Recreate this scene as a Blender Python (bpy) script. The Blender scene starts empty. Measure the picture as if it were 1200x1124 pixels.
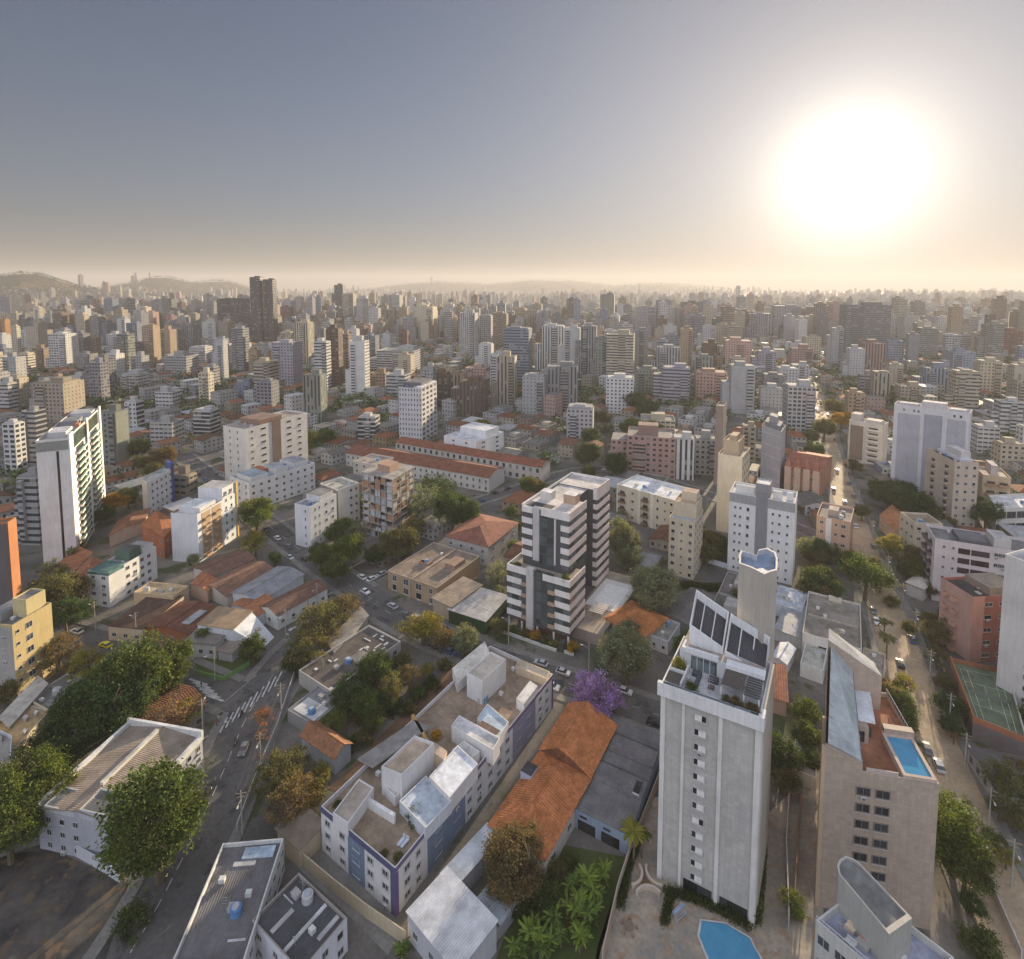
import bpy, math, random
from mathutils import Vector, Matrix
S = bpy.context.scene
COL = S.collection
rnd = random.Random(7)
R_ = math.radians
# ---------------------------------------------------------------- camera, sky, sun, exposure
FPX, CAMH, PITCH, CY0 = 650.0, 110.0, R_(4.5), 386.0
cam_d = bpy.data.cameras.new('camera'); cam = bpy.data.objects.new('camera', cam_d); COL.objects.link(cam)
cam.location = (0, 0, CAMH); cam.rotation_euler = (math.pi/2 - PITCH, 0, 0)
cam_d.sensor_fit = 'HORIZONTAL'; cam_d.sensor_width = 36; cam_d.lens = 36*FPX/1200
cam_d.shift_y = -(562.0-CY0)/1200; cam_d.clip_start = 1; cam_d.clip_end = 40000
S.camera = cam
CP, SP = math.cos(PITCH), math.sin(PITCH)
def ray(px, py):
    X, Y = (px-600)/FPX, (CY0-py)/FPX
    return Vector((X, CP + Y*SP, -SP + Y*CP))
SUN = ray(997, 205).normalized()
SUN_EL, SUN_AZ = math.asin(SUN.z), math.atan2(SUN.x, SUN.y)
S.view_settings.view_transform = 'Standard'; S.view_settings.look = 'None'
S.view_settings.gamma = 1; S.view_settings.use_curve_mapping = False
S.view_settings.exposure = 1.48
W = bpy.data.worlds.new('World'); S.world = W; W.use_nodes = True
def world():
    nt = W.node_tree; N = nt.nodes; N.clear(); L = nt.links.new
    def nd(t, **k):
        n = N.new(t)
        for a, b in k.items(): setattr(n, a, b)
        return n
    def ma(op, a, b=None, c=None):
        n = nd('ShaderNodeMath', operation=op)
        for i, v in enumerate((a, b, c)):
            if v is None: continue
            if isinstance(v, (int, float)): n.inputs[i].default_value = v
            else: L(v, n.inputs[i])
        return n.outputs[0]
    sky = nd('ShaderNodeTexSky', sky_type='NISHITA'); sky.sun_disc = False
    sky.sun_elevation = SUN_EL; sky.sun_rotation = SUN_AZ; sky.altitude = 900
    sky.air_density = 1.0; sky.dust_density = 0.2; sky.ozone_density = 1.0
    hs = nd('ShaderNodeHueSaturation'); hs.inputs['Saturation'].default_value = 0.72; L(sky.outputs[0], hs.inputs['Color'])
    b1 = nd('ShaderNodeBackground'); b1.inputs[1].default_value = 0.0263; 
    k1 = nd('ShaderNodeVectorMath', operation='SCALE'); L(hs.outputs[0], k1.inputs[0]); k1.inputs['Scale'].default_value = .065     # dust takes the edge off the brightest part
    k2 = nd('ShaderNodeVectorMath', operation='ADD'); L(k1.outputs[0], k2.inputs[0]); k2.inputs[1].default_value = (.98, 1.0, 1.0)
    k3 = nd('ShaderNodeVectorMath', operation='DIVIDE'); L(hs.outputs[0], k3.inputs[0]); L(k2.outputs[0], k3.inputs[1])
    k4 = nd('ShaderNodeVectorMath', operation='MULTIPLY'); L(k3.outputs[0], k4.inputs[0]); k4.inputs[1].default_value = (1.06, 1.13, 1.36)
    tz = nd('ShaderNodeTexCoord'); sz = nd('ShaderNodeSeparateXYZ'); L(tz.outputs['Generated'], sz.inputs[0])      # the dust layer dims and warms the lowest few degrees
    lo = ma('EXPONENT', ma('MULTIPLY', ma('MAXIMUM', sz.outputs['Z'], 0.0), -9.0))
    mx = nd('ShaderNodeMix', data_type='RGBA'); L(lo, mx.inputs[0]); mx.inputs[6].default_value = (1, 1, 1, 1); mx.inputs[7].default_value = (.42, .34, .31, 1)
    k5 = nd('ShaderNodeVectorMath', operation='MULTIPLY'); L(k4.outputs[0], k5.inputs[0]); L(mx.outputs[2], k5.inputs[1]); L(k5.outputs[0], b1.inputs[0])
    # dusty air round the sun and a pale dust band on the horizon: functions of direction only
    tc = nd('ShaderNodeTexCoord'); sp = nd('ShaderNodeSeparateXYZ'); L(tc.outputs['Generated'], sp.inputs[0])
    dt = nd('ShaderNodeVectorMath', operation='DOT_PRODUCT'); L(tc.outputs['Generated'], dt.inputs[0]); dt.inputs[1].default_value = SUN
    d = ma('MINIMUM', ma('MAXIMUM', dt.outputs['Value'], -1.0), 1.0)
    ang = ma('MULTIPLY', ma('ARCCOSINE', d), 57.29578)
    def gauss(a, w, k):
        q = ma('DIVIDE', a, w); return ma('MULTIPLY', ma('EXPONENT', ma('MULTIPLY', ma('MULTIPLY', q, q), -1.0)), k)
    def expo(a, w, k): return ma('MULTIPLY', ma('EXPONENT', ma('DIVIDE', a, -w)), k)
    z = ma('MAXIMUM', sp.outputs['Z'], 0.0)
    el = ma('MULTIPLY', ma('ARCSINE', z), 57.29578)
    def col(f, c):
        n = nd('ShaderNodeVectorMath', operation='SCALE'); n.inputs[0].default_value = c; L(f, n.inputs['Scale']); return n.outputs[0]
    def add(a, b):
        n = nd('ShaderNodeVectorMath', operation='ADD'); L(a, n.inputs[0]); L(b, n.inputs[1]); return n.outputs[0]
    t = col(gauss(ang, 5.0, .29), (1, .94, .82))
    t = add(t, col(gauss(ang, 9.0, .13), (1, .86, .62)))
    t = add(t, col(gauss(ang, 24, .135), (1, .80, .57)))
    # added fill: sky brightened overhead and behind, out of view, to lift shaded fronts
    bk = nd('ShaderNodeVectorMath', operation='DOT_PRODUCT'); L(tc.outputs['Generated'], bk.inputs[0]); bk.inputs[1].default_value = Vector((-.22, -.72, .66)).normalized()
    t = add(t, col(ma('MULTIPLY', ma('POWER', ma('MAXIMUM', bk.outputs['Value'], 0.0), 1.3), .49), (.92, .95, 1.09)))
    b2 = nd('ShaderNodeBackground'); L(t, b2.inputs[0]); b2.inputs[1].default_value = 1.0
    ad = nd('ShaderNodeAddShader'); L(b1.outputs[0], ad.inputs[0]); L(b2.outputs[0], ad.inputs[1])
    out = nd('ShaderNodeOutputWorld'); L(ad.outputs[0], out.inputs[0])
world()
sl = bpy.data.lights.new('sun', 'SUN'); sl.energy = 5.0; sl.angle = R_(0.6); sl.color = (1, .80, .54)
so = bpy.data.objects.new('sun', sl); COL.objects.link(so); so.location = SUN*500
so.rotation_euler = (-SUN).to_track_quat('-Z', 'Y').to_euler()
S.cycles.max_bounces = 6; S.cycles.diffuse_bounces = 3; S.cycles.volume_bounces = 1
S.cycles.transparent_max_bounces = 6; S.cycles.sample_clamp_indirect = 4
# ---------------------------------------------------------------- pixel to place
def P(px, py, z=0.0):
    d = ray(px, py); k = (z-CAMH)/d.z
    return Vector((d.x*k, d.y*k, z))
def proj(p):
    x, y, z = p[0], p[1], p[2]-CAMH
    dz = y*CP - z*SP; yy = y*SP + z*CP
    return (600+FPX*x/dz, CY0-FPX*yy/dz, dz)
def hgt(x, ytop, ybase):
    g = P(x, ybase); lo, hi = 0.0, 300.0
    for _ in range(40):
        m = (lo+hi)/2
        if proj((g.x, g.y, m))[1] > ytop: lo = m
        else: hi = m
    return lo
# ---------------------------------------------------------------- materials
MATS = {}
def mat(name): return MATS[name]
class NT:
    def __init__(s, name):
        s.m = bpy.data.materials.new(name); s.m.use_nodes = True; MATS[name] = s.m
        s.t = s.m.node_tree; s.N = s.t.nodes; s.b = s.N['Principled BSDF']; s.out = s.N['Material Output']
    def n(s, t, **k):
        x = s.N.new(t)
        for a, b in k.items(): setattr(x, a, b)
        return x
    def L(s, a, b): s.t.links.new(a, b)
    def sv(s, sock, v):
        if hasattr(v, 'bl_rna') and isinstance(v, bpy.types.NodeSocket): s.L(v, sock)
        else: sock.default_value = v
    def ma(s, op, a, b=None, c=None):
        x = s.n('ShaderNodeMath', operation=op)
        for i, v in enumerate((a, b, c)):
            if v is not None: s.sv(x.inputs[i], v)
        return x.outputs[0]
    def attr(s, nm): return s.n('ShaderNodeAttribute', attribute_name=nm)
    def pos(s): return s.n('ShaderNodeNewGeometry').outputs['Position']
    def vmul(s, v, k):
        x = s.n('ShaderNodeVectorMath', operation='MULTIPLY'); s.L(v, x.inputs[0]); x.inputs[1].default_value = k; return x.outputs[0]
    def noise(s, v, sc, det=3, rough=.55):
        x = s.n('ShaderNodeTexNoise'); s.L(v, x.inputs['Vector']); x.inputs['Scale'].default_value = sc
        x.inputs['Detail'].default_value = det; x.inputs['Roughness'].default_value = rough; return x.outputs['Fac']
    def rng(s, v, a, b, c, d):
        x = s.n('ShaderNodeMapRange'); s.L(v, x.inputs[0])
        for i, q in enumerate((a, b, c, d)): x.inputs[i+1].default_value = q
        return x.outputs[0]
    def mix(s, f, a, b, mode='MIX'):
        x = s.n('ShaderNodeMix', data_type='RGBA', blend_type=mode); s.sv(x.inputs[0], f); s.sv(x.inputs[6], a); s.sv(x.inputs[7], b); return x.outputs[2]
    def scale(s, c, f):
        x = s.n('ShaderNodeVectorMath', operation='SCALE'); s.sv(x.inputs[0], c); s.sv(x.inputs['Scale'], f); return x.outputs[0]
    def bump(s, h, k, dist=.05):
        x = s.n('ShaderNodeBump'); x.inputs['Strength'].default_value = k; x.inputs['Distance'].default_value = dist
        s.L(h, x.inputs['Height']); s.L(x.outputs[0], s.b.inputs['Normal'])
    def done(s, col, rough=.85, spec=.3):
        s.sv(s.b.inputs['Base Color'], col); s.sv(s.b.inputs['Roughness'], rough); s.b.inputs['Specular IOR Level'].default_value = spec
def materials():
    # painted render: tint from the mesh, rain streaks and patches
    def wallcol(n, k=1.0):
        p = n.pos(); t = n.attr('tint').outputs['Color']
        st = n.noise(n.vmul(p, (2.1, 2.1, .16)), 1.0, 4)
        bl = n.noise(p, .16, 4); fi = n.noise(p, 2.2, 3)
        f = n.ma('MULTIPLY', n.rng(st, .35, .75, 1.03, 1-.13*k), n.rng(bl, .3, .7, 1.05, .86))
        f = n.ma('MULTIPLY', f, n.rng(fi, .3, .7, 1.04, .95))
        return n.scale(t, f), p
    n = NT('wall'); c, p = wallcol(n); n.done(c, .88, .25); n.bump(n.noise(p, 3.0, 3), .25)
    n = NT('brick'); c, p = wallcol(n, .6)      # small pale ceramic tiles laid in courses
    s = n.n('ShaderNodeSeparateXYZ'); n.L(p, s.inputs[0])
    h = n.ma('ABSOLUTE', n.ma('SUBTRACT', n.ma('FRACT', n.ma('MULTIPLY', s.outputs['Z'], 1.4)), .5))
    xy = n.ma('ADD', s.outputs['X'], n.ma('MULTIPLY', s.outputs['Y'], .6))
    w = n.ma('ABSOLUTE', n.ma('SUBTRACT', n.ma('FRACT', n.ma('MULTIPLY', xy, .9)), .5))
    g = n.ma('MAXIMUM', n.ma('GREATER_THAN', h, .45), n.ma('GREATER_THAN', w, .47))
    wn = n.n('ShaderNodeTexWhiteNoise'); q = n.n('ShaderNodeVectorMath', operation='FLOOR'); n.L(n.vmul(p, (1.1, 1.1, 1.4)), q.inputs[0]); n.L(q.outputs[0], wn.inputs[0])
    c = n.scale(c, n.ma('MULTIPLY', n.ma('MULTIPLY_ADD', g, -.10, 1.0), n.rng(wn.outputs['Value'], 0, 1, .92, 1.06))); n.done(c, .7, .35)
    # facade: wall with windows drawn as a grid in metres (only for buildings too far off for built windows)
    n = NT('facade'); c, p = wallcol(n)
    uv = n.n('ShaderNodeUVMap'); sp = n.n('ShaderNodeSeparateXYZ'); n.L(uv.outputs[0], sp.inputs[0])
    fp = n.n('ShaderNodeSeparateColor'); n.L(n.attr('fp').outputs['Color'], fp.inputs[0])
    def band(x, w): return n.ma('LESS_THAN', n.ma('ABSOLUTE', n.ma('SUBTRACT', n.ma('FRACT', x), .5)), n.ma('MULTIPLY', w, .5))
    m = n.ma('MULTIPLY', band(sp.outputs['X'], fp.outputs[0]), band(sp.outputs['Y'], fp.outputs[1]))
    q = n.n('ShaderNodeVectorMath', operation='FLOOR'); n.L(uv.outputs[0], q.inputs[0])
    pq = n.n('ShaderNodeVectorMath', operation='ADD'); n.L(q.outputs[0], pq.inputs[0]); fl = n.n('ShaderNodeVectorMath', operation='FLOOR'); n.L(n.vmul(p, (.03, .03, 0)), fl.inputs[0]); n.L(fl.outputs[0], pq.inputs[1])
    wn = n.n('ShaderNodeTexWhiteNoise'); n.L(pq.outputs[0], wn.inputs[0])
    gl = n.mix(n.ma('GREATER_THAN', wn.outputs['Value'], .86), (.035, .042, .052, 1), (.20, .19, .17, 1))
    c = n.scale(c, n.ma('MULTIPLY_ADD', n.ma('LESS_THAN', n.ma('FRACT', sp.outputs['Y']), .07), -.16, 1.0))
    n.done(n.mix(m, c, gl), n.ma('MULTIPLY_ADD', m, -.6, .88), .35)
    # glass
    n = NT('glass'); p = n.pos(); t = n.attr('tint').outputs['Color']
    q = n.n('ShaderNodeVectorMath', operation='FLOOR'); n.L(n.vmul(p, (.45, .45, .33)), q.inputs[0])
    wn = n.n('ShaderNodeTexWhiteNoise'); n.L(q.outputs[0], wn.inputs[0])
    n.done(n.scale(t, n.rng(wn.outputs['Value'], 0, 1, .5, 1.7)), .12, .6)
    # flat concrete / membrane roofs
    n = NT('concrete'); p = n.pos(); t = n.attr('tint').outputs['Color']
    a = n.noise(p, .22, 5, .62); b = n.noise(p, 1.1, 4, .65)
    f = n.ma('MULTIPLY', n.rng(a, .36, .66, 1.12, .62), n.rng(b, .35, .68, 1.1, .80))
    n.done(n.scale(t, f), .92, .2); n.bump(b, .3)
    # clay tiles: courses across the slope, pantile ridges down it
    n = NT('tile'); p = n.pos(); t = n.attr('tint').outputs['Color']; uv = n.n('ShaderNodeUVMap'); sp = n.n('ShaderNodeSeparateXYZ'); n.L(uv.outputs[0], sp.inputs[0])
    wv = n.ma('SINE', n.ma('MULTIPLY', sp.outputs['X'], 10.5)); cr = n.ma('FRACT', n.ma('MULTIPLY', sp.outputs['Y'], 2.2))
    q = n.n('ShaderNodeVectorMath', operation='FLOOR'); n.L(n.vmul(uv.outputs[0], (1.67, 2.2, 1)), q.inputs[0]); wn = n.n('ShaderNodeTexWhiteNoise'); n.L(q.outputs[0], wn.inputs[0])
    a = n.noise(p, .35, 5, .65); b = n.noise(p, 2.5, 3)
    f = n.ma('MULTIPLY', n.rng(a, .35, .70, 1.15, .68), n.rng(wn.outputs['Value'], 0, 1, .82, 1.18))
    f = n.ma('MULTIPLY', f, n.rng(b, .3, .7, 1.08, .9)); f = n.ma('MULTIPLY', f, n.rng(cr, 0, .2, .75, 1.0))
    n.done(n.scale(t, f), .9, .2); n.bump(wv, .7, .06)
    # corrugated fibre cement and sheet metal
    n = NT('metal'); p = n.pos(); t = n.attr('tint').outputs['Color']; uv = n.n('ShaderNodeUVMap'); sp = n.n('ShaderNodeSeparateXYZ'); n.L(uv.outputs[0], sp.inputs[0])
    wv = n.ma('SINE', n.ma('MULTIPLY', sp.outputs['X'], 15.0))
    q = n.n('ShaderNodeVectorMath', operation='FLOOR'); n.L(n.vmul(uv.outputs[0], (.9, .41, 1)), q.inputs[0]); wn = n.n('ShaderNodeTexWhiteNoise'); n.L(q.outputs[0], wn.inputs[0])
    a = n.noise(p, .3, 5, .6); b = n.noise(n.vmul(p, (1, 1, 1)), 1.6, 4)
    f = n.ma('MULTIPLY', n.rng(a, .35, .68, 1.1, .68), n.rng(wn.outputs['Value'], 0, 1, .93, 1.07)); f = n.ma('MULTIPLY', f, n.rng(b, .35, .7, 1.05, .88))
    f = n.ma('MULTIPLY', f, n.rng(wv, -1, 1, .93, 1.04))
    n.done(n.scale(t, f), .7, .35); n.bump(wv, .5, .06)
    # ground kinds
    def gmat(nm, c1, c2, sc, rough=.92, c3=None, b=1.3, hill=None):
        n = NT(nm); p = n.pos(); a = n.noise(p, sc, 6, .62); f = n.noise(p, b, 4, .6)
        c = n.mix(n.rng(a, .38, .62, 0, 1), (*c1, 1), (*c2, 1))
        if c3: c = n.mix(n.rng(n.noise(p, sc*2.7, 5, .6), .54, .62, 0, 1), c, (*c3, 1))
        if hill:      # scrub on the slopes
            sp = n.n('ShaderNodeSeparateXYZ'); n.L(p, sp.inputs[0]); k = n.rng(sp.outputs['Z'], 15, 60, 0, 1); e = n.noise(p, .012, 5, .6)
            c = n.mix(k, c, n.mix(n.rng(e, .5, .62, 0, 1), (*hill, 1), (.13, .085, .045, 1)))
        n.done(n.scale(c, n.rng(f, .3, .7, 1.15, .82)), rough, .25); n.bump(f, .2)
    gmat('ground', (.17, .155, .135), (.085, .083, .08), .035, c3=(.055, .07, .03), hill=(.045, .042, .025))
    gmat('asphalt', (.090, .088, .088), (.125, .118, .112), .09, .88, c3=(.062, .061, .062))
    gmat('asphalt_worn', (.42, .32, .21), (.30, .235, .165), .11, .85)
    gmat('dark_lot', (.034, .032, .033), (.095, .085, .074), .13, c3=(.12, .085, .055), b=.9)
    gmat('pavement', (.21, .20, .185), (.15, .145, .135), .2)
    gmat('patio', (.36, .30, .23), (.24, .22, .19), .22, .8, c3=(.30, .21, .14))
    gmat('earth', (.17, .105, .065), (.10, .065, .042), .15)
    gmat('lawn', (.05, .085, .02), (.07, .075, .028), .3)
    gmat('marking', (.55, .55, .53), (.34, .34, .33), .8)
    gmat('plain', (.5, .5, .5), (.45, .45, .45), .8)
    n = NT('tinted'); t = n.attr('tint').outputs['Color']; n.done(n.scale(t, n.rng(n.noise(n.pos(), 1.4, 4), .3, .7, 1.1, .85)), .75, .3)
    n = NT('water'); n.done(n.mix(n.noise(n.pos(), .5, 3), (.035, .19, .36, 1), (.10, .34, .50, 1)), .05, .5); n.bump(n.noise(n.pos(), 1.4, 4), .3)
    n = NT('bark'); n.done(n.mix(n.noise(n.pos(), 2.0, 4), (.10, .075, .05, 1), (.18, .14, .10, 1)), .95, .2)
    n = NT('paint'); t = n.n('ShaderNodeObjectInfo').outputs['Color']; n.done(t, .25, .5); n.b.inputs['Coat Weight'].default_value = .5
    n = NT('rubber'); n.done((.02, .02, .022, 1), .8, .3)
    n = NT('lamp_glass'); n.done((.7, .7, .68, 1), .2, .5)
    # leaves: clump tint from the mesh times the tree's own colour
    n = NT('leaf'); t = n.attr('tint').outputs['Color']; oc = n.n('ShaderNodeObjectInfo').outputs['Color']
    c = n.mix(1.0, t, oc, 'MULTIPLY'); n.done(c, .65, .25)
    tr = n.n('ShaderNodeBsdfTranslucent'); n.L(n.mix(1.0, c, (1.25, 1.15, .45, 1), 'MULTIPLY'), tr.inputs[0])
    mx = n.n('ShaderNodeMixShader'); mx.inputs[0].default_value = .38; n.L(n.b.outputs[0], mx.inputs[1]); n.L(tr.outputs[0], mx.inputs[2]); n.L(mx.outputs[0], n.out.inputs[0])
materials()
# ---------------------------------------------------------------- mesh builder
NOFP = (0.0, 0.0, 0.0)
class MB:
    def __init__(s): s.v, s.k, s.f, s.m, s.t, s.p, s.u = [], {}, [], [], [], [], []
    def vi(s, p):
        q = (round(p[0], 3), round(p[1], 3), round(p[2], 3)); i = s.k.get(q)
        if i is None: i = s.k[q] = len(s.v); s.v.append(q)
        return i
    def face(s, pts, m, t, fp=NOFP, uv=None):
        ix = [s.vi(p) for p in pts]
        if len(set(ix)) < len(ix): 
            return
        if uv is None:
            a, b, c = Vector(pts[0]), Vector(pts[1]), Vector(pts[2]); n = (b-a).cross(c-a)
            if n.length > 1e-9: n.normalize()
            if n.z < 0: n = -n
            if abs(n.z) > .999: hx = (b-a).normalized()
            else: hx = Vector((-n.y, n.x, 0)).normalized()
            hy = n.cross(hx)
            uv = [(Vector(p).dot(hx), Vector(p).dot(hy)) for p in pts]
        s.f.append(ix); s.m.append(m); s.t.append(t); s.p.append(fp); s.u.append(uv)
    def quadbox(s, q, z0, z1, m, t, top=None, tt=None, bottom=False, fps=None, nuv=None):
        # q: four (x, y) corners; walls and lid
        for i in range(4):
            a, b = q[i], q[(i+1) % 4]
            fp, uv = NOFP, None
            if fps and fps[i]:
                fp = fps[i][:3]; nc, nf = fps[i][3], fps[i][4]; uv = [(0, 0), (nc, 0), (nc, nf), (0, nf)]
            s.face([(a[0], a[1], z0), (b[0], b[1], z0), (b[0], b[1], z1), (a[0], a[1], z1)], m, t, fp, uv)
        s.face([(c[0], c[1], z1) for c in q], top or m, tt or t)
        if bottom: s.face([(c[0], c[1], z0) for c in reversed(q)], m, t)
    def obox(s, c, ax, ay, az, m, t):
        # oriented box from centre and three half-axis vectors
        c, ax, ay, az = Vector(c), Vector(ax), Vector(ay), Vector(az)
        p = [c+ax*i+ay*j+az*k for k in (-1, 1) for j in (-1, 1) for i in (-1, 1)]
        for q in ((0, 1, 3, 2), (4, 5, 7, 6), (0, 1, 5, 4), (2, 3, 7, 6), (0, 2, 6, 4), (1, 3, 7, 5)): s.face([p[i] for i in q], m, t)
    def tube(s, pts, rs, m, t, n=7, cap=True):
        rings = []
        for i, p in enumerate(pts):
            p = Vector(p); d = Vector(pts[min(i+1, len(pts)-1)])-Vector(pts[max(i-1, 0)])
            if d.length < 1e-6: d = Vector((0, 0, 1))
            d.normalize(); a = d.cross(Vector((0, 0, 1)) if abs(d.z) < .9 else Vector((1, 0, 0))).normalized(); b = d.cross(a)
            rings.append([p+(a*math.cos(2*math.pi*j/n)+b*math.sin(2*math.pi*j/n))*rs[i] for j in range(n)])
        for r0, r1 in zip(rings, rings[1:]):
            for j in range(n): s.face([r0[j], r0[(j+1) % n], r1[(j+1) % n], r1[j]], m, t)
        if cap and rs[-1] > .005: s.face(rings[-1], m, t)
        if cap and rs[0] > .005: s.face(rings[0], m, t)
    def prism(s, pts, z0, z1, m, t, top=None, tt=None):
        n = len(pts)
        for i in range(n):
            a, b = pts[i], pts[(i+1) % n]
            s.face([(a[0], a[1], z0), (b[0], b[1], z0), (b[0], b[1], z1), (a[0], a[1], z1)], m, t)
        s.face([(c[0], c[1], z1) for c in pts], top or m, tt or t)
    def mesh(s, name):
        me = bpy.data.meshes.new(name); me.from_pydata(s.v, [], s.f)
        names = []
        for m in s.m:
            if m not in names: names.append(m); me.materials.append(MATS[m])
        me.polygons.foreach_set('material_index', [names.index(m) for m in s.m])
        uv = me.uv_layers.new(name='UVMap'); a = []
        for u in s.u:
            for x in u: a += [x[0], x[1]]
        uv.data.foreach_set('uv', a)
        for nm, src in (('tint', s.t), ('fp', s.p)):
            at = me.attributes.new(nm, 'FLOAT_COLOR', 'CORNER'); a = []
            for f, c in zip(s.f, src): a += [c[0], c[1], c[2], 1.0]*len(f)
            at.data.foreach_set('color', a)
        me.update(); return me
def link(name, me, parent=None, loc=(0, 0, 0)):
    o = bpy.data.objects.new(name, me); COL.objects.link(o); o.location = loc
    if parent: o.parent = parent
    return o
def tag(o, label=None, cat=None, group=None, kind=None):
    for k, v in (('label', label), ('category', cat), ('group', group), ('kind', kind)):
        if v: o[k] = v
    return o
AUTO = []      # things whose label is worded at the end from what stands beside them
def thing(name, label, cat, loc, rz=0, group=None):
    o = link(name, None, None, loc); o.rotation_euler = (0, 0, rz); o.empty_display_size = .5
    return tag(o, label, cat, group)
def auto(o, desc, at): AUTO.append((o, desc, at))
# ---------------------------------------------------------------- terrain, roads
HILLS = []
def hill(px, py, d, sx, sy):
    x = (px-600)/FPX*d; HILLS.append((x, d, max(5, CAMH+(335-py)/FPX*d), sx, sy))
hill(28, 323, 2650, 270, 420); hill(-35, 322, 2600, 260, 420); hill(190, 326, 4300, 420, 500); hill(250, 329, 4700, 420, 500)
hill(520, 331, 7600, 1100, 900); hill(640, 329, 7900, 1300, 900); hill(770, 333, 7600, 1100, 900); hill(95, 338, 3000, 300, 500)
def terr(x, y):
    z = 0.0
    for hx, hy, a, sx, sy in HILLS:
        u = (x-hx)/sx; v = (y-hy)/sy; q = u*u+v*v
        if q < 12: z = max(z, a*math.exp(-q)*(1+.05*math.sin(x*.013+y*.007)+.03*math.sin(x*.041-y*.03)))
    return z
def ground():
    rs = [0, 60, 120, 250, 450, 700]; r = 900
    while r < 12000: rs.append(r); r *= 1.045
    rs.append(12000); n = 240; vs, fs = [(0, 0, 0)], []
    for r in rs[1:]:
        for j in range(n):
            a = 2*math.pi*j/n; x, y = r*math.sin(a), r*math.cos(a); vs.append((x, y, terr(x, y) if r > 800 else 0.0))
    for j in range(n): fs.append((0, 1+(j+1) % n, 1+j))
    for i in range(len(rs)-2):
        for j in range(n):
            a, b = 1+i*n+j, 1+i*n+(j+1) % n; fs.append((a, b, b+n, a+n))
    me = bpy.data.meshes.new('ground'); me.from_pydata(vs, [], fs); me.materials.append(MATS['ground'])
    me.polygons.foreach_set('use_smooth', [True]*len(fs)); me.update(); o = link('ground', me); o['kind'] = 'structure'
ground()
EXCL = []      # ground polygons and roads that scattered houses and trees keep clear of
def inpoly(x, y, q):
    c = False; n = len(q)
    for i in range(n):
        a, b = q[i], q[i-1]
        if (a[1] > y) != (b[1] > y) and x < (b[0]-a[0])*(y-a[1])/(b[1]-a[1])+a[0]: c = not c
    return c
def pdist(x, y, q):
    m = 1e9
    for i in range(len(q)):
        a, b = q[i-1], q[i]; dx, dy = b[0]-a[0], b[1]-a[1]; l = dx*dx+dy*dy or 1e-9
        t = max(0, min(1, ((x-a[0])*dx+(y-a[1])*dy)/l)); m = min(m, math.hypot(x-a[0]-t*dx, y-a[1]-t*dy))
    return m
def blocked(x, y, pad):
    for q, (x0, x1, y0, y1) in EXCL:
        if x0-pad < x < x1+pad and y0-pad < y < y1+pad and (inpoly(x, y, q) or pdist(x, y, q) < pad): return True
    return False
def excl(q):
    xs, ys = [p[0] for p in q], [p[1] for p in q]; EXCL.append(([(p[0], p[1]) for p in q], (min(xs), max(xs), min(ys), max(ys))))
def offs(pts, w):
    out = []
    for i, p in enumerate(pts):
        d = pts[min(i+1, len(pts)-1)]-pts[max(i-1, 0)]; n = Vector((-d.y, d.x, 0)).normalized(); out.append(p+n*w)
    return out
def smooth(pts, k=2):
    for _ in range(k):
        q = [pts[0]]
        for a, b in zip(pts, pts[1:]): q += [a*.75+b*.25, a*.25+b*.75]
        pts = q+[pts[-1]]
    return pts
ROADS = {}
ZL = [0.02]
def road(name, px, w, m='asphalt', walk=2.2, mark=True):
    pts = smooth([P(*p) for p in px]); ROADS[name] = pts; mb = MB(); z = ZL[0]; ZL[0] += .006
    l, r = offs(pts, w/2), offs(pts, -w/2)
    for i in range(len(pts)-1): mb.face([(l[i].x, l[i].y, z), (r[i].x, r[i].y, z), (r[i+1].x, r[i+1].y, z), (l[i+1].x, l[i+1].y, z)], m, (1, 1, 1))
    o = link('road', mb.mesh('road')); o['kind'] = 'structure'
    excl(offs(pts, w/2+1)+offs(pts, -w/2-1)[::-1])
    return pts, w, walk
def flat(name, px, m, z=.05, kind='structure', h=None, ex=True):
    q = [P(*p) for p in px]; mb = MB()
    if h: mb.prism([(p.x, p.y) for p in q], 0, h, m, (1, 1, 1))
    else: mb.face([(p.x, p.y, z) for p in q], m, (1, 1, 1))
    o = link(name, mb.mesh(name)); o['kind'] = kind
    if ex: excl(q)
    return o
RD = [road('avenue', [(120, 1180), (182, 1085), (232, 985), (268, 905), (300, 825), (345, 765), (400, 722), (440, 702)], 12.5),
      road('hill_street', [(452, 712), (410, 686), (345, 640), (285, 592), (248, 560), (215, 535)], 10),
      road('cross_street', [(425, 700), (500, 745), (580, 772), (680, 806), (780, 842), (860, 868), (950, 905)], 9.5),
      road('side_street', [(285, 822), (230, 797), (170, 772), (110, 750), (50, 735), (0, 720), (-60, 700)], 9),
      road('right_road', [(1240, 1190), (1185, 1085), (1140, 985), (1107, 905), (1085, 850), (1064, 790), (1046, 735), (1027, 685), (1010, 640), (996, 600), (982, 560), (972, 525), (966, 497), (962, 478), (957, 460), (953, 447)], 11, 'asphalt_worn'),
      road('rear_street', [(430, 640), (520, 600), (600, 575), (690, 545), (770, 560), (860, 590), (990, 640)], 7)]
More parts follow.
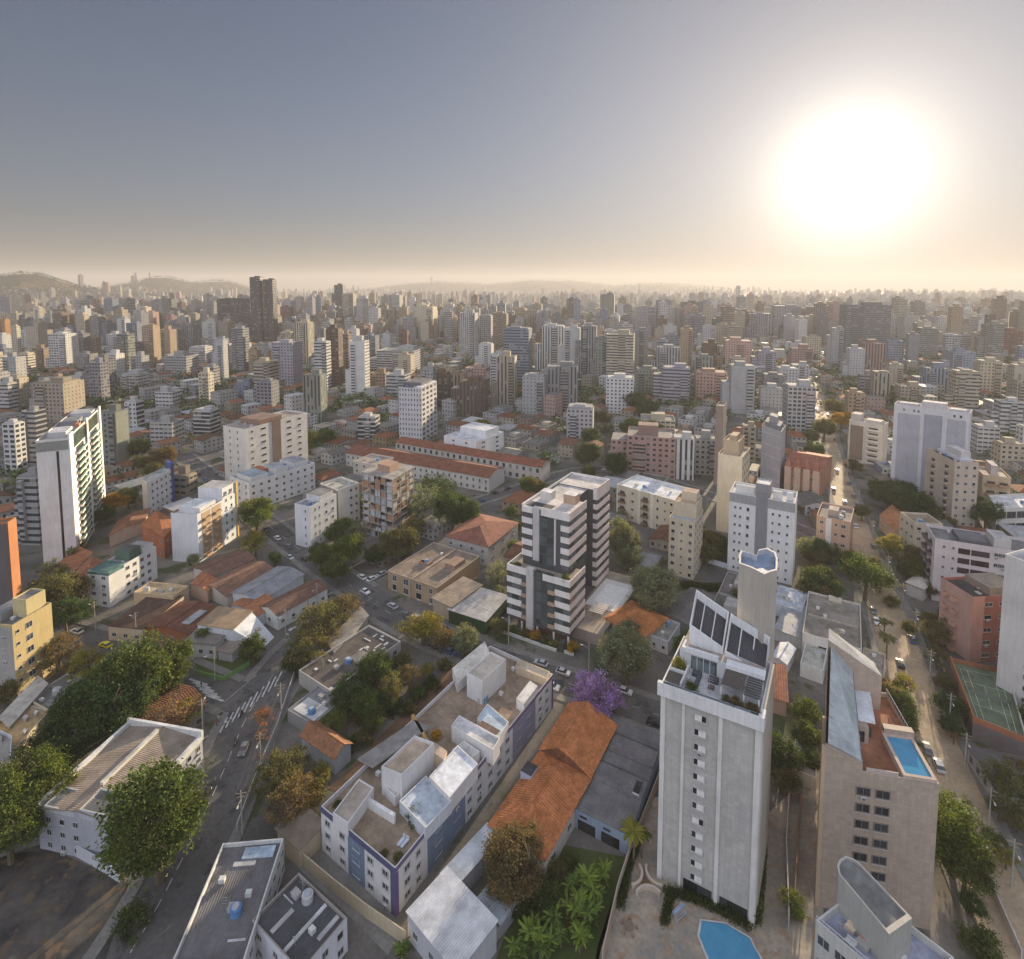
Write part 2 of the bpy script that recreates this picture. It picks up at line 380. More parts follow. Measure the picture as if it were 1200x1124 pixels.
def walks():
    # raised pavements along both sides, left out where another carriageway crosses
    mb = MB()
    for pts, w, wk in RD:
        for s in (1, -1):
            a, b = offs(pts, s*w/2), offs(pts, s*(w/2+wk))
            for i in range(len(pts)-1):
                c = (a[i]+a[i+1]+b[i]+b[i+1])/4
                if any(pp is not pts and min((c-q).length for q in pp) < ww/2+2.5 for pp, ww, _ in RD): continue
                mb.quadbox([(a[i].x, a[i].y), (b[i].x, b[i].y), (b[i+1].x, b[i+1].y), (a[i+1].x, a[i+1].y)], 0, .15, 'pavement', (1, 1, 1))
    o = link('pavement', mb.mesh('pavement')); o['kind'] = 'structure'
walks()
def markings():
    mb = MB()
    def bar(a, b, w, z=.09):
        d = (b-a); n = Vector((-d.y, d.x, 0)).normalized()*w/2
        mb.face([(a+n)[:2]+(z,) if False else ((a+n).x, (a+n).y, z), ((a-n).x, (a-n).y, z), ((b-n).x, (b-n).y, z), ((b+n).x, (b+n).y, z)], 'marking', (1, 1, 1))
    for i in range(10):
        t = i/9; x, y = 262+64*t, 850-54*t; bar(P(x-4.5, y+9), P(x+4.5, y-9), .42)
    for i in range(6):
        t = i/5; x, y = 251-19*t, 818-19*t; bar(P(x-10, y-3), P(x+11, y+4), .55)
    pts = ROADS['avenue']
    for q in (1.2,):
        c = offs(pts, q)
        for a, b in zip(c, c[1:]):
            if 30 < a.y: bar(a, a+(b-a)*.6, .16)
    for nm in ('right_road', 'cross_street', 'hill_street'):
        c = offs(ROADS[nm], 0.1)
        for a, b in zip(c[2:], c[3:]): bar(a, a+(b-a)*.35, .14)
    bar(P(236, 868), P(272, 842), .3); bar(P(300, 792), P(262, 824), .14)
    o = link('road_markings', mb.mesh('road_markings')); o['kind'] = 'structure'
markings()
# ---------------------------------------------------------------- building kit
class Fr:
    """A building's frame: origin at its nearest corner, eu along the left-hand face, ev along the right-hand one."""
    def __init__(s, o, u, v, h):
        s.o = Vector((o[0], o[1], 0)); s.Lu, s.Lv, s.h = u.length, v.length, h; s.eu, s.ev = u.normalized(), v.normalized()
    def w(s, u, v): return s.eu*u+s.ev*v                       # local to the thing's Empty
    def q(s, u0, u1, v0, v1): return [tuple(s.w(a, b)[:2]) for a, b in ((u0, v0), (u1, v0), (u1, v1), (u0, v1))]
    def p(s, u, v, z): a = s.w(u, v); return (a.x, a.y, z)
    def cen(s): return s.o+s.w(s.Lu/2, s.Lv/2)
    def box(s, mb, u0, u1, v0, v1, z0, z1, m, t, **k): mb.quadbox(s.q(u0, u1, v0, v1), z0, z1, m, t, **k)
def frame_px(A, L, R, by=None, h=None):
    if h is None: h = hgt(A[0], A[1], by)
    a, l, r = P(*A, h), P(*L, h), P(*R, h)
    return Fr(a, Vector((l.x-a.x, l.y-a.y, 0)), Vector((r.x-a.x, r.y-a.y, 0)), h)
WIN = {}; PANE = {}
GL = (.045, .052, .062); FRM = (.42, .42, .42)
def winmesh(kind, w, h, t=None):
    key = (kind, round(w, 2), round(h, 2), t)
    if key in WIN: return WIN[key]
    mb = MB()
    def bx(x0, x1, y0, y1, z0, z1, m, c): mb.quadbox([(x0, y0), (x1, y0), (x1, y1), (x0, y1)], z0, z1, m, c, bottom=True)
    if kind == 'balcony':
        bx(-w/2, w/2, 0.02, 1.25, -.18, 0, 'wall', t or (.6, .58, .54)); bx(-w/2, w/2, 1.13, 1.25, 0, .95, 'wall', t or (.6, .58, .54))
        bx(-w/2, -w/2+.1, .02, 1.13, 0, .95, 'wall', t or (.6, .58, .54)); bx(w/2-.1, w/2, .02, 1.13, 0, .95, 'wall', t or (.6, .58, .54))
        bx(-w*.38, w*.38, .01, .05, 0, h, 'glass', GL)
    elif kind == 'glass_balcony':
        bx(-w/2, w/2, 0.02, 1.3, -.55, .15, 'wall', t or (.70, .68, .60)); bx(-w/2+.05, w/2-.05, 1.2, 1.25, .15, .95, 'glass', (.10, .20, .14))
        bx(-w*.42, w*.42, .01, .05, 0, h, 'glass', GL)
    else:
        f = .09; fc = t or FRM
        bx(-w/2, w/2, .0, .07, -f, 0, 'tinted', fc); bx(-w/2, w/2, .0, .07, h-f, h, 'tinted', fc)
        bx(-w/2, -w/2+f, .0, .07, 0, h-f, 'tinted', fc); bx(w/2-f, w/2, .0, .07, 0, h-f, 'tinted', fc)
        if kind == 'shutter':
            bx(-w/2+f, w*.14, .01, .05, 0, h-f, 'tinted', (.74, .72, .68)); bx(w*.14, w/2-f, .01, .03, 0, h-f, 'glass', (.02, .022, .026))
        elif kind == 'shutter_left':
            bx(-w*.1, w/2-f, .01, .05, 0, h-f, 'tinted', (.74, .72, .68)); bx(-w/2+f, -w*.1, .01, .03, 0, h-f, 'glass', (.02, .022, .026))
        elif kind == 'open': bx(-w/2+f, w/2-f, .005, .02, 0, h-f, 'glass', (.015, .016, .018))
        else:
            bx(-w/2+f, w/2-f, .01, .03, 0, h-f, 'glass', GL)
            if w > 1.0: bx(-.04, .04, .03, .06, 0, h-f, 'tinted', fc)
        bx(-w/2-.06, w/2+.06, .0, .14, -f-.07, -f, 'wall', (.5, .49, .47))
    me = WIN[key] = mb.mesh('window'); return me
def acmesh():
    if 'ac' not in WIN:
        mb = MB(); mb.quadbox([(-.42, .02), (.42, .02), (.42, .38), (-.42, .38)], 0, .55, 'tinted', (.52, .52, .50), bottom=True); mb.quadbox([(-.3, .38), (.3, .38), (.3, .40), (-.3, .40)], .08, .47, 'tinted', (.12, .12, .12)); WIN['ac'] = mb.mesh('air_conditioner')
    return WIN['ac']
def outward(a, b, c):
    d = (b-a).normalized(); n = Vector((-d.y, d.x, 0))
    return -n if n.dot(c-(a+b)/2) > 0 else n
def put(root, name, me, p, n, z, pane=None):
    o = link(name, me, root, (p.x, p.y, z)); o.rotation_euler = (0, 0, math.atan2(-n.x, n.y))
    if pane: link('pane', pane, o)
    return o
def split_window(kind, w, h, t):
    # frame and panes as separate meshes, the panes a sub-part of the window; set 18 cm back between deep jambs
    key = (kind, round(w, 2), round(h, 2), t)
    if key not in PANE:
        f = .1; fc = t or FRM; a, b = MB(), MB()
        def bx(m, x0, x1, y0, y1, z0, z1, mm, c): m.quadbox([(x0, y0), (x1, y0), (x1, y1), (x0, y1)], z0, z1, mm, c, bottom=True)
        bx(a, -w/2-.05, w/2+.05, 0, .16, -f, 0, 'tinted', fc); bx(a, -w/2-.05, w/2+.05, 0, .16, h-f, h, 'tinted', fc); bx(a, -w/2-.05, -w/2+f, 0, .16, 0, h-f, 'tinted', fc); bx(a, w/2-f, w/2+.05, 0, .16, 0, h-f, 'tinted', fc)
        bx(a, -w/2-.1, w/2+.1, 0, .24, -f-.08, -f, 'wall', (.5, .48, .46)); s = {'shutter': .14, 'shutter_left': -.1}.get(kind)
        if s is None:
            bx(b, -w/2+f, w/2-f, .004, .02, 0, h-f, 'glass', (.03, .034, .04)); bx(a, -.04, .04, .02, .09, 0, h-f, 'tinted', fc)
        elif s > 0: bx(a, -w/2+f, w*s, .01, .10, 0, h-f, 'tinted', (.72, .70, .65)); bx(b, w*s, w/2-f, .004, .02, 0, h-f, 'glass', (.02, .022, .026))
        else: bx(a, w*s, w/2-f, .01, .10, 0, h-f, 'tinted', (.72, .70, .65)); bx(b, -w/2+f, w*s, .004, .02, 0, h-f, 'glass', (.02, .022, .026))
        PANE[key] = (a.mesh('window'), b.mesh('pane'))
    return PANE[key]
def windows(root, fr, face, cols, fl, z0, z1, name='window', deep=False):
    """cols: (fraction along the face, width, height, kind, [tint]); one per storey between z0 and z1."""
    a, b = (fr.w(0, 0), fr.w(fr.Lu, 0)) if face == 'l' else (fr.w(0, 0), fr.w(0, fr.Lv))
    n = outward(a, b, fr.w(fr.Lu/2, fr.Lv/2)); fh = (z1-z0)/fl
    for c in cols:
        f, w, h, k = c[:4]; tt = c[4] if len(c) > 4 else None; p = a+(b-a)*f
        for i in range(fl):
            kk = k
            if k == 'shutter' and rnd.random() < .2: kk = 'shutter_left'
            if k == 'window' and rnd.random() < .15: kk = 'open'
            nm = 'balcony' if 'balcony' in kk else name
            z = z0+fh*i+(.25 if nm == 'balcony' else (fh-h)*.5)
            if nm == 'window' and rnd.random() < .13 and w > 1.0: put(root, 'air_conditioner', acmesh(), p, n, z-.75)
            if deep and nm == 'window': a_, b_ = split_window('window' if kk == 'open' else kk, w, h, tt); put(root, nm, a_, p, n, z, b_)
            else: put(root, nm, winmesh(kk, w, h, tt), p, n, z)
def cols(n, w, h, kind='window', a=0.0, b=1.0, t=None): return [(a+(b-a)*(i+.5)/n, w, h, kind)+((t,) if t else ()) for i in range(n)]
WHITE, CREAM, GREY, LGREY, BEIGE, TAN, PINK, BROWN = (.68, .67, .65), (.62, .55, .42), (.33, .33, .34), (.50, .50, .50), (.50, .43, .33), (.42, .31, .21), (.55, .36, .31), (.20, .135, .10)
TILE, DTILE, CONC, DCONC, SHEET, WMET = (.36, .135, .055), (.17, .085, .055), (.26, .245, .22), (.12, .115, .11), (.22, .21, .20), (.55, .56, .57)
def clutterbox(root, fr, kind, u, v, z):
    mb = MB(); c = fr.w(u, v)
    if kind == 'tank':
        n = 14; r = .95; ring = [(c.x+r*math.cos(2*math.pi*i/n), c.y+r*math.sin(2*math.pi*i/n)) for i in range(n)]
        mb.prism(ring, z, z+1.2, 'tinted', rnd.choice([(.10, .22, .42), (.45, .45, .44)])); r = .6
        mb.prism([(c.x+r*math.cos(2*math.pi*i/n), c.y+r*math.sin(2*math.pi*i/n)) for i in range(n)], z+1.2, z+1.45, 'tinted', (.35, .38, .42)); nm = 'water_tank'
    elif kind == 'ac':
        fr.box(mb, u-.5, u+.5, v-.4, v+.4, z+.12, z+.85, 'tinted', (.55, .55, .53)); fr.box(mb, u-.55, u+.55, v-.45, v-.3, z, z+.12, 'tinted', (.2, .2, .2)); nm = 'air_conditioner'
    elif kind == 'dish':
        mb.tube([(c.x, c.y, z), (c.x, c.y, z+.9)], [.04, .04], 'tinted', (.4, .4, .4), 5); q = Vector((c.x, c.y, z+1.15)); d = Vector((.5, .6, .62)).normalized(); a = d.cross(Vector((0, 0, 1))).normalized(); b = d.cross(a)
        r0 = [q+(a*math.cos(k*.628)+b*math.sin(k*.628))*.5 for k in range(10)]
        for k in range(10): mb.face([r0[k], r0[(k+1) % 10], q-d*.16], 'tinted', (.5, .5, .5))
        nm = 'satellite_dish'
    elif kind == 'vent':
        fr.box(mb, u-.7, u+.7, v-.5, v+.5, z, z+.7, 'wall', (.44, .43, .41)); fr.box(mb, u-.8, u+.8, v-.6, v+.6, z+.7, z+.8, 'wall', (.36, .35, .33)); nm = 'roof_hatch'
    else:
        mb.tube([(c.x, c.y, z), (c.x, c.y, z+3.2)], [.05, .03], 'tinted', (.3, .3, .3), 5)
        for k in (1.9, 2.4, 2.9): mb.obox((c.x, c.y, z+k), fr.eu*.7, fr.ev*.02, (0, 0, .02), 'tinted', (.35, .35, .35))
        nm = 'antenna'
    return link(nm, mb.mesh(nm), root)
def build(name, label, cat, fr, wall=WHITE, wm='wall', roof='flat', rt=CONC, rm='concrete', par=.8, fl=0, lf=(), rf=(), lp=None, rp=None, ex=(), clutter=0, z0=0.0, base=None, ov=.45, rise=None, desc=None, group=None, ridge='v', parapet_t=None):
    h = fr.h; root = thing(name, label, cat, (fr.o.x, fr.o.y, 0), 0, group); Lu, Lv = fr.Lu, fr.Lv
    excl([fr.o+fr.w(a*Lu, b*Lv) for a, b in ((-.02, -.02), (1.02, -.02), (1.02, 1.02), (-.02, 1.02))])
    mb = MB(); q = fr.q(0, Lu, 0, Lv)
    fps = [lp, rp, lp, rp]; fps = [(*f, ) if f else None for f in fps]
    m = 'facade' if (lp or rp) else wm
    for i in range(4):
        a, b = q[i], q[(i+1) % 4]; f = fps[(0, 3, 2, 1)[i]] if False else (lp if i in (0, 2) else rp); fp, uv = NOFP, None
        if f: fp = f[:3]; uv = [(0, 0), (f[3], 0), (f[3], f[4]), (0, f[4])]
        mb.face([(a[0], a[1], z0), (b[0], b[1], z0), (b[0], b[1], h), (a[0], a[1], h)], m, wall, fp, uv)
    rb = MB()
    if roof == 'flat':
        t = min(.25, Lu*.2); qi = fr.q(t, Lu-t, t, Lv-t); zi = h-par
        for i in range(4):
            a, b, c, d = q[i], q[(i+1) % 4], qi[(i+1) % 4], qi[i]
            mb.face([(a[0], a[1], h), (b[0], b[1], h), (c[0], c[1], h), (d[0], d[1], h)], m if m != 'facade' else 'wall', parapet_t or wall)
            mb.face([(d[0], d[1], zi), (c[0], c[1], zi), (c[0], c[1], h), (d[0], d[1], h)], 'wall', parapet_t or wall)
        rb.face([(c[0], c[1], zi) for c in qi], rm, rt)
    elif roof == 'shed':      # a single low slope, thick edge
        s = rise if rise is not None else .06*Lv
        e = [(-ov, -ov, h), (Lu+ov, -ov, h), (Lu+ov, Lv+ov, h+s), (-ov, Lv+ov, h+s)]
        for dz in (.0, .14): rb.face([fr.p(a, b, z+dz) for a, b, z in e], rm, rt)
        for i in range(4):
            a, b = e[i], e[(i+1) % 4]; rb.face([fr.p(a[0], a[1], a[2]), fr.p(b[0], b[1], b[2]), fr.p(b[0], b[1], b[2]+.14), fr.p(a[0], a[1], a[2]+.14)], rm, rt)
        mb.face([fr.p(0, 0, h), fr.p(0, Lv, h), fr.p(0, Lv, h+s)], 'wall', wall); mb.face([fr.p(Lu, 0, h), fr.p(Lu, Lv, h), fr.p(Lu, Lv, h+s)], 'wall', wall)
        mb.face([fr.p(0, Lv, h), fr.p(Lu, Lv, h), fr.p(Lu, Lv, h+s), fr.p(0, Lv, h+s)], 'wall', wall)
    elif roof in ('gable', 'hip'):
        U, V = (Lu, Lv) if ridge == 'v' else (Lv, Lu)
        pp = (lambda a, b, z: fr.p(a, b, z)) if ridge == 'v' else (lambda a, b, z: fr.p(b, a, z))
        s = rise if rise is not None else U*.2; hip = U*.5 if roof == 'hip' else -ov
        if roof == 'hip': hip = min(U*.5, V*.48)
        A, B, C, D = (-ov, -ov), (U+ov, -ov), (U+ov, V+ov), (-ov, V+ov); zz = h-.05
        r0, r1 = (U/2, hip), (U/2, V-hip)
        for dz in (0, .13):
            e = lambda k: pp(k[0], k[1], zz+dz); g = lambda k: pp(k[0], k[1], h+s+dz)
            rb.face([e(A), e(D), g(r1), g(r0)], rm, rt); rb.face([e(B), g(r0), g(r1), e(C)], rm, rt)
            if roof == 'hip': rb.face([e(A), g(r0), e(B)], rm, rt); rb.face([e(C), g(r1), e(D)], rm, rt)
        for a, b in ((A, B), (B, C), (C, D), (D, A)):
            if roof == 'gable' and (a, b) in ((A, B), (C, D)): continue
            rb.face([pp(a[0], a[1], zz), pp(b[0], b[1], zz), pp(b[0], b[1], zz+.13), pp(a[0], a[1], zz+.13)], rm, rt)
        if roof == 'gable':
            mb.face([pp(0, 0, h), pp(U, 0, h), pp(U/2, 0, h+s)], 'wall', wall); mb.face([pp(0, V, h), pp(U, V, h), pp(U/2, V, h+s)], 'wall', wall)
            for vv in (-ov, V+ov):
                for a in (-ov, U+ov): rb.face([pp(a, vv, zz), pp(U/2, vv, h+s), pp(U/2, vv, h+s+.13), pp(a, vv, zz+.13)], rm, rt)
        rc = [pp(r0[0], r0[1], h+s+.14), pp(r1[0], r1[1], h+s+.14)]
        rb.tube(rc, [.14, .14], rm, tuple(c*.9 for c in rt), 6)
    link('wall', mb.mesh('wall'), root); link('roof', rb.mesh('roof'), root)
    if base:
        bb = MB(); d = .04; z1, bt = base
        fr.box(bb, -d, Lu+d, -d, Lv+d, 0.0, z1, 'wall', bt); link('plinth', bb.mesh('plinth'), root)
    zt = h-par if roof == 'flat' else h
    if roof == 'flat' and not group and Lu*Lv > 60 and fr.o.length < 420: clutter = max(clutter, 5)
    for e in ex:      # roof volumes: (name, u0, u1, v0, v1 as fractions, foot above the roof, height, material, tint, [rim])
        nm, u0, u1, v0, v1, b0, hh, mm, tt = e[:9]; eb = MB()
        fr.box(eb, u0*Lu, u1*Lu, v0*Lv, v1*Lv, zt+b0, zt+b0+hh, mm, tt, top=(e[9] if len(e) > 9 else 'concrete'), tt=(e[10] if len(e) > 10 else tt), bottom=b0 > 0)
        if len(e) > 11:
            a, b, c, d = u0*Lu, u1*Lu, v0*Lv, v1*Lv; k = .2; zt2 = zt+b0+hh
            for (x0, x1, y0, y1) in ((a, b, c, c+k), (a, b, d-k, d), (a, a+k, c+k, d-k), (b-k, b, c+k, d-k)): fr.box(eb, x0, x1, y0, y1, zt2, zt2+e[11], mm, tt)
        link(nm, eb.mesh(nm), root)
    if fl:
        zb = base[0] if base else z0
        if lf: windows(root, fr, 'l', lf, fl, zb, h-par*.6)
        if rf: windows(root, fr, 'r', rf, fl, zb, h-par*.6)
    for i in range(clutter):
        clutterbox(root, fr, ('tank', 'ac', 'vent', 'antenna', 'dish', 'ac')[(i+len(name)+int(fr.o.x)) % 6], Lu*rnd.uniform(.15, .85), Lv*rnd.uniform(.15, .85), zt)
    if desc: auto(root, desc, fr.cen()+Vector((0, 0, h)))
    return root
def bp(name, label, cat, A, L, R, by=None, h=None, sq=True, **k):
    fr = frame_px(A, L, R, by, h)
    if sq:       # square the plan up when the two faces are nearly at right angles
        c = fr.eu.dot(fr.ev)
        if abs(c) < .5:
            ang = math.acos(c)-math.pi/2; s = 1 if fr.eu.cross(fr.ev).z > 0 else -1
            fr.eu.rotate(Matrix.Rotation(s*ang*.5, 3, 'Z')); fr.ev.rotate(Matrix.Rotation(-s*ang*.5, 3, 'Z'))
    return build(name, label, cat, fr, **k), fr
def solid(name, parent, m, t, fn):
    mb = MB(); fn(mb, m, t); return link(name, mb.mesh(name), parent)
# ---------------------------------------------------------------- trees
def crown_mesh(seed, shape, n_cl, n_lf, leaf, spread=.33, sparse=0.0):
    r = random.Random(seed); mb = MB(); V = []
    lob = [(r.uniform(0, 6.28), r.uniform(-.5, .9), r.uniform(.2, .5)) for _ in range(9)]
    for i in range(n_cl):
        a = r.uniform(0, 2*math.pi); z = r.uniform(-.75, 1); s = math.sqrt(max(0, 1-z*z)); d = Vector((s*math.cos(a), s*math.sin(a), z))
        k = 1-.16*r.random()
        for la, lz, lk in lob:
            k += lk*max(0, d.dot(Vector((math.cos(la)*math.sqrt(max(0, 1-lz*lz)), math.sin(la)*math.sqrt(max(0, 1-lz*lz)), lz)))-.68)*2.2
        k *= (r.random()**.28)*.86
        c = Vector((d.x*k*shape[0], d.y*k*shape[0], d.z*k*shape[1] if d.z > 0 else d.z*k*shape[2]))
        tn = r.uniform(.55, 1.45); tint = (tn*r.uniform(.9, 1.15), tn, tn*r.uniform(.75, 1.1)); cs = spread*r.uniform(.6, 1.2); ls = r.uniform(.65, 1.4)
        for j in range(n_lf):
            o = Vector((r.gauss(0, 1), r.gauss(0, 1), r.gauss(0, .75)))*cs*.5; p = c+o
            e = Vector((r.uniform(-1, 1), r.uniform(-1, 1), r.uniform(-.7, .7))).normalized(); f = e.cross(Vector((r.uniform(-1, 1), r.uniform(-1, 1), r.uniform(-1, 1)))).normalized()
            l = leaf*ls*r.uniform(.6, 1.3); w = l*.55; q = r.uniform(.85, 1.15); tt = tuple(x*q for x in tint)
            mb.f.append([len(mb.v)+i for i in range(4)]); mb.v += [tuple(p-e*l), tuple(p+f*w), tuple(p+e*l), tuple(p-f*w)]
            mb.m.append('leaf'); mb.t.append(tt); mb.p.append(NOFP); mb.u.append([(0, 0), (1, 0), (1, 1), (0, 1)])
    return mb.mesh('crown')
def trunk_mesh(seed, limbs=6, bare=False):
    r = random.Random(seed); mb = MB()
    mb.tube([(0, 0, -1.25), (.02, .01, -.75), (.0, .03, -.35), (.03, 0, .1)], [.10, .075, .06, .04], 'bark', (1, 1, 1), 7)
    for i in range(limbs):
        a = 2*math.pi*i/limbs+r.uniform(-.4, .4); z0 = r.uniform(-.7, -.2); l = r.uniform(.5, .85)
        e = (math.cos(a)*l, math.sin(a)*l, z0+l*r.uniform(.7, 1.3)); m = (e[0]*.45, e[1]*.45, z0+(e[2]-z0)*.6)
        mb.tube([(0, 0, z0), m, e], [.045, .028, .008], 'bark', (1, 1, 1), 5)
        for _ in range(7 if bare else 2):
            b = Vector(m).lerp(Vector(e), r.uniform(.1, 1)); t = b+Vector((r.uniform(-.4, .4), r.uniform(-.4, .4), r.uniform(.05, .45)))
            mb.tube([b, (b+t)/2+Vector((0, 0, .05)), t], [.016, .011, .004], 'bark', (1, 1, 1), 4)
    return mb.mesh('trunk')
CROWN = {'round': [crown_mesh(s, (1, .8, .55), 90, 85, .050, .3) for s in (1, 2, 3)],
         'big': [crown_mesh(s, (1, .85, .6), 150, 110, .036, .26) for s in (4, 5, 6)],
         'tall': [crown_mesh(s, (.8, 1.35, .85), 190, 110, .034, .24) for s in (11, 12)],
         'airy': [crown_mesh(s, (1, .85, .6), 75, 60, .042, .26) for s in (21, 22, 23)],
         'bush': [crown_mesh(s, (1, .75, .7), 44, 60, .075, .4) for s in (31, 32)],
         'dry': [crown_mesh(s, (.95, .7, .4), 46, 24, .038, .3) for s in (41, 42)],
         'flat': [crown_mesh(s, (1.1, .5, .35), 70, 75, .048) for s in (51, 52)]}
TRUNK = [trunk_mesh(s) for s in (1, 2, 3)]; BTRUNK = [trunk_mesh(s, 8, True) for s in (4, 5)]
LEAF = {'dark': (.050, .085, .028), 'green': (.078, .112, .028), 'bright': (.105, .140, .028), 'yellow': (.22, .21, .04), 'olive': (.115, .118, .048), 'brownish': (.14, .112, .056), 'grey': (.165, .195, .125),
        'dry': (.19, .125, .075), 'rust': (.24, .10, .04), 'purple': (.42, .27, .66), 'gold': (.36, .22, .02)}
WORD = {'dark': 'dark green', 'green': 'mid green', 'bright': 'bright green', 'yellow': 'yellow-green', 'olive': 'olive green', 'brownish': 'brownish olive', 'grey': 'grey-green', 'dry': 'dry pinkish brown', 'rust': 'dry rust-coloured', 'purple': 'purple flowering', 'gold': 'golden yellow'}
SHW = {'round': 'round', 'tall': 'tall', 'airy': 'loose-crowned', 'bush': 'low bushy', 'dry': 'bare-branched', 'flat': 'flat-topped'}
TREES = []
def tree_at(x, y, R, colr, shape, zc=None, label=None, z0=0.0):
    bush = shape == 'bush'; hz = zc if zc else (R*.75 if bush else R*1.25)
    t = thing('shrub' if bush else 'tree', label, 'shrub' if bush else 'tree', (x, y, z0), rnd.uniform(0, 6.28), 'shrubs in yards' if bush else 'trees between the buildings')
    tr = link('stem' if bush else 'trunk', rnd.choice(BTRUNK if shape == 'dry' else TRUNK), t, (0, 0, hz)); tr.scale = (R, R, hz/1.25)
    c = link('crown', rnd.choice(CROWN['big' if shape == 'round' and R > 4.2 else shape]), t, (0, 0, hz)); c.scale = (R, R, R*rnd.uniform(.9, 1.1))
    k = rnd.uniform(.88, 1.12); q = LEAF[colr]; c.color = (q[0]*k*rnd.uniform(.93, 1.08), q[1]*k, q[2]*k, 1)
    if not label: auto(t, f"{SHW[shape]} {WORD[colr]} {'shrub' if bush else 'tree'}", Vector((x, y, hz)))
    TREES.append((x, y, R)); return t
def tree(cx, cy, r, colr='green', shape='round', label=None, kz=None, z0=0.0):
    zk = kz or (.75 if shape == 'bush' else 1.25); z = 5
    for _ in range(8): p = P(cx, cy, z+z0); R = r*proj(p)[2]/FPX; z = R*zk
    return tree_at(p.x, p.y, R, colr, shape, z, label, z0)
def frond(mb, base, az, ln, droop, w, t, m='leaf', seg=7, split=True):
    pts = []; up = .9
    for i in range(seg+1):
        s = i/seg; pts.append(Vector(base)+Vector((math.cos(az)*ln*s*(1-.12*s), math.sin(az)*ln*s*(1-.12*s), ln*(up*s*.7-droop*s*s))))
    side = Vector((-math.sin(az), math.cos(az), 0))
    for i in range(seg):
        a, b = pts[i], pts[i+1]; wa = w*math.sin(math.pi*min(1, (i+.35)/seg*.92+.06)); wb = w*math.sin(math.pi*min(1, (i+1.35)/seg*.92+.06))*(0.55 if split else 1)
        for sg in (1, -1):
            mb.face([a, b, b+side*sg*wb-Vector((0, 0, wb*.45)), a+side*sg*wa-Vector((0, 0, wa*.45))], m, t)
def palm_mesh(kind, seed):
    r = random.Random(seed); cm, tm = MB(), MB()
    if kind == 'palm':
        tm.tube([(0, 0, 0), (.1, .05, 2), (.05, .1, 4.2), (0, 0, 6)], [.28, .2, .17, .15], 'bark', (1, 1, 1), 7)
        for i in range(26):
            k = r.uniform(.7, 1.3); frond(cm, (0, 0, 6), i*2.4+r.uniform(-.2, .2), r.uniform(2.4, 3.2), r.uniform(.35, 1.25), .42, (k, k, k*.8), seg=7)
    else:
        for j in range(6):
            bx, by = r.uniform(-.9, .9), r.uniform(-.9, .9); h = r.uniform(1.2, 2.8); tm.tube([(bx, by, 0), (bx, by, h)], [.14, .09], 'bark', (1, 1.2, .6), 6)
            for i in range(13):
                k = r.uniform(.5, 1.45); frond(cm, (bx, by, h), i*2.4+r.uniform(-.5, .5), r.uniform(1.0, 2.1), r.uniform(.1, 1.0), .19, (k*.95, k, k*.7), seg=6, split=False)
    return tm.mesh('trunk'), cm.mesh('crown')
PALM = {'palm': [palm_mesh('palm', 1), palm_mesh('palm', 2)], 'banana': [palm_mesh('banana', s) for s in (3, 4, 5)]}
def palm(px, py, s=1.0, kind='palm', colr='bright', label=None, z0=0.0):
    p = P(px, py, z0); t = thing('palm_tree' if kind == 'palm' else 'banana_plant', label, 'palm' if kind == 'palm' else 'plant', p, rnd.uniform(0, 6.28), 'palms' if kind == 'palm' else 'banana plants in the garden')
    tm, cm = rnd.choice(PALM[kind]); a = link('trunk', tm, t); c = link('crown', cm, t); t.scale = (s, s, s)
    q = LEAF[colr] if kind == 'palm' else tuple(x*1.5 for x in LEAF[colr]); c.color = (*q, 1)
    if not label: auto(t, f"{'feathery' if kind == 'palm' else 'broad-leaved'} {WORD[colr]} {'palm' if kind == 'palm' else 'banana plant'}", p+Vector((0, 0, 4*s)))
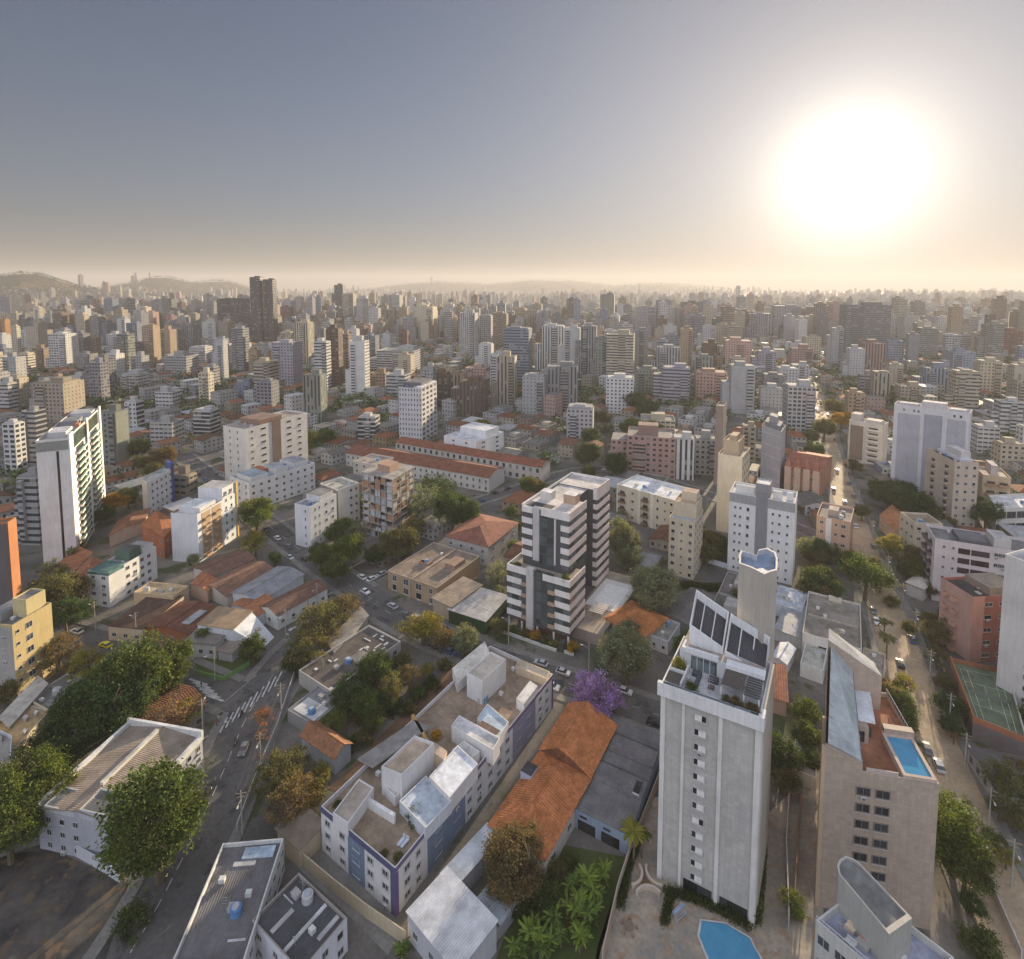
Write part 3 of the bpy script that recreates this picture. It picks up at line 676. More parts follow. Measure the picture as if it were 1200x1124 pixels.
# ---------------------------------------------------------------- cars
def car_meshes():
    b = MB(); L, Wd = 2.1, .86       # half length, half width
    prof = [(-L, .45), (-L, .82), (-1.55, .95), (-.95, 1.0), (.55, 1.0), (1.05, .98), (L-.1, .86), (L, .6), (L, .38), (-L, .38)]
    for sg in (1, -1):
        b.face([(x, sg*Wd, z) for x, z in prof], 'paint', (1, 1, 1))
    for i in range(len(prof)):
        p, q = prof[i], prof[(i+1) % len(prof)]; b.face([(p[0], -Wd, p[1]), (q[0], -Wd, q[1]), (q[0], Wd, q[1]), (p[0], Wd, p[1])], 'paint', (1, 1, 1))
    roof = [(-1.1, 1.42), (.35, 1.45)]; k = .68
    b.face([(-1.1, -k, 1.42), (.35, -k, 1.45), (.35, k, 1.45), (-1.1, k, 1.42)], 'paint', (1, 1, 1))
    g = MB()
    A = [(-1.75, 1.0), (1.05, 1.0)]; lo = .82
    for sg in (1, -1): g.face([(-1.75, sg*lo, 1.0), (1.05, sg*lo, 1.0), (.35, sg*k, 1.44), (-1.1, sg*k, 1.41)], 'glass', (.03, .035, .04))
    g.face([(1.05, -lo, 1.0), (1.05, lo, 1.0), (.35, k, 1.44), (.35, -k, 1.44)], 'glass', (.03, .035, .04)); g.face([(-1.75, -lo, 1.0), (-1.75, lo, 1.0), (-1.1, k, 1.41), (-1.1, -k, 1.41)], 'glass', (.03, .035, .04))
    w = MB(); n = 12; ring = [(.33*math.cos(2*math.pi*i/n), .33*math.sin(2*math.pi*i/n)) for i in range(n)]
    for i in range(n):
        a, c = ring[i], ring[(i+1) % n]; w.face([(a[0], -.1, a[1]), (c[0], -.1, c[1]), (c[0], .1, c[1]), (a[0], .1, a[1])], 'rubber', (1, 1, 1))
    for y in (-.1, .1): w.face([(a[0], y, a[1]) for a in ring], 'rubber', (1, 1, 1)); 0
    rm = MB()
    for y in (-.106, .106): rm.face([(a[0]*.62, y, a[1]*.62) for a in ring], 'tinted', (.45, .45, .46))
    h = MB(); h.obox((0, 0, 0), (.04, 0, 0), (0, .17, 0), (0, 0, .07), 'lamp_glass', (1, 1, 1))
    return b.mesh('body'), g.mesh('windows'), w.mesh('wheel'), h.mesh('headlight'), rm.mesh('rim')
CARM = car_meshes()
def car(px, py, az, colr, word, label=None, s=1.0, loc=None):
    p = P(px, py) if loc is None else loc; t = thing('car', label, 'car', (p.x, p.y, .03), az, 'cars in the streets')
    o = link('body', CARM[0], t); o.color = (*colr, 1); link('windows', CARM[1], t)
    for x in (-1.3, 1.3):
        for y in (-.78, .78): link('rim', CARM[4], link('wheel', CARM[2], t, (x, y, .33)))
    for y in (-.6, .6): link('headlight', CARM[3], t, (2.06, y, .72))
    t.scale = (s, s, s)
    if not label: auto(t, f"{word} car", p)
def along(nm, px, py, side):
    pts = ROADS[nm]; q = P(px, py); i = min(range(len(pts)-1), key=lambda j: ((pts[j]+pts[j+1])/2-q).length); d = pts[i+1]-pts[i]; return math.atan2(d.y, d.x)+(math.pi if side else 0)
# ---------------------------------------------------------------- poles
def pole_mesh():
    a = MB(); a.tube([(0, 0, 0), (0, 0, 9.5)], [.16, .11], 'tinted', (.36, .34, .31), 8)
    c = MB(); c.obox((0, 0, 8.9), (1.1, 0, 0), (0, .06, 0), (0, 0, .07), 'tinted', (.24, .19, .14)); c.obox((0, 0, 8.1), (.8, 0, 0), (0, .06, 0), (0, 0, .07), 'tinted', (.24, .19, .14))
    l = MB(); l.tube([(0, .0, 7.4), (0, 1.2, 8.0), (0, 2.0, 8.05)], [.04, .035, .03], 'tinted', (.4, .4, .4), 5); l.obox((0, 2.2, 8.03), (.13, 0, 0), (0, .35, 0), (0, 0, .06), 'tinted', (.5, .5, .5))
    return a.mesh('post'), c.mesh('crossarm'), l.mesh('lamp_arm')
POLE = pole_mesh()
def poles(pts, desc, group, side_rz=0.0):
    out = []
    for i, (px, py) in enumerate(pts):
        p = P(px, py); a = P(*pts[max(i-1, 0)]); b = P(*pts[min(i+1, len(pts)-1)]); d = b-a
        t = thing('utility_pole', None, 'utility pole', p, math.atan2(d.y, d.x)+math.pi/2, group)
        for nm, me in zip(('post', 'crossarm', 'lamp_arm'), POLE): link(nm, me, t)
        auto(t, desc, p+Vector((0, 0, 8))); out.append((p, t.rotation_euler.z))
    for k, off in enumerate((-.95, -.3, .35, .95)):
        mb = MB()
        for (p, ra), (q, rb) in zip(out, out[1:]):
            a = p+Vector((math.cos(ra)*off, math.sin(ra)*off, 9.0 if k % 2 else 8.2)); b = q+Vector((math.cos(rb)*off, math.sin(rb)*off, 9.0 if k % 2 else 8.2))
            l = [a.lerp(b, s/6)-Vector((0, 0, (1-(2*s/6-1)**2)*.7)) for s in range(7)]; mb.tube(l, [.022]*7, 'tinted', (.05, .05, .05), 3, cap=False)
        if mb.f:
            o = link('overhead_wire', mb.mesh('overhead_wire')); tag(o, None, 'wire', group+' wires'); auto(o, f"dark overhead wire, {('lowest', 'second', 'third', 'highest')[k]} strand", out[len(out)//2][0]+Vector((0, 0, 9)))
def wall_run(name, px, h, t, label, m='wall', th=.2, cat='wall', z0=0, tops=None):
    mb = MB(); pts = [P(*p) for p in px]
    for a, b in zip(pts, pts[1:]):
        d = (b-a).normalized(); n = Vector((-d.y, d.x, 0))*th/2
        mb.quadbox([tuple((a+n)[:2]), tuple((a-n)[:2]), tuple((b-n)[:2]), tuple((b+n)[:2])], z0, z0+h, m, t)
    if tops:
        pass
    o = link(name, mb.mesh(name)); tag(o, label, cat); 
    return o
# ================================================================ the near buildings, one by one
def rbox(root, fr, name, A, L, R, zt, zb, m, t, top='concrete', tt=None, rim=0, rise=0):
    """A roof volume given by three corners of its lid (in the picture) at height zt."""
    g = frame_px(A, L, R, None, zt); o = g.o-fr.o; mb = MB(); k = lambda a, b: (o.x+g.w(a, b).x, o.y+g.w(a, b).y)
    Lu, Lv = g.Lu, g.Lv
    mb.quadbox([k(0, 0), k(Lu, 0), k(Lu, Lv), k(0, Lv)], zb, zt, m, t, top=top, tt=tt or t)
    if rim:
        w = .2
        for (x0, x1, y0, y1) in ((0, Lu, 0, w), (0, Lu, Lv-w, Lv), (0, w, w, Lv-w), (Lu-w, Lu, w, Lv-w)): mb.quadbox([k(x0, y0), k(x1, y0), k(x1, y1), k(x0, y1)], zt, zt+rim, m, t)
    return link(name, mb.mesh(name), root)
def strips(root, fr, name, face, spans, z0, z1, m, t, d=.06):
    """Vertical facade strips standing d proud of a face; spans are fractions along it."""
    for a, b in spans:
        mb = MB()
        if face == 'l': fr.box(mb, a*fr.Lu, b*fr.Lu, -d, -.002, z0, z1, m, t)
        else: fr.box(mb, -d, -.002, a*fr.Lv, b*fr.Lv, z0, z1, m, t)
        link(name, mb.mesh(name), root)
def striped_tower():
    fr = frame_px((668, 681), (594, 660), (684, 667), 760); fr.h = 21.3
    fr.ev = Vector((math.cos(R_(58)), math.sin(R_(58)), 0)); Lu = fr.Lu
    root = thing('apartment_tower', 'new white and charcoal striped apartment tower with stepped terraces behind the purple tree', 'apartment tower', (fr.o.x, fr.o.y, 0))
    def pt(px, py, z):
        d = P(px, py, z)-fr.o; c = fr.eu.cross(fr.ev).z; return (d.cross(fr.ev).z/c, fr.eu.cross(d).z/c)
    CH, WH, GL2, PK_LIT = (.085, .085, .092), (.72, .69, .66), (.075, .085, .09), (.74, .62, .56)  # the pink paints sunlight onto the right-hand spandrels
    H1, H2 = 21.3, 38.8
    ub, vb = pt(696, 572, H2); ur, vr = pt(714, 563.5, H2)
    uf, vf = 2.9, 5.6; ub, vb = 4.2, 30.3; V1 = 11.0; VF = 18.2; VB = 41.6; U2 = 19.4
    excl([fr.o+fr.w(a, b) for a, b in ((-5, -2), (Lu+1, -2), (Lu+1, VB+4), (-5, VB+4))])
    def part(nm, boxes, m, t, **k):
        mb = MB()
        for b in boxes: fr.box(mb, *b, m, t, **k)
        return link(nm, mb.mesh(nm), root)
    part('lower_block', [(.3, Lu-.3, .3, V1, 3.4, 19.6)], 'tinted', CH, top='concrete', tt=(.34, .30, .25))
    part('upper_block', [(uf+.3, U2, vf, VF, 3.4, H2)], 'tinted', CH, top='concrete', tt=(.60, .56, .52))
    part('rear_block', [(ub+.3, U2-.5, vb, VB, 3.4, H2)], 'tinted', CH, top='concrete', tt=(.60, .56, .52))
    part('link_block', [(8.0, U2-.8, VF, vb, 3.4, H2-.3)], 'tinted', CH, top='concrete', tt=(.55, .52, .5))
    X = lambda a: uf+(U2-uf)*a; st = 3.62
    for i in range(5):      # lower storeys: white spandrels, left and right of the glazed middle, wrapping the right face
        z = 4.6+st*i; h = 1.85 if i < 4 else 2.1
        part('spandrel', [(.02, Lu*.23, 0, V1-.1, z, z+h)] if i < 4 else [(.02, Lu*.42, 0, .3, z, z+h)], 'wall', WH); part('side_spandrel', [(-.05, .25, -.01, V1, z+.01, z+h-.01)], 'wall', PK_LIT)
        part('spandrel', [(Lu*.76, Lu, 0, V1, z, z+h)] if i < 4 else [(Lu*.6, Lu, 0, .3, z, z+h), (Lu-.3, Lu, .3, V1, z, z+h)], 'wall', WH)
        mb = MB(); fr.box(mb, .02, Lu*.22, .12, V1-.4, z-1.7, z-.05, 'glass', GL2) if i else None
        if i:
            fr.box(mb, Lu*.77, Lu-.05, .12, V1-.4, z-1.7, z-.05, 'glass', GL2); link('window_band', mb.mesh('window_band'), root)
        mb = MB(); fr.box(mb, Lu*.25, Lu*.52, .05, .28, z-.1, z+2.9, 'glass', (.06, .075, .075)); link('window', mb.mesh('window'), root)
        if i < 4: part('balcony', [(Lu*.23, Lu*.33, -.5, .25, z, z+1.0)], 'wall', (.42, .30, .20)); part('balcony', [(Lu*.68, Lu*.76, -.3, .25, z, z+1.0)], 'wall', (.40, .27, .18))
    part('pilaster', [(Lu*.56, Lu*.67, -.5, .9, 2.0, 21.9)], 'wall', (.52, .50, .49))
    part('pilaster', [(X(.63), X(.76), vf-.6, vf+.8, 21.9, H2+.6)], 'wall', (.52, .50, .49))
    part('pilaster', [(X(.28), X(.31), vf-.5, vf, 21.9, H2-2)], 'wall', (.62, .60, .58))
    for i in range(5):
        z = 22.6+st*i; top = i == 4
        h = 1.85 if not top else H2-z+.9
        part('spandrel', [(uf+.02, X(.18), vf-.3, vf, z, z+h)] if not top else [(uf+.02, X(.60), vf-.3, vf, z, z+h)], 'wall', WH); part('side_spandrel', [(uf-.05, uf+.25, vf-.31, VF, z+.01, z+h-.01)], 'wall', PK_LIT)
        part('spandrel', [(X(.78), U2, vf-.3, vf, z, z+1.85), (U2, U2+.25, vf-.3, VF, z, z+h)], 'wall', WH)
        part('window_band', [(X(.02), X(.17), vf-.2, vf-.02, z-1.7, z-.05)], 'glass', GL2); part('window_band', [(uf+.1, uf+.28, vf+1, VF-.8, z-1.7, z-.05)], 'glass', GL2)
        part('window', [(X(.34), X(.62), vf-.2, vf-.02, z-1.5, z+1.4)], 'glass', (.06, .075, .075))
    n = 10
    for i in range(n):      # rear block: sun-tinted bands on the right face, white on its short front
        z = 4.0+(H2-4)/n*i; h = 1.8 if i < n-1 else (H2-z+.9)
        part('side_spandrel', [(ub, ub+.3, vb-.1, VB, z, z+h)], 'wall', PK_LIT); part('spandrel', [(ub+.3, ub+1.6, vb-.12, vb, z, z+h)], 'wall', WH)
        part('window_band', [(ub+.15, ub+.29, vb+1.2, VB-1.2, z+1.85, z+3.3)], 'glass', GL2)
    part('parapet', [(U2-.25, U2, vf, VB, H2, H2+.8), (ub, U2-.25, VB-.25, VB, H2, H2+.8)], 'wall', WH)
    part('roof_terrace', [(X(.45), X(.97), vf+1, vf+5, H2, H2+.06)], 'tinted', (.06, .06, .065))
    part('stair_tower', [(5.2, 9.4, 14.4, 17.8, H2, H2+3.0)], 'wall', (.48, .33, .24), top='concrete', tt=(.72, .70, .68))
    part('stair_tower', [(X(.66), X(.9), 14, 17.4, H2, H2+2.6)], 'wall', (.60, .57, .54), top='concrete', tt=(.72, .70, .68))
    for u in (.4, Lu*.24, Lu*.5, Lu*.75, Lu-.8): part('column', [(u, u+.5, .3, .8, 0, 3.4)], 'wall', (.66, .65, .63))
    part('lobby', [(Lu*.12, Lu*.9, 3.0, V1, 0, 3.4)], 'tinted', (.16, .075, .05))
    part('lobby', [(1.2, Lu*.78, V1, VB-.3, 0, 3.4)], 'tinted', (.10, .09, .09))
    part('podium', [(-8.5, ub+.2, V1*.5, VB+2, 0, 3.6)], 'wall', (.30, .25, .22), top='patio')
    part('pool_deck', [(-7.6, ub-.6, 19, VB-4, 3.6, 3.72)], 'tinted', (.66, .64, .60)); part('pool', [(-6.4, ub-2.5, 22, VB-7, 3.72, 3.78)], 'tinted', (.80, .80, .78))
    part('podium_wall', [(-8.75, -8.5, V1*.5, VB+2, 0, 4.7), (-8.5, ub, VB+2, VB+2.25, 0, 4.7)], 'wall', (.13, .105, .095))
    part('pergola', [(-5.5, -.9, V1+1.2+k*.9, V1+1.55+k*.9, 6.0, 6.2) for k in range(7)], 'tinted', (.62, .58, .52)); part('pergola_post', [(-5.4, -5.2, V1+1.3, V1+1.5, 3.6, 6.0), (-5.4, -5.2, V1+6.6, V1+6.8, 3.6, 6.0)], 'tinted', (.6, .56, .5))
    part('planter', [(Lu*.12, Lu*.96, -3.6, -3.1, 0, .8), (-2.6, Lu*.02, -2.8, -2.4, 0, .9)], 'wall', (.55, .56, .52)); part('planter_bed', [(Lu*.12, Lu*.96, -3.1, -.4, .0, .5), (-2.6, Lu*.02, -2.4, .2, 0, .5)], 'lawn', (1, 1, 1))
    part('gatehouse', [(Lu*.03, Lu*.10, -2.9, -1.0, 0, 2.9)], 'tinted', (.05, .06, .055))
    part('terrace_rail', [(Lu*.43, Lu*.59, -.02, .1, 19.6, 21.4)], 'glass', (.05, .06, .06))
    for a, b, k, c in ((Lu*.1, 1.5, 1.5, 'bright'), (Lu*.87, 1.6, 1.3, 'green'), (Lu*.3, 1.4, .8, 'olive'), (Lu*.95, 1.5, 1.0, 'green')):
        w = fr.o+fr.w(a, b); o = tree_at(w.x, w.y, k, c, 'bush', k*.8, z0=19.6)
    for a, c, k in ((.2, 'yellow', 1.5), (.35, 'olive', 1.8), (.5, 'gold', 2.2), (.65, 'brownish', 1.8), (.85, 'green', 1.6)):
        w = fr.o+fr.w(Lu*a, -1.7); tree_at(w.x, w.y, k*.8, c, 'bush', k*.8)
    w = fr.o+fr.w(-1.6, -1.2); tree_at(w.x, w.y, 1.8, 'gold', 'bush', 1.6)
    return root, fr
st_root, st_fr = striped_tower()

def blue_white():
    fr = frame_px((463, 1018), (376, 945), (648, 790), 1075)
    NV, SB, WH = (.095, .10, .18), (.16, .21, .29), (.66, .65, .64)
    root = build('apartment_building', 'long white and navy apartment building with cluttered roof terraces beside the orange tiled house', 'apartment building', fr, wall=WH, rt=(.30, .23, .17), par=1.0, parapet_t=(.62, .61, .60))
    h = fr.h
    strips(root, fr, 'panel', 'l', [(.39, .61)], .2, h-1.0, 'wall', SB, .07); strips(root, fr, 'corner_band', 'l', [(-.006, .055)], 0, h-1.0, 'wall', NV, .12)
    strips(root, fr, 'corner_band', 'r', [(0, .012), (.988, 1)], 0, h-1.0, 'wall', (.16, .10, .24), .12)
    strips(root, fr, 'cornice', 'l', [(-.006, 1.0)], h-1.0, h+.05, 'wall', NV, .14); strips(root, fr, 'cornice', 'r', [(0, 1.0)], h-.7, h+.05, 'wall', (.17, .13, .22), .14)
    strips(root, fr, 'panel', 'r', [(.145, .255)], .2, h-.7, 'wall', SB, .07); strips(root, fr, 'panel', 'r', [(.255, .345)], .2, h-.7, 'wall', (.17, .22, .32), .10); strips(root, fr, 'panel', 'r', [(.66, .84)], .2, h-.7, 'wall', (.27, .26, .35), .08)
    z0, z1 = .4, h-1.0
    windows(root, fr, 'l', [(.12, 1.5, 1.2, 'window'), (.31, 1.5, 1.2, 'window'), (.69, 1.4, 1.2, 'window'), (.9, 1.4, 1.2, 'window')], 3, z0, z1, deep=True)
    windows(root, fr, 'r', [(.05, 1.5, 1.2, 'window'), (.10, 1.2, 1.2, 'window'), (.37, 1.5, 1.2, 'window'), (.43, 1.5, 1.2, 'window'), (.50, 1.5, 1.2, 'window'), (.56, 1.5, 1.2, 'window'), (.62, 1.5, 1.2, 'window'), (.88, 1.5, 1.2, 'window'), (.94, 1.5, 1.2, 'window')], 3, z0, z1, deep=True)
    for a, b in (('l', .5), ('r', .2), ('r', .3), ('r', .71), ('r', .79)): windows(root, fr, a, [(b, 2.0, 1.1, 'window', (.30, .36, .45))], 3, z0, z1)
    Z = h-1.0; W1 = (.68, .67, .66)
    B = lambda *a, **k: rbox(root, fr, *a, **k)
    B('stair_tower', (471, 912), (447, 902), (509, 874), 13.6, Z, 'wall', W1, 'metal', (.50, .40, .30), .7); B('stair_tower', (565, 801), (547, 791), (593, 775), 13.8, Z, 'wall', W1, 'metal', (.58, .52, .44), .6)
    B('roof_room', (499, 972), (468, 940), (530, 939), 10.6, Z, 'wall', (.56, .58, .62), 'concrete', (.44, .50, .56), .25); B('roof_room', (527, 936), (503, 911), (560, 896), 11.4, Z, 'wall', W1, 'concrete', (.66, .69, .73), .2)
    B('glass_canopy', (437, 899), (419, 889), (504, 852), 10.2, 9.9, 'tinted', (.33, .32, .30), 'metal', (.26, .25, .24)); B('roof_room', (408, 966), (390, 954), (438, 924), 10.6, Z, 'wall', W1, 'metal', (.40, .34, .29), .2)
    B('roof_room', (536, 801), (530, 783), (575, 767), 10.8, Z, 'wall', W1, 'metal', (.66, .62, .55)); B('roof_room', (584, 866), (559, 843), (596, 847), 10.8, Z, 'wall', W1, 'concrete', (.46, .55, .62), .25)
    B('roof_room', (614, 825), (605, 818), (630, 804), 10.8, Z, 'wall', W1, 'metal', (.64, .62, .58)); B('roof_room', (578, 880), (529, 852), (586, 866), 11.6, Z, 'wall', W1, 'concrete', (.58, .57, .56), .3)
    B('roof_room', (640, 797), (604, 782), (644, 788), 9.9, Z, 'wall', (.55, .45, .32), 'concrete', (.5, .42, .32), .3); B('roof_room', (548, 893), (530, 880), (562, 882), 10.4, Z, 'wall', W1, 'concrete', (.5, .5, .5), .3)
    B('roof_room', (463, 936), (452, 925), (480, 920), 10.0, Z, 'wall', W1, 'concrete', (.55, .55, .55), .3); B('terrace_wall', (462, 957), (424, 934), (464, 953), 9.9, Z, 'wall', W1)
    B('terrace_wall', (500, 870), (482, 838), (503, 868), 10.2, Z, 'wall', (.56, .36, .14)); B('stair_tower', (520, 890), (506, 880), (524, 880), 12.0, Z, 'wall', (.60, .46, .30), 'concrete', (.5, .4, .3))
    B('skylight', (581, 861), (560, 849), (586, 856), 11.75, 11.6, 'tinted', (.16, .11, .09)); B('terrace_wall', (505, 968), (478, 952), (508, 965), 9.7, Z, 'wall', W1)
    for i in range(10): clutterbox(root, fr, ('ac', 'ac', 'tank', 'antenna')[i % 4], fr.Lu*rnd.uniform(.12, .9), fr.Lv*rnd.uniform(.06, .95), Z)
    for (x, y, c, k) in ((487, 962, 'dark', 1.6), (466, 1008, 'olive', .9), (511, 866, 'gold', 1.2), (396, 946, 'green', .8), (450, 1003, 'olive', .7)):
        p = P(x, y, Z); tree_at(p.x, p.y, k, c, 'bush', k*.75, z0=Z)
    for x, y in ((470, 988), (474, 990)):      # loungers on the corner terrace
        p = P(x, y, Z)-fr.o; mb = MB(); mb.obox((p.x, p.y, Z+.35), fr.eu*.3, fr.ev*.9, (0, 0, .08), 'tinted', (.5, .55, .6)); mb.obox((p.x+fr.ev.x*.9, p.y+fr.ev.y*.9, Z+.6), fr.eu*.3, fr.ev*.1, (0, 0, .3), 'tinted', (.5, .55, .6))
        for a in (-.25, .25):
            for b in (-.7, .7): mb.obox((p.x+fr.eu.x*a+fr.ev.x*b, p.y+fr.eu.y*a+fr.ev.y*b, Z+.14), (.03, 0, 0), (0, .03, 0), (0, 0, .14), 'tinted', (.4, .4, .4))
        me = mb.mesh('sun_lounger'); o = link('sun_lounger', me, None, (fr.o.x, fr.o.y, 0)); tag(o, ('left' if x < 472 else 'right')+' of two pale sun loungers on the near corner terrace of the navy-banded building', 'sun lounger', 'loungers on the corner terrace')
    return root, fr
bw_root, bw_fr = blue_white()

def grey_tower():
    fr = frame_px((892, 838), (776, 798), (905, 776), 1085); h = fr.h
    WH = (.68, .66, .62); BR = (.47, .45, .41)
    root = build('apartment_tower', 'tall slim grey-tiled tower with white pilasters and a furnished roof terrace', 'apartment tower', fr, wall=BR, wm='brick', rt=(.50, .50, .52), par=1.1, parapet_t=(.70, .70, .69))
    strips(root, fr, 'pilaster', 'l', [(-.01, .045), (.36, .40), (.745, .775), (.955, 1.005)], 0, h-2.4, 'wall', WH, .35); strips(root, fr, 'panel', 'r', [(.10, 1.0)], 0, h-.3, 'wall', (.47, .425, .36), .45); strips(root, fr, 'pilaster', 'r', [(0, .10)], 0, h-2.4, 'wall', WH, .3)
    strips(root, fr, 'cornice', 'l', [(-.035, 1.04)], h-2.4, h+.05, 'wall', (.72, .71, .70), .7); strips(root, fr, 'cornice', 'r', [(0, .10)], h-2.4, h+.05, 'wall', (.72, .71, .70), .6)
    fh = (h-2.6)/12.9
    windows(root, fr, 'l', [(.585, 2.1, 1.25, 'shutter')], 12, 2.2, h-3.0, deep=True)
    strips(root, fr, 'ground_floor_glazing', 'l', [(.06, .34), (.42, .72)], .3, 2.4, 'glass', (.03, .035, .035), .1)
    Z = h-1.1; Lu, Lv = fr.Lu, fr.Lv
    def part(nm, boxes, m, t, **k):
        mb = MB()
        for b in boxes: fr.box(mb, *b, m, t, **k)
        return link(nm, mb.mesh(nm), root)
    W1 = (.70, .70, .70)
    part('penthouse', [(Lu*.05, Lu*.93, Lv*.50, Lv*.98, Z, Z+3.2)], 'wall', W1, top='concrete', tt=(.36, .31, .27)); part('glass_door', [(Lu*.52, Lu*.80, Lv*.50-.12, Lv*.50-.02, Z+.1, Z+2.6)], 'glass', (.10, .12, .13))
    for a in (.59, .66, .73): part('door_frame', [(Lu*a, Lu*a+.12, Lv*.50-.2, Lv*.50-.13, Z, Z+2.6)], 'tinted', (.6, .6, .6))
    def wedge(nm, u0, u1, v0, v1, zb, za, m, t, tt):      # top slopes from za over u1 down to zb over u0
        mb = MB(); p = fr.p; b = Z+3.2
        c = [(u0, v0, zb-3.0), (u1, v0, za-3.4), (u1, v1, za+1.2), (u0, v1, zb+1.4)]
        for i in range(4):
            q, r = c[i], c[(i+1) % 4]; mb.face([p(q[0], q[1], b), p(r[0], r[1], b), p(*r), p(*q)], m, t)
        w = .22; n = 4
        for i in range(4):
            q, r = c[i], c[(i+1) % 4]; cu, cv = (u0+u1)/2, (v0+v1)/2
            ins = lambda s: (s[0]+(w if s[0] < cu else -w), s[1]+(w if s[1] < cv else -w), s[2])
            mb.face([p(*q), p(*r), p(*ins(r)), p(*ins(q))], m, t); mb.face([p(*ins(q)), p(*ins(r)), p(ins(r)[0], ins(r)[1], max(b, r[2]-1.7)), p(ins(q)[0], ins(q)[1], max(b, q[2]-1.7))], m, t)
        f4 = [p(ins(q)[0], ins(q)[1], max(b, q[2]-1.7)) for q in c]; mb.face(f4[:3], 'metal', tt); mb.face([f4[0], f4[2], f4[3]], 'metal', tt)
        for k in (.35, .68): mb.tube([p(u0+(u1-u0)*k, v0+.1, c[0][2]+(c[1][2]-c[0][2])*k), p(u0+(u1-u0)*k, v1-.1, c[3][2]+(c[2][2]-c[3][2])*k)], [.1, .1], 'wall', t, 4)
        return link(nm, mb.mesh(nm), root)
    wedge('roof_volume', Lu*.48, Lu*.86, Lv*.64, Lv*.97, Z+7.6, Z+10.6, 'wall', W1, (.06, .06, .065)); wedge('roof_volume', Lu*.03, Lu*.46, Lv*.62, Lv*.97, Z+4.8, Z+7.6, 'wall', W1, (.055, .055, .06))
    part('upper_terrace', [(Lu*.50, Lu*.90, Lv*.46, Lv*.50, Z+3.2, Z+4.1), (Lu*.88, Lu*.90, Lv*.50, Lv*.63, Z+3.2, Z+4.1)], 'wall', W1)
    part('pergola', [(Lu*.03, Lu*.18, Lv*(.10+.045*k), Lv*(.10+.045*k)+.25, Z+2.5, Z+2.7) for k in range(8)], 'tinted', (.08, .08, .085)); part('pergola_post', [(Lu*u, Lu*u+.18, Lv*v, Lv*v+.18, Z, Z+2.5) for u in (.03, .175, .40) for v in (.10, .44)], 'wall', W1)
    part('awning', [(Lu*.20, Lu*.415, Lv*.16, Lv*.46, Z+2.5, Z+2.65)], 'tinted', (.10, .085, .075)); part('white_canopy', [(Lu*.02, Lu*.42, Lv*.44, Lv*.56, Z+2.75, Z+3.45)], 'wall', (.72, .73, .74))
    part('terrace_wall', [(Lu*.80, Lu*.82, Lv*.04, Lv*.42, Z, Z+1.4), (Lu*.82, Lu*.985, Lv*.26, Lv*.275, Z, Z+1.4)], 'wall', (.60, .6, .6)); part('planter', [(Lu*.06, Lu*.38, Lv*.03, Lv*.08, Z, Z+.8), (Lu*.62, Lu*.78, Lv*.03, Lv*.07, Z, Z+.7), (Lu*.84, Lu*.97, Lv*.30, Lv*.44, Z, Z+.6)], 'tinted', (.085, .07, .06)); part('deck', [(Lu*.825, Lu*.985, Lv*.03, Lv*.25, Z+.02, Z+.9)], 'tinted', (.10, .085, .075))
    part('glass_rail', [(Lu*.02, Lu*.98, -.5, -.44, h, h+.45)], 'glass', (.10, .12, .13))
    part('sofa', [(Lu*.66, Lu*.76, Lv*.36, Lv*.43, Z, Z+.7), (Lu*.66, Lu*.70, Lv*.16, Lv*.36, Z, Z+.6)], 'tinted', (.07, .075, .085)); part('sofa', [(Lu*.48, Lu*.58, Lv*.34, Lv*.42, Z, Z+.7)], 'tinted', (.07, .075, .085)); part('table', [(Lu*.50, Lu*.56, Lv*.22, Lv*.28, Z+.1, Z+.5)], 'tinted', (.12, .10, .09))
    for a, b, k, c in ((.11, .055, .9, 'brownish'), (.24, .055, 1.0, 'brownish'), (.34, .055, .8, 'olive'), (.7, .05, 1.0, 'green'), (.9, .37, 1.2, 'yellow'), (.06, .055, .8, 'brownish')):
        w = fr.o+fr.w(Lu*a, Lv*b); tree_at(w.x, w.y, k, c, 'bush', k*.8, z0=Z+.5)
    # tall concrete stair and water tower at the back right corner, heart-shaped open top
    zt = 56.0; px = [(866, 650), (868, 645), (877, 647), (887, 651), (889, 644), (899, 642), (909, 647), (911.5, 655), (911, 668), (903, 670), (896, 673), (880, 665), (866, 660)]
    pts = [P(x, y, zt) for x, y in px]; lo = [(p.x-fr.o.x, p.y-fr.o.y) for p in pts]; cx = sum(p[0] for p in lo)/len(lo); cy = sum(p[1] for p in lo)/len(lo)
    mb = MB(); n = len(lo); ins = [(cx+(x-cx)*.90, cy+(y-cy)*.90) for x, y in lo]
    for i in range(n):
        a, b, c, d = lo[i], lo[(i+1) % n], ins[(i+1) % n], ins[i]
        mb.face([(*a, 0), (*b, 0), (*b, zt), (*a, zt)], 'wall', (.46, .42, .36)); mb.face([(*a, zt), (*b, zt), (*c, zt), (*d, zt)], 'wall', (.66, .63, .58)); mb.face([(*d, zt-1.1), (*c, zt-1.1), (*c, zt), (*d, zt)], 'wall', (.45, .47, .52))
    mb.face([(*c, zt-1.1) for c in ins], 'metal', (.26, .33, .45)); sv = link('stair_tower', mb.mesh('stair_tower'), root)
    excl(pts)
    return root, fr
gt_root, gt_fr = grey_tower()

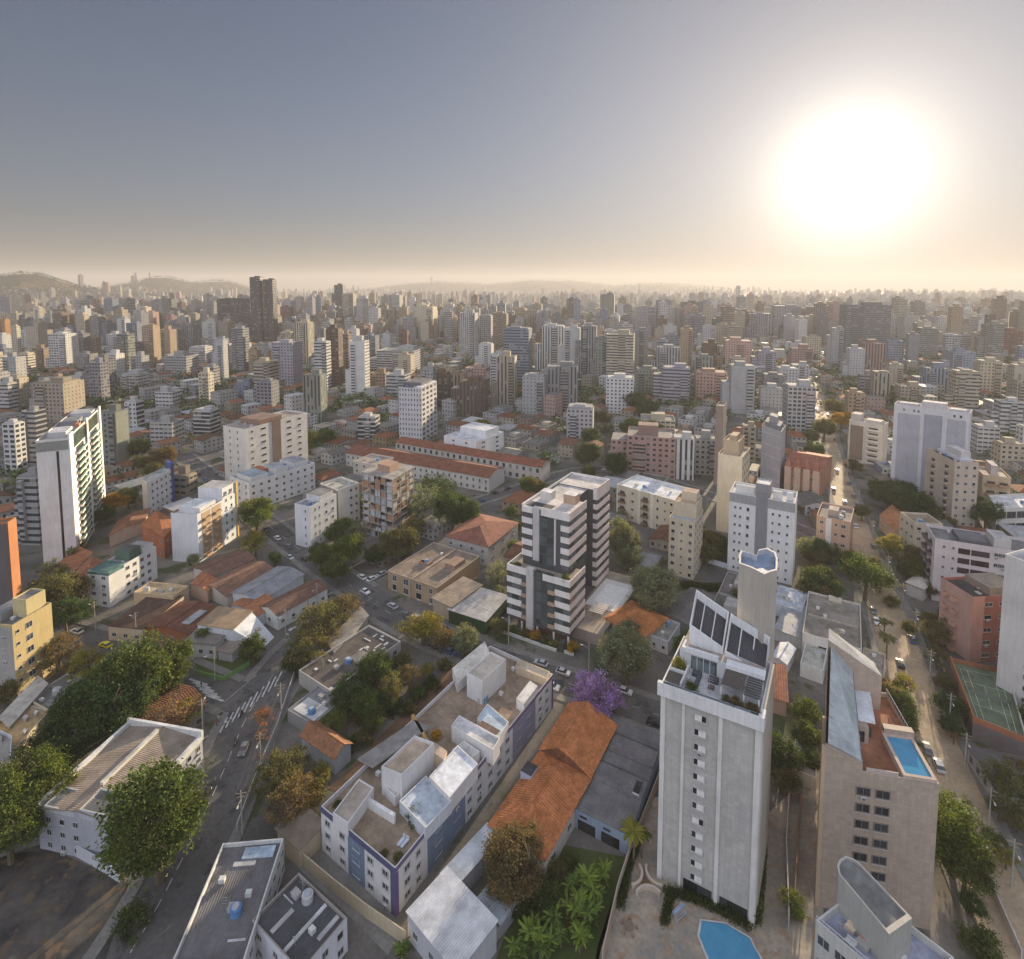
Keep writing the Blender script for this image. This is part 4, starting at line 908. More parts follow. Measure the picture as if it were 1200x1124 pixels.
def brown_tower():
    fr = frame_px((1101, 919), (966, 897), (1040, 812), 1090); h = fr.h; Lu, Lv = fr.Lu, fr.Lv
    BR = (.42, .34, .27)
    root = thing('apartment_tower', 'brown-tiled tower with a terracotta roof terrace, small pool and slanted glass wedge', 'apartment tower', (fr.o.x, fr.o.y, 0)); ul = lambda v: Lu-.285*v
    excl([fr.o+fr.w(*c) for c in ((-.5, -.5), (Lu+.8, -.5), (ul(Lv), Lv+.5), (-.5, Lv+.5))])
    mb = MB(); c4 = [(0, 0), (Lu, 0), (ul(Lv), Lv), (0, Lv)]; i4 = [(.25, .25), (Lu-.3, .25), (ul(Lv)-.25, Lv-.25), (.25, Lv-.25)]
    for k in range(4):
        a, b, c, d = c4[k], c4[(k+1) % 4], i4[(k+1) % 4], i4[k]
        mb.face([fr.p(*a, 0), fr.p(*b, 0), fr.p(*b, h), fr.p(*a, h)], 'brick', BR); mb.face([fr.p(*a, h), fr.p(*b, h), fr.p(*c, h), fr.p(*d, h)], 'wall', (.44, .36, .30)); mb.face([fr.p(*d, h-.9), fr.p(*c, h-.9), fr.p(*c, h), fr.p(*d, h)], 'wall', (.44, .36, .30))
    link('wall', mb.mesh('wall'), root); mb = MB(); mb.face([fr.p(*c, h-.9) for c in i4], 'concrete', (.34, .155, .095)); link('roof', mb.mesh('roof'), root)
    windows(root, fr, 'l', [(.475, 2.2, 1.5, 'window', (.20, .17, .15)), (.645, 2.2, 1.5, 'window', (.20, .17, .15))], 8, .5, h-2.0, deep=True)
    windows(root, fr, 'r', cols(4, 1.8, 1.4, 'window', t=(.2, .17, .15)), 8, .5, h-2.0)
    p = fr.p; Z = h-.9
    def poly(nm, faces, m, t):
        mb = MB()
        for f in faces: mb.face([p(*c) for c in f], m, t)
        return link(nm, mb.mesh(nm), root)
    u0, u1 = Lu*.66, Lu
    # left wing: walls that climb towards the back, under sloping glass
    f0, f1, b0, b1 = h+1.6, h+4.2, h+6.5, h+11.5; vb = Lv*.80
    poly('wing_wall', [[(u1, 0, h), (ul(vb), vb, h), (ul(vb), vb, b1), (u1, 0, f1)], [(u0, 0, h), (u0-3.6, vb, h), (u0-3.6, vb, b0), (u0, 0, f0)], [(u0, 0, h), (u1, 0, h), (u1, 0, f1), (u0, 0, f0)]], 'brick', BR)
    poly('glass_slope', [[(u0, .3, f0-.2), (u1-.5, .3, f1-.3), (ul(vb)-.5, vb, b1-.4), (u0-3.6, vb, b0-.2)]], 'metal', (.40, .45, .46))
    mb = MB()
    for k in range(9):
        v = .4+(vb-.6)*k/8; g = v/vb; a, b = Vector(p(u0-3.6*g, v, f0+(b0-f0)*g-.1)), Vector(p(ul(v)-.5, v, f1+(b1-f1)*g-.2)); mb.tube([a, b], [.09, .09], 'tinted', (.45, .46, .46), 4)
    link('glazing_bar', mb.mesh('glazing_bar'), root)
    q0 = Lu*.16; zA, zB = h+12.4, h+6.2; qa, qb = ul(vb), ul(Lv)
    mb = MB()
    for v, q1 in ((vb, qa), (Lv, qb)): mb.face([p(q0, v, Z), p(q1, v, Z), p(q1, v, zA), p(q0, v, zB)], 'brick', BR)
    mb.face([p(q0, vb, Z), p(q0, Lv, Z), p(q0, Lv, zB), p(q0, vb, zB)], 'brick', BR); mb.face([p(qa, vb, Z), p(qb, Lv, Z), p(qb, Lv, zA), p(qa, vb, zA)], 'brick', BR)
    mb.face([p(q0, vb, zB), p(qa, vb, zA), p(qb, Lv, zA), p(q0, Lv, zB)], 'metal', (.34, .36, .38)); link('penthouse', mb.mesh('penthouse'), root)
    for v0, w in ((.0, .5), (5.0, .6)):
        mb = MB(); a = [fr.p(ul(v0)-.1, v0, 0)[:2], fr.p(ul(v0)+w, v0-.05, 0)[:2], fr.p(ul(v0+.5)+w, v0+.5, 0)[:2], fr.p(ul(v0+.5)-.1, v0+.5, 0)[:2]]; mb.quadbox(a, 0, h+3.5+v0*.3, 'wall', (.50, .37, .25)); link('fin', mb.mesh('fin'), root)  # grazing sunlight is put into the tan of these fins
    def part(nm, boxes, m, t, **k):
        mb = MB()
        for b in boxes: fr.box(mb, *b, m, t, **k)
        return link(nm, mb.mesh(nm), root)
    rbox(root, fr, 'canopy', (1026, 848), (996, 842), (1019, 807), h+2.6, h+2.45, 'tinted', (.72, .73, .74), 'metal', (.66, .69, .73))
    part('bar_room', [(Lu*.46, Lu*.64, Lv*.36, Lv*.70, Z, h+2.3)], 'wall', (.42, .34, .28)); part('window', [(Lu*.5, Lu*.62, Lv*.36-.1, Lv*.36-.02, Z+.3, Z+2.3)], 'glass', (.03, .035, .04))
    part('window', [(Lu*.46-.1, Lu*.46-.02, Lv*.42, Lv*.62, Z+.1, Z+2.4)], 'glass', (.06, .065, .07))
    part('pool_wall', [(.25, Lu*.30, .25, .8, Z, h+.35), (.25, Lu*.30, Lv*.42, Lv*.42+.5, Z, h+.35), (.25, .75, .8, Lv*.42, Z, h+.35), (Lu*.27, Lu*.30, .8, Lv*.42, Z, h+.35)], 'wall', (.50, .40, .33))
    part('pool', [(.75, Lu*.27, .8, Lv*.42, Z, h+.1)], 'water', (1, 1, 1)); part('pool_canopy', [(.0, Lu*.28, Lv*.44, Lv*.50, h+.2, h+1.3)], 'brick', (.40, .32, .26))
    mb = MB()
    for k in range(12):
        v = Lv*(.50+.045*k); mb.tube([p(.3, v, h), p(.3, v, h+1.0)], [.05, .05], 'tinted', (.55, .55, .55), 4)
    mb.tube([p(.3, Lv*.5, h+1), p(.3, Lv*.995, h+1)], [.05, .05], 'tinted', (.6, .6, .6), 4); fr.box(mb, .28, .31, Lv*.5, Lv*.99, h+.1, h+.95, 'glass', (.10, .12, .14)); link('railing', mb.mesh('railing'), root)
    part('terrace_wall', [(Lu*.34, Lu*.62, .3, .5, Z, h+.5)], 'wall', (.46, .40, .36)); part('flue', [(Lu*.40, Lu*.43, Lv*.44, Lv*.48, Z, Z+1.6)], 'tinted', (.06, .06, .06))
    return root, fr
br_root, br_fr = brown_tower()

def corner_roof():      # bottom right: pale terrace with a long round-ended stair and tank block
    h = 22.0; fr = frame_px((1066, 1172), (956, 1078), (1118, 1122), None, h)
    root = build('apartment_building', 'pale building with lavender roof terrace and a round-ended concrete block at the bottom edge', 'apartment building', fr, wall=(.50, .50, .47), rt=(.34, .36, .47), par=1.0, parapet_t=(.55, .55, .53), fl=6, lf=cols(5, 1.6, 1.4), rf=cols(4, 1.6, 1.4))
    zt = h+4.6; px = [(1042, 1095), (1069, 1076), (1008, 1012), (1000, 1006), (991, 1003), (984, 1007), (981, 1014), (983, 1024)]
    pts = [P(x, y, zt) for x, y in px]; lo = [(q.x-fr.o.x, q.y-fr.o.y) for q in pts]; mb = MB(); n = len(lo); cx = sum(p[0] for p in lo)/n; cy = sum(p[1] for p in lo)/n
    ins = [(cx+(x-cx)*.9, cy+(y-cy)*.9) for x, y in lo]
    for i in range(n):
        a, b, c, d = lo[i], lo[(i+1) % n], ins[(i+1) % n], ins[i]
        mb.face([(*a, h-1), (*b, h-1), (*b, zt), (*a, zt)], 'wall', (.40, .40, .36)); mb.face([(*a, zt), (*b, zt), (*c, zt), (*d, zt)], 'wall', (.50, .47, .42)); mb.face([(*d, zt-.35), (*c, zt-.35), (*c, zt), (*d, zt)], 'wall', (.35, .34, .32))
    mb.face([(*c, zt-.35) for c in ins], 'concrete', (.20, .205, .20)); link('tank_block', mb.mesh('tank_block'), root)
    mb = MB(); Lu, Lv = fr.Lu, fr.Lv
    for k in range(14): mb.tube([fr.p(Lu*k/13, .1, h), fr.p(Lu*k/13, .1, h+.6)], [.04, .04], 'tinted', (.5, .5, .5), 4)
    mb.tube([fr.p(0, .1, h+.6), fr.p(Lu, .1, h+.6)], [.05, .05], 'tinted', (.55, .55, .55), 4); link('railing', mb.mesh('railing'), root)
    for u, v, t in ((.55, .22, (.50, .18, .16)), (.72, .30, (.62, .50, .38)), (.40, .25, (.3, .32, .36)), (.62, .10, (.5, .5, .5))):
        mb = MB(); fr.box(mb, u*Lu, u*Lu+1.2, v*Lv, v*Lv+.7, h-1, h-.45, 'tinted', t); fr.box(mb, u*Lu, u*Lu+1.2, v*Lv+.7, v*Lv+.85, h-1, h-.1, 'tinted', t); link('bench', mb.mesh('bench'), root)
    return root
corner_roof()
# ================================================================ the other buildings the photo shows clearly
AB, AT, HO, SH = 'apartment_building', 'apartment_tower', 'house', 'shed'
CATN = {AB: 'apartment building', AT: 'apartment tower', HO: 'house', SH: 'shed'}
def N(name, label, A, L, R, by=None, h=None, **k): return bp(name, label, CATN[name], A, L, R, by, h, **k)
W_ = lambda n, w=1.5, h=1.2, t=None, a=0.0, b=1.0, k='window': cols(n, w, h, k, a, b, t)
# ---- bottom left
N(HO, 'low white house block with brown saw-toothed sheet roofs behind the big dark tree', (140, 968), (58, 935), (225, 862), h=8.5, wall=(.38, .39, .43), roof='gable', rm='metal', rt=(.27, .22, .175), rise=1.3, fl=3, lf=W_(3, 1.2, 1.1, None, .45, .95), rf=W_(8, 1.2, 1.1), ov=.2,
  ex=[('roof_room', .06, .48, .0, .22, -.2, 1.5, 'wall', (.45, .46, .48), 'concrete', (.13, .13, .135), .3), ('roof_room', .55, .92, .0, .2, -.3, .9, 'wall', (.5, .5, .52), 'concrete', (.16, .17, .18), .2), ('parapet', .98, 1.02, 0, 1.0, -.5, 1.5, 'wall', (.6, .6, .58)), ('parapet', -.02, .02, .2, 1.0, -.5, 1.2, 'wall', (.6, .6, .58)), ('parapet', -.02, 1.02, .97, 1.0, -.5, 2.2, 'wall', (.62, .62, .6)), ('clerestory', .49, .53, .25, .9, .0, 2.1, 'wall', (.55, .54, .5))])
N(SH, 'long shed with dark ribbed sheet roof and white rims at the bottom edge', (284, 1132), (203, 1126), (313, 985), h=6.5, wall=(.60, .60, .58), roof='flat', rm='metal', rt=(.15, .145, .15), par=.7, parapet_t=(.56, .57, .56), fl=2, rf=W_(9, 1.3, 1.0),
  ex=[('skylight', .1, .6, .86, .96, .02, .25, 'tinted', (.42, .52, .62)), ('skylight', .35, .7, .8, .84, .02, .12, 'tinted', (.6, .6, .58)), ('roof_strip', .1, .35, .2, .215, .0, .1, 'tinted', (.6, .6, .6)), ('roof_strip', .15, .75, .03, .05, .0, .1, 'tinted', (.5, .5, .5))])
N(SH, 'dark charcoal sheet roofed shed with two white cross strips at the bottom edge', (352, 1140), (286, 1088), (411, 1080), h=6, wall=(.58, .60, .64), roof='flat', rm='metal', rt=(.075, .078, .085), par=.5, parapet_t=(.30, .27, .25), fl=2, rf=W_(3, 1.2, 1.2), lf=W_(3, 1.2, 1.0),
  ex=[('roof_strip', .35, .40, .05, .95, .0, .14, 'tinted', (.5, .5, .5)), ('roof_strip', .66, .72, .1, .55, .0, .14, 'tinted', (.5, .48, .46)), ('roof_strip', .1, .16, .5, .95, .0, .14, 'tinted', (.4, .4, .4)), ('roof_strip', .75, .95, .6, .62, .0, .14, 'tinted', (.45, .45, .44))])
N(SH, 'low beige shed with ribbed brown roof beside the navy-cornered building', (351, 994), (327, 969), (378, 966), h=4.2, wall=(.50, .42, .30), roof='shed', rm='metal', rt=(.22, .18, .14), rise=.3)
N(HO, 'long low house with grey flat roofs below the yellow block', (57, 834), (30, 820), (106, 797), h=4.5, wall=(.42, .40, .36), roof='flat', rt=(.20, .20, .19), fl=1, lf=W_(2), ex=[('roof_room', .1, .9, .6, .95, 0, .8, 'wall', (.4, .4, .38), 'concrete', (.16, .165, .16))])
N(SH, 'pale narrow sheet roof sloping beside the grey flat roofs at the left edge', (11, 851), (0, 841), (55, 803), h=5, wall=(.45, .44, .4), roof='shed', rm='metal', rt=(.42, .40, .36), rise=.2)
N(HO, 'cream house with ochre roof terrace and blue water tank at the left edge', (18, 878), (-14, 858), (58, 832), h=5, wall=(.56, .48, .34), rt=(.42, .31, .17), fl=2, rf=W_(4, 1.2, 1.2), lf=W_(2), clutter=2)
N(AB, 'white building cut by the left edge below the cream house', (11, 905), (-40, 880), (14, 862), h=9, wall=(.62, .63, .66), fl=3, rf=W_(3), clutter=1)
# ---- left side, street front
r, f = N(AB, 'mustard yellow apartment block with a stair tower at the left edge', (14, 733), (-14, 722), (50, 706), by=822, wall=(.50, .40, .20), rt=(.17, .16, .15), par=1.1, parapet_t=(.42, .36, .22), fl=6, lf=W_(2, 1.8, 1.4, (.3, .3, .28)), rf=[(.12, 1.0, .8, 'open'), (.4, 1.8, 1.6, 'window', (.42, .43, .42))], ex=[('stair_tower', .1, .5, .45, .95, 0, 4.8, 'wall', (.52, .44, .24), 'concrete', (.2, .2, .2), .4), ('roof_room', .55, .95, .2, .9, 0, 2.2, 'wall', (.30, .30, .30), 'metal', (.18, .2, .22))], clutter=2); strips(r, f, 'panel', 'l', [(.0, 1)], 0, f.h-.8, 'wall', (.36, .35, .32), .03)
r, f = N(AT, 'dark tower with bright orange side wall cut by the left edge', (9, 612), (-26, 614), (18, 606), by=712, wall=(.40, .17, .075), rt=(.2, .15, .12)); strips(r, f, 'panel', 'l', [(0.02, 1)], 0, f.h-.6, 'wall', (.14, .12, .12), .1)
r, f = N(AT, 'tall white tower with stacked green glass balconies and a black window stripe', (79, 513), (41, 517), (123, 478), by=658, wall=(.70, .69, .66), rt=(.40, .38, .37), par=1.2, clutter=3, ex=[('stair_tower', .2, .8, .12, .3, 0, 2.2, 'wall', (.5, .5, .5), 'metal', (.5, .5, .52)), ('roof_room', .2, .8, .45, .6, 0, 2.5, 'wall', (.22, .22, .23)), ('roof_room', .1, .9, .8, .97, 0, 1.8, 'wall', (.45, .45, .46)), ('sign_wall', .05, .2, .36, .42, 0, 2.0, 'wall', (.5, .2, .1))])
strips(r, f, 'window_stripe', 'l', [(.30, .38)], 1, f.h-5, 'glass', (.03, .03, .034), .06); strips(r, f, 'panel', 'l', [(-.01, 1.01)], f.h-4.6, f.h-.9, 'tinted', (.26, .27, .25), .12); strips(r, f, 'fin', 'r', [(0, .10), (.50, .545), (.95, 1)], 0, f.h+1.2, 'wall', (.72, .71, .67), .6)
strips(r, f, 'window', 'r', [(.14, .46), (.58, .92)], f.h-6.2, f.h-.6, 'glass', (.05, .07, .05), .2); strips(r, f, 'window_stripe', 'r', [(.475, .495)], 1, f.h-1, 'glass', (.03, .03, .03), .5)
windows(r, f, 'r', [(.31, 15.5, 2.1, 'glass_balcony'), (.75, 16.5, 2.1, 'glass_balcony')], 15, 2.0, f.h-6.5)
r, f = N(AB, 'white five-storey building with teal glass corner terraces on top', (127, 672), (107, 667), (174, 640), by=712, wall=(.66, .66, .65), rt=(.22, .22, .22), par=.6, fl=4, lf=W_(2, 1.6, 1.0), rf=W_(4, 1.5, 1.2, None, .3, .9), ex=[('glass_terrace', .05, .95, .02, .35, 0, 1.0, 'glass', (.08, .15, .145)), ('roof_room', .15, .85, .48, .72, 0, 3.6, 'wall', (.10, .16, .12), 'concrete', (.10, .10, .10)), ('roof_room', .1, .9, .76, .98, 0, 2.4, 'wall', (.66, .66, .65), 'concrete', (.3, .3, .3))], clutter=2)
strips(r, f, 'glass_band', 'l', [(0, 1)], f.h-.9, f.h+.1, 'glass', (.08, .15, .145), .1); strips(r, f, 'glass_band', 'r', [(0, .3)], f.h-.9, f.h+.1, 'glass', (.08, .15, .145), .1)
N(HO, 'rust-orange house with hipped tile roof behind the teal terraced building', (192, 629), (166, 614), (208, 612), by=656, wall=(.36, .13, .07), roof='hip', rm='tile', rt=(.30, .12, .06), rise=2.2, fl=2, lf=W_(3, 1.0, 1.2), rf=W_(2, 1.0, 1.2))
N(HO, 'long low house with brown tile roof beside the rust-orange house', (168, 612), (128, 628), (176, 596), h=5, wall=(.55, .42, .33), roof='gable', rm='tile', rt=(.22, .11, .07), rise=1.2)
r, f = N(AB, 'white apartment block with tan-orange balcony bays and a thin yellow edge', (231, 603), (206, 598), (264, 576), by=660, wall=(.66, .68, .70), rt=(.50, .52, .54), par=.8, parapet_t=(.38, .29, .20), ex=[('roof_room', .1, .9, .12, .5, 0, 2.0, 'wall', (.6, .6, .6), 'metal', (.62, .65, .68)), ('stair_tower', .02, .98, .62, .99, 0, 5.5, 'wall', (.66, .67, .69), 'concrete', (.4, .4, .4))])
strips(r, f, 'panel', 'r', [(.10, .30), (.34, .56)], .5, f.h-.6, 'wall', (.46, .34, .23), .1); strips(r, f, 'yellow_edge', 'r', [(.965, 1.0)], 0, f.h+4.7, 'wall', (.62, .42, .10), .3)
windows(r, f, 'r', [(.20, 3.4, 1.9, 'balcony', (.46, .32, .20)), (.45, 3.4, 1.9, 'balcony', (.46, .32, .20))], 6, .8, f.h-1); windows(r, f, 'r', [(.70, 1.1, 1.2, 'window'), (.84, 1.1, 1.2, 'window')], 7, .8, f.h+4)
r, f = N(AB, 'white block with a solid cobalt blue end wall', (172, 566), (166, 561), (203, 549), by=607, wall=(.66, .66, .66), rt=(.42, .44, .46), fl=5, rf=W_(5, 1.3, 1.2, None, .1, .95), clutter=2, ex=[('blue_tower', -.02, 1.02, .90, 1.02, -17, 20.5, 'wall', (.07, .10, .30))])
N(HO, 'long brown-tiled house with white gables beside the street curve', (246, 677), (230, 664), (296, 654), h=4.5, wall=(.58, .56, .52), roof='gable', rm='tile', rt=(.17, .10, .075), rise=1.3, fl=1, rf=W_(5, 1, 1))
N(HO, 'second long brown-roofed row house beside the street curve', (266, 699), (244, 682), (320, 668), h=4.2, wall=(.55, .50, .44), roof='gable', rm='tile', rt=(.19, .11, .08), rise=1.3)
N(HO, 'grey-roofed house with patched sheet roof and orange tiles at its end', (304, 705), (277, 692), (350, 672), h=5, wall=(.58, .60, .62), roof='gable', rm='metal', rt=(.25, .26, .28), rise=1.2, fl=1, lf=W_(2))
N(HO, 'white-walled long house with dark brown tile roof at the junction', (325, 721), (308, 710), (381, 688), by=739, wall=(.66, .68, .66), roof='gable', rm='tile', rt=(.15, .088, .068), rise=1.4, fl=1, lf=W_(1, 1.2, 1.2), rf=W_(5, 1.2, 1.0))
N(HO, 'small white house with orange tiled lean-to behind the blank white gable', (300, 722), (280, 704), (322, 706), h=4.2, wall=(.60, .63, .68), roof='gable', rm='tile', rt=(.34, .15, .08), rise=1.2)
r, f = N(HO, 'white corner house with a big blank sloping white side wall and brown roof', (273, 738), (234, 730), (294, 718), by=764, wall=(.64, .67, .72), roof='shed', rm='metal', rt=(.33, .235, .15), rise=.5, fl=1, lf=W_(2), ov=.2)
mb = MB(); g = f.p; mb.face([g(-.02, 0, 0), g(-7.5, f.Lv*.4, 0), g(-.02, 0, f.h)], 'wall', (.64, .67, .72)); mb.face([g(-.02, 0, f.h), g(-7.5, f.Lv*.4, 0), g(-7.5, f.Lv, 0), g(-.02, f.Lv, f.h)], 'wall', (.66, .69, .73)); mb.face([g(-.02, f.Lv, 0), g(-7.5, f.Lv, 0), g(-.02, f.Lv, f.h)], 'wall', (.64, .67, .72)); link('sloping_wall', mb.mesh('sloping_wall'), r)
N(HO, 'low front house with grey sheet roof on the crossing corner', (253, 755), (222, 748), (266, 738), h=4.6, wall=(.50, .50, .48), roof='shed', rm='metal', rt=(.22, .20, .18), rise=.5, fl=1, lf=W_(3, 1.3, 1.2))
N(HO, 'small lean-to with brown roof in the crossing corner yard', (272, 765), (258, 760), (282, 754), h=3.0, wall=(.4, .4, .4), roof='shed', rm='metal', rt=(.26, .21, .18), rise=.3)
N(HO, 'broad dark-brown tiled house with beige side walls left of the red house', (167, 738), (138, 727), (200, 701), h=4.5, wall=(.50, .42, .32), roof='shed', rm='tile', rt=(.10, .062, .048), rise=.8, fl=1, lf=W_(3), ov=.1)
N(SH, 'tan flat-roofed building with a brick red end wall behind the dark-brown house', (203, 699), (163, 690), (218, 686), h=6.5, wall=(.52, .40, .26), rt=(.48, .37, .22), par=.4)
N(HO, 'brick-red house with patched tile roof and grey skylights', (221, 743), (184, 726), (249, 713), h=4.8, wall=(.30, .11, .06), roof='gable', rm='tile', rt=(.16, .072, .048), rise=1.4, fl=1, lf=W_(4, 1.1, 1.6), ex=[('skylight', .15, .42, .2, .75, .85, .22, 'tinted', (.30, .32, .33))])
N(HO, 'little orange-tiled house tucked behind the brick-red house', (243, 693), (224, 684), (254, 680), h=4.5, wall=(.5, .35, .25), roof='gable', rm='tile', rt=(.36, .15, .08), rise=1)
N(HO, 'low house with orange-brown roof and cream wall below the white balcony tower', (100, 690), (78, 684), (122, 660), h=5, wall=(.56, .45, .30), roof='gable', rm='tile', rt=(.27, .12, .07), rise=1.2)
N(HO, 'cream walled house with rust roof beside the palm at the left', (88, 668), (70, 660), (108, 650), h=5, wall=(.58, .48, .32), roof='shed', rm='tile', rt=(.30, .13, .07), rise=.8)
# ---- junction middle
N(HO, 'dark flat-roofed corner shop with white rubbish strewn over its roof', (388, 810), (352, 784), (467, 750), h=4.2, wall=(.42, .40, .37), rt=(.115, .10, .09), par=.5, parapet_t=(.50, .48, .45), fl=1, rf=W_(5, 1.6, 1.4), ex=[('roof_room', .1, .45, .45, .62, 0, .8, 'wall', (.4, .38, .36), 'concrete', (.22, .2, .19))] + [('roof_debris', u, u+a, v, v+b, 0, .16, 'tinted', (.62, .62, .62), 'tinted') for u, v, a, b in ((.75, .12, .06, .03), (.7, .3, .1, .015), (.66, .33, .03, .05), (.4, .68, .12, .012), (.3, .75, .02, .1), (.55, .8, .2, .012), (.2, .85, .05, .06), (.35, .9, .12, .015), (.5, .62, .03, .05), (.62, .88, .02, .07), (.25, .70, .04, .03), (.45, .94, .06, .03), (.15, .78, .03, .05))])
N(SH, 'lean-to strip roof along the back of the dark corner shop', (392, 764), (384, 752), (431, 722), h=3.8, wall=(.4, .38, .35), roof='shed', rm='concrete', rt=(.27, .25, .23), rise=.1)
N(SH, 'low patched grey and white roof below the dark corner shop', (367, 849), (339, 830), (423, 798), h=3.4, wall=(.30, .30, .30), rt=(.20, .20, .205), par=.3, ex=[('white_patch', .1, .9, .06, .34, .0, .1, 'tinted', (.46, .45, .44), 'concrete', (.5, .5, .5))])
N(HO, 'small house with orange and dark-brown tiled gable below the patched roof', (392, 889), (347, 868), (413, 874), h=4, wall=(.36, .38, .40), roof='gable', rm='tile', rt=(.27, .13, .07), rise=1.8, ridge='u')
N(AB, 'brown flat-roofed block with white pilasters at the street junction', (512, 689), (459, 666), (557, 650), h=7, wall=(.36, .26, .17), rt=(.24, .19, .15), par=.4, parapet_t=(.42, .36, .30), fl=2, lf=[(.12, 1.6, 2.0, 'window', (.5, .5, .5)), (.36, 2.6, 2.2, 'window', (.5, .5, .5)), (.62, 2.4, 2.2, 'window', (.5, .5, .5)), (.86, 2.0, 2.2, 'window', (.5, .5, .5))], ex=[('roof_ridge', .48, .52, .0, 1, 0, .5, 'tinted', (.35, .28, .22)), ('roof_room', .1, .3, .5, .75, 0, 1.6, 'wall', (.30, .20, .15)), ('roof_room', .55, .75, .4, .5, 0, .8, 'wall', (.28, .18, .14))])
N(HO, 'grey two-storey house with hipped red-brown roof left of the striped tower', (572, 641), (524, 627), (604, 612), h=8, wall=(.42, .40, .38), roof='hip', rm='tile', rt=(.24, .105, .075), rise=2.4, fl=2, lf=W_(4, 1.1, 1.3), rf=W_(3, 1.1, 1.3))
N(SH, 'white rusty sheet-roofed shed with dark green side wall beside the striped tower', (569, 728), (527, 713), (593, 700), h=4.6, wall=(.04, .07, .035), roof='shed', rm='metal', rt=(.44, .42, .40), rise=.6)
N(SH, 'tan sheet-roofed shed between the brown block and the white rusty shed', (529, 711), (512, 698), (556, 685), h=5.2, wall=(.40, .32, .24), roof='shed', rm='metal', rt=(.34, .27, .20), rise=.6)
# ---- bottom centre
N(SH, 'white sheet-roofed shed beside the garden wall at the bottom edge', (535, 1140), (471, 1076), (586, 1088), h=5, wall=(.46, .47, .50), roof='shed', rm='metal', rt=(.60, .61, .62), rise=.5, fl=1, lf=W_(3, 1.2, 1.2), ov=.25)
N(SH, 'long narrow pale blue sheet roof squeezed beside the navy-banded building', (533, 1038), (521, 1022), (579, 977), h=4, wall=(.40, .42, .45), roof='shed', rm='metal', rt=(.50, .54, .58), rise=.3)
N(SH, 'small grey-blue sheet roof right of the white shed', (586, 1080), (560, 1056), (603, 1060), h=3.2, wall=(.35, .36, .38), roof='shed', rm='metal', rt=(.34, .38, .42), rise=.2)
r, f = N(HO, 'old house with bright orange hipped tile roof, lower wing', (638, 1006), (575, 966), (692, 909), h=5, wall=(.50, .47, .42), roof='hip', rm='tile', rt=(.44, .165, .065), rise=2.6, fl=1, rf=W_(3), ov=.5)
rb = MB(); g = frame_px((691, 910), (632, 879), (722, 850), None, 5.6); o = g.o-f.o
def q_(u, v, z): a = o+g.w(u, v); return (a.x, a.y, z)
U, V = g.Lu, g.Lv
for a in ([(-.4, -.4, 5.5), (-.4, V+.4, 5.5), (U*.30, V, 7.3), (U*.30, 0, 7.3)], [(U*.30, 0, 7.3), (U*.30, V, 7.3), (U*.62, V, 8.4), (U*.62, 0, 8.4)], [(U*.62, 0, 8.4), (U*.62, V, 8.4), (U+.4, V+.4, 5.6), (U+.4, -.4, 5.6)]): rb.face([q_(*c) for c in a], 'tile', (.46, .175, .068))
for v in (0, V): rb.face([q_(U*.30, v, 7.3), q_(U*.62, v, 8.4), q_(U+.4, v, 5.6), q_(-.4, v, 5.5)], 'tile', (.20, .085, .045))
rb.tube([q_(U*.62, -.1, 8.45), q_(U*.62, V, 8.45)], [.14, .14], 'tile', (.40, .16, .07), 6); link('upper_roof', rb.mesh('upper_roof'), r)
wb = MB(); c4 = [q_(0, 0, 0)[:2], q_(U, 0, 0)[:2], q_(U, V, 0)[:2], q_(0, V, 0)[:2]]; wb.prism(c4, 0, 5.4, 'wall', (.5, .46, .4)); link('upper_wing', wb.mesh('upper_wing'), r); excl([g.o+g.w(a*U, b*V) for a, b in ((0, 0), (1, 0), (1, 1), (0, 1))])
mb = MB(); p_ = P(621, 904, 6.2)-f.o; c_ = [(p_.x+f.eu.x*a+f.ev.x*b, p_.y+f.eu.y*a+f.ev.y*b) for a, b in ((-1.2, -1.6), (1.4, -1.6), (1.4, 1.4), (-1.2, 1.4))]; mb.prism(c_, 4.6, 6.9, 'wall', (.42, .48, .58), 'glass', (.03, .03, .035)); link('light_well', mb.mesh('light_well'), r)
r, f = N(SH, 'row of joined sheds under stepped grey sheet roofs with blue front wall', (737, 979), (667, 945), (781, 867), h=4.2, wall=(.26, .32, .40), roof='shed', rm='metal', rt=(.17, .168, .17), rise=.5, ov=.1, ex=[('roof_step', .0, 1.0, .30, .48, -.1, .62, 'metal', (.17, .165, .165), 'metal', (.175, .17, .172)), ('roof_step', .0, 1.0, .62, .80, .1, .66, 'metal', (.165, .16, .16), 'metal', (.165, .16, .165)), ('roof_step', .0, 1.0, .82, .98, .3, .70, 'metal', (.15, .15, .15), 'metal', (.14, .14, .145)), ('light_well', .05, .16, .32, .44, .2, .8, 'wall', (.55, .56, .58), 'glass', (.03, .03, .03)), ('roof_gutter', .0, 1.0, .48, .50, .0, .55, 'tinted', (.10, .10, .10)), ('dark_yard', .82, 1.0, .55, .82, .3, .62, 'wall', (.2, .2, .22), 'concrete', (.05, .05, .055))])
strips(r, f, 'doorway', 'l', [(.15, .45), (.55, .85)], .05, 2.2, 'glass', (.02, .02, .022), .05); strips(r, f, 'vent', 'l', [(.3, .42), (.7, .82)], 2.8, 3.3, 'glass', (.04, .045, .05), .05)
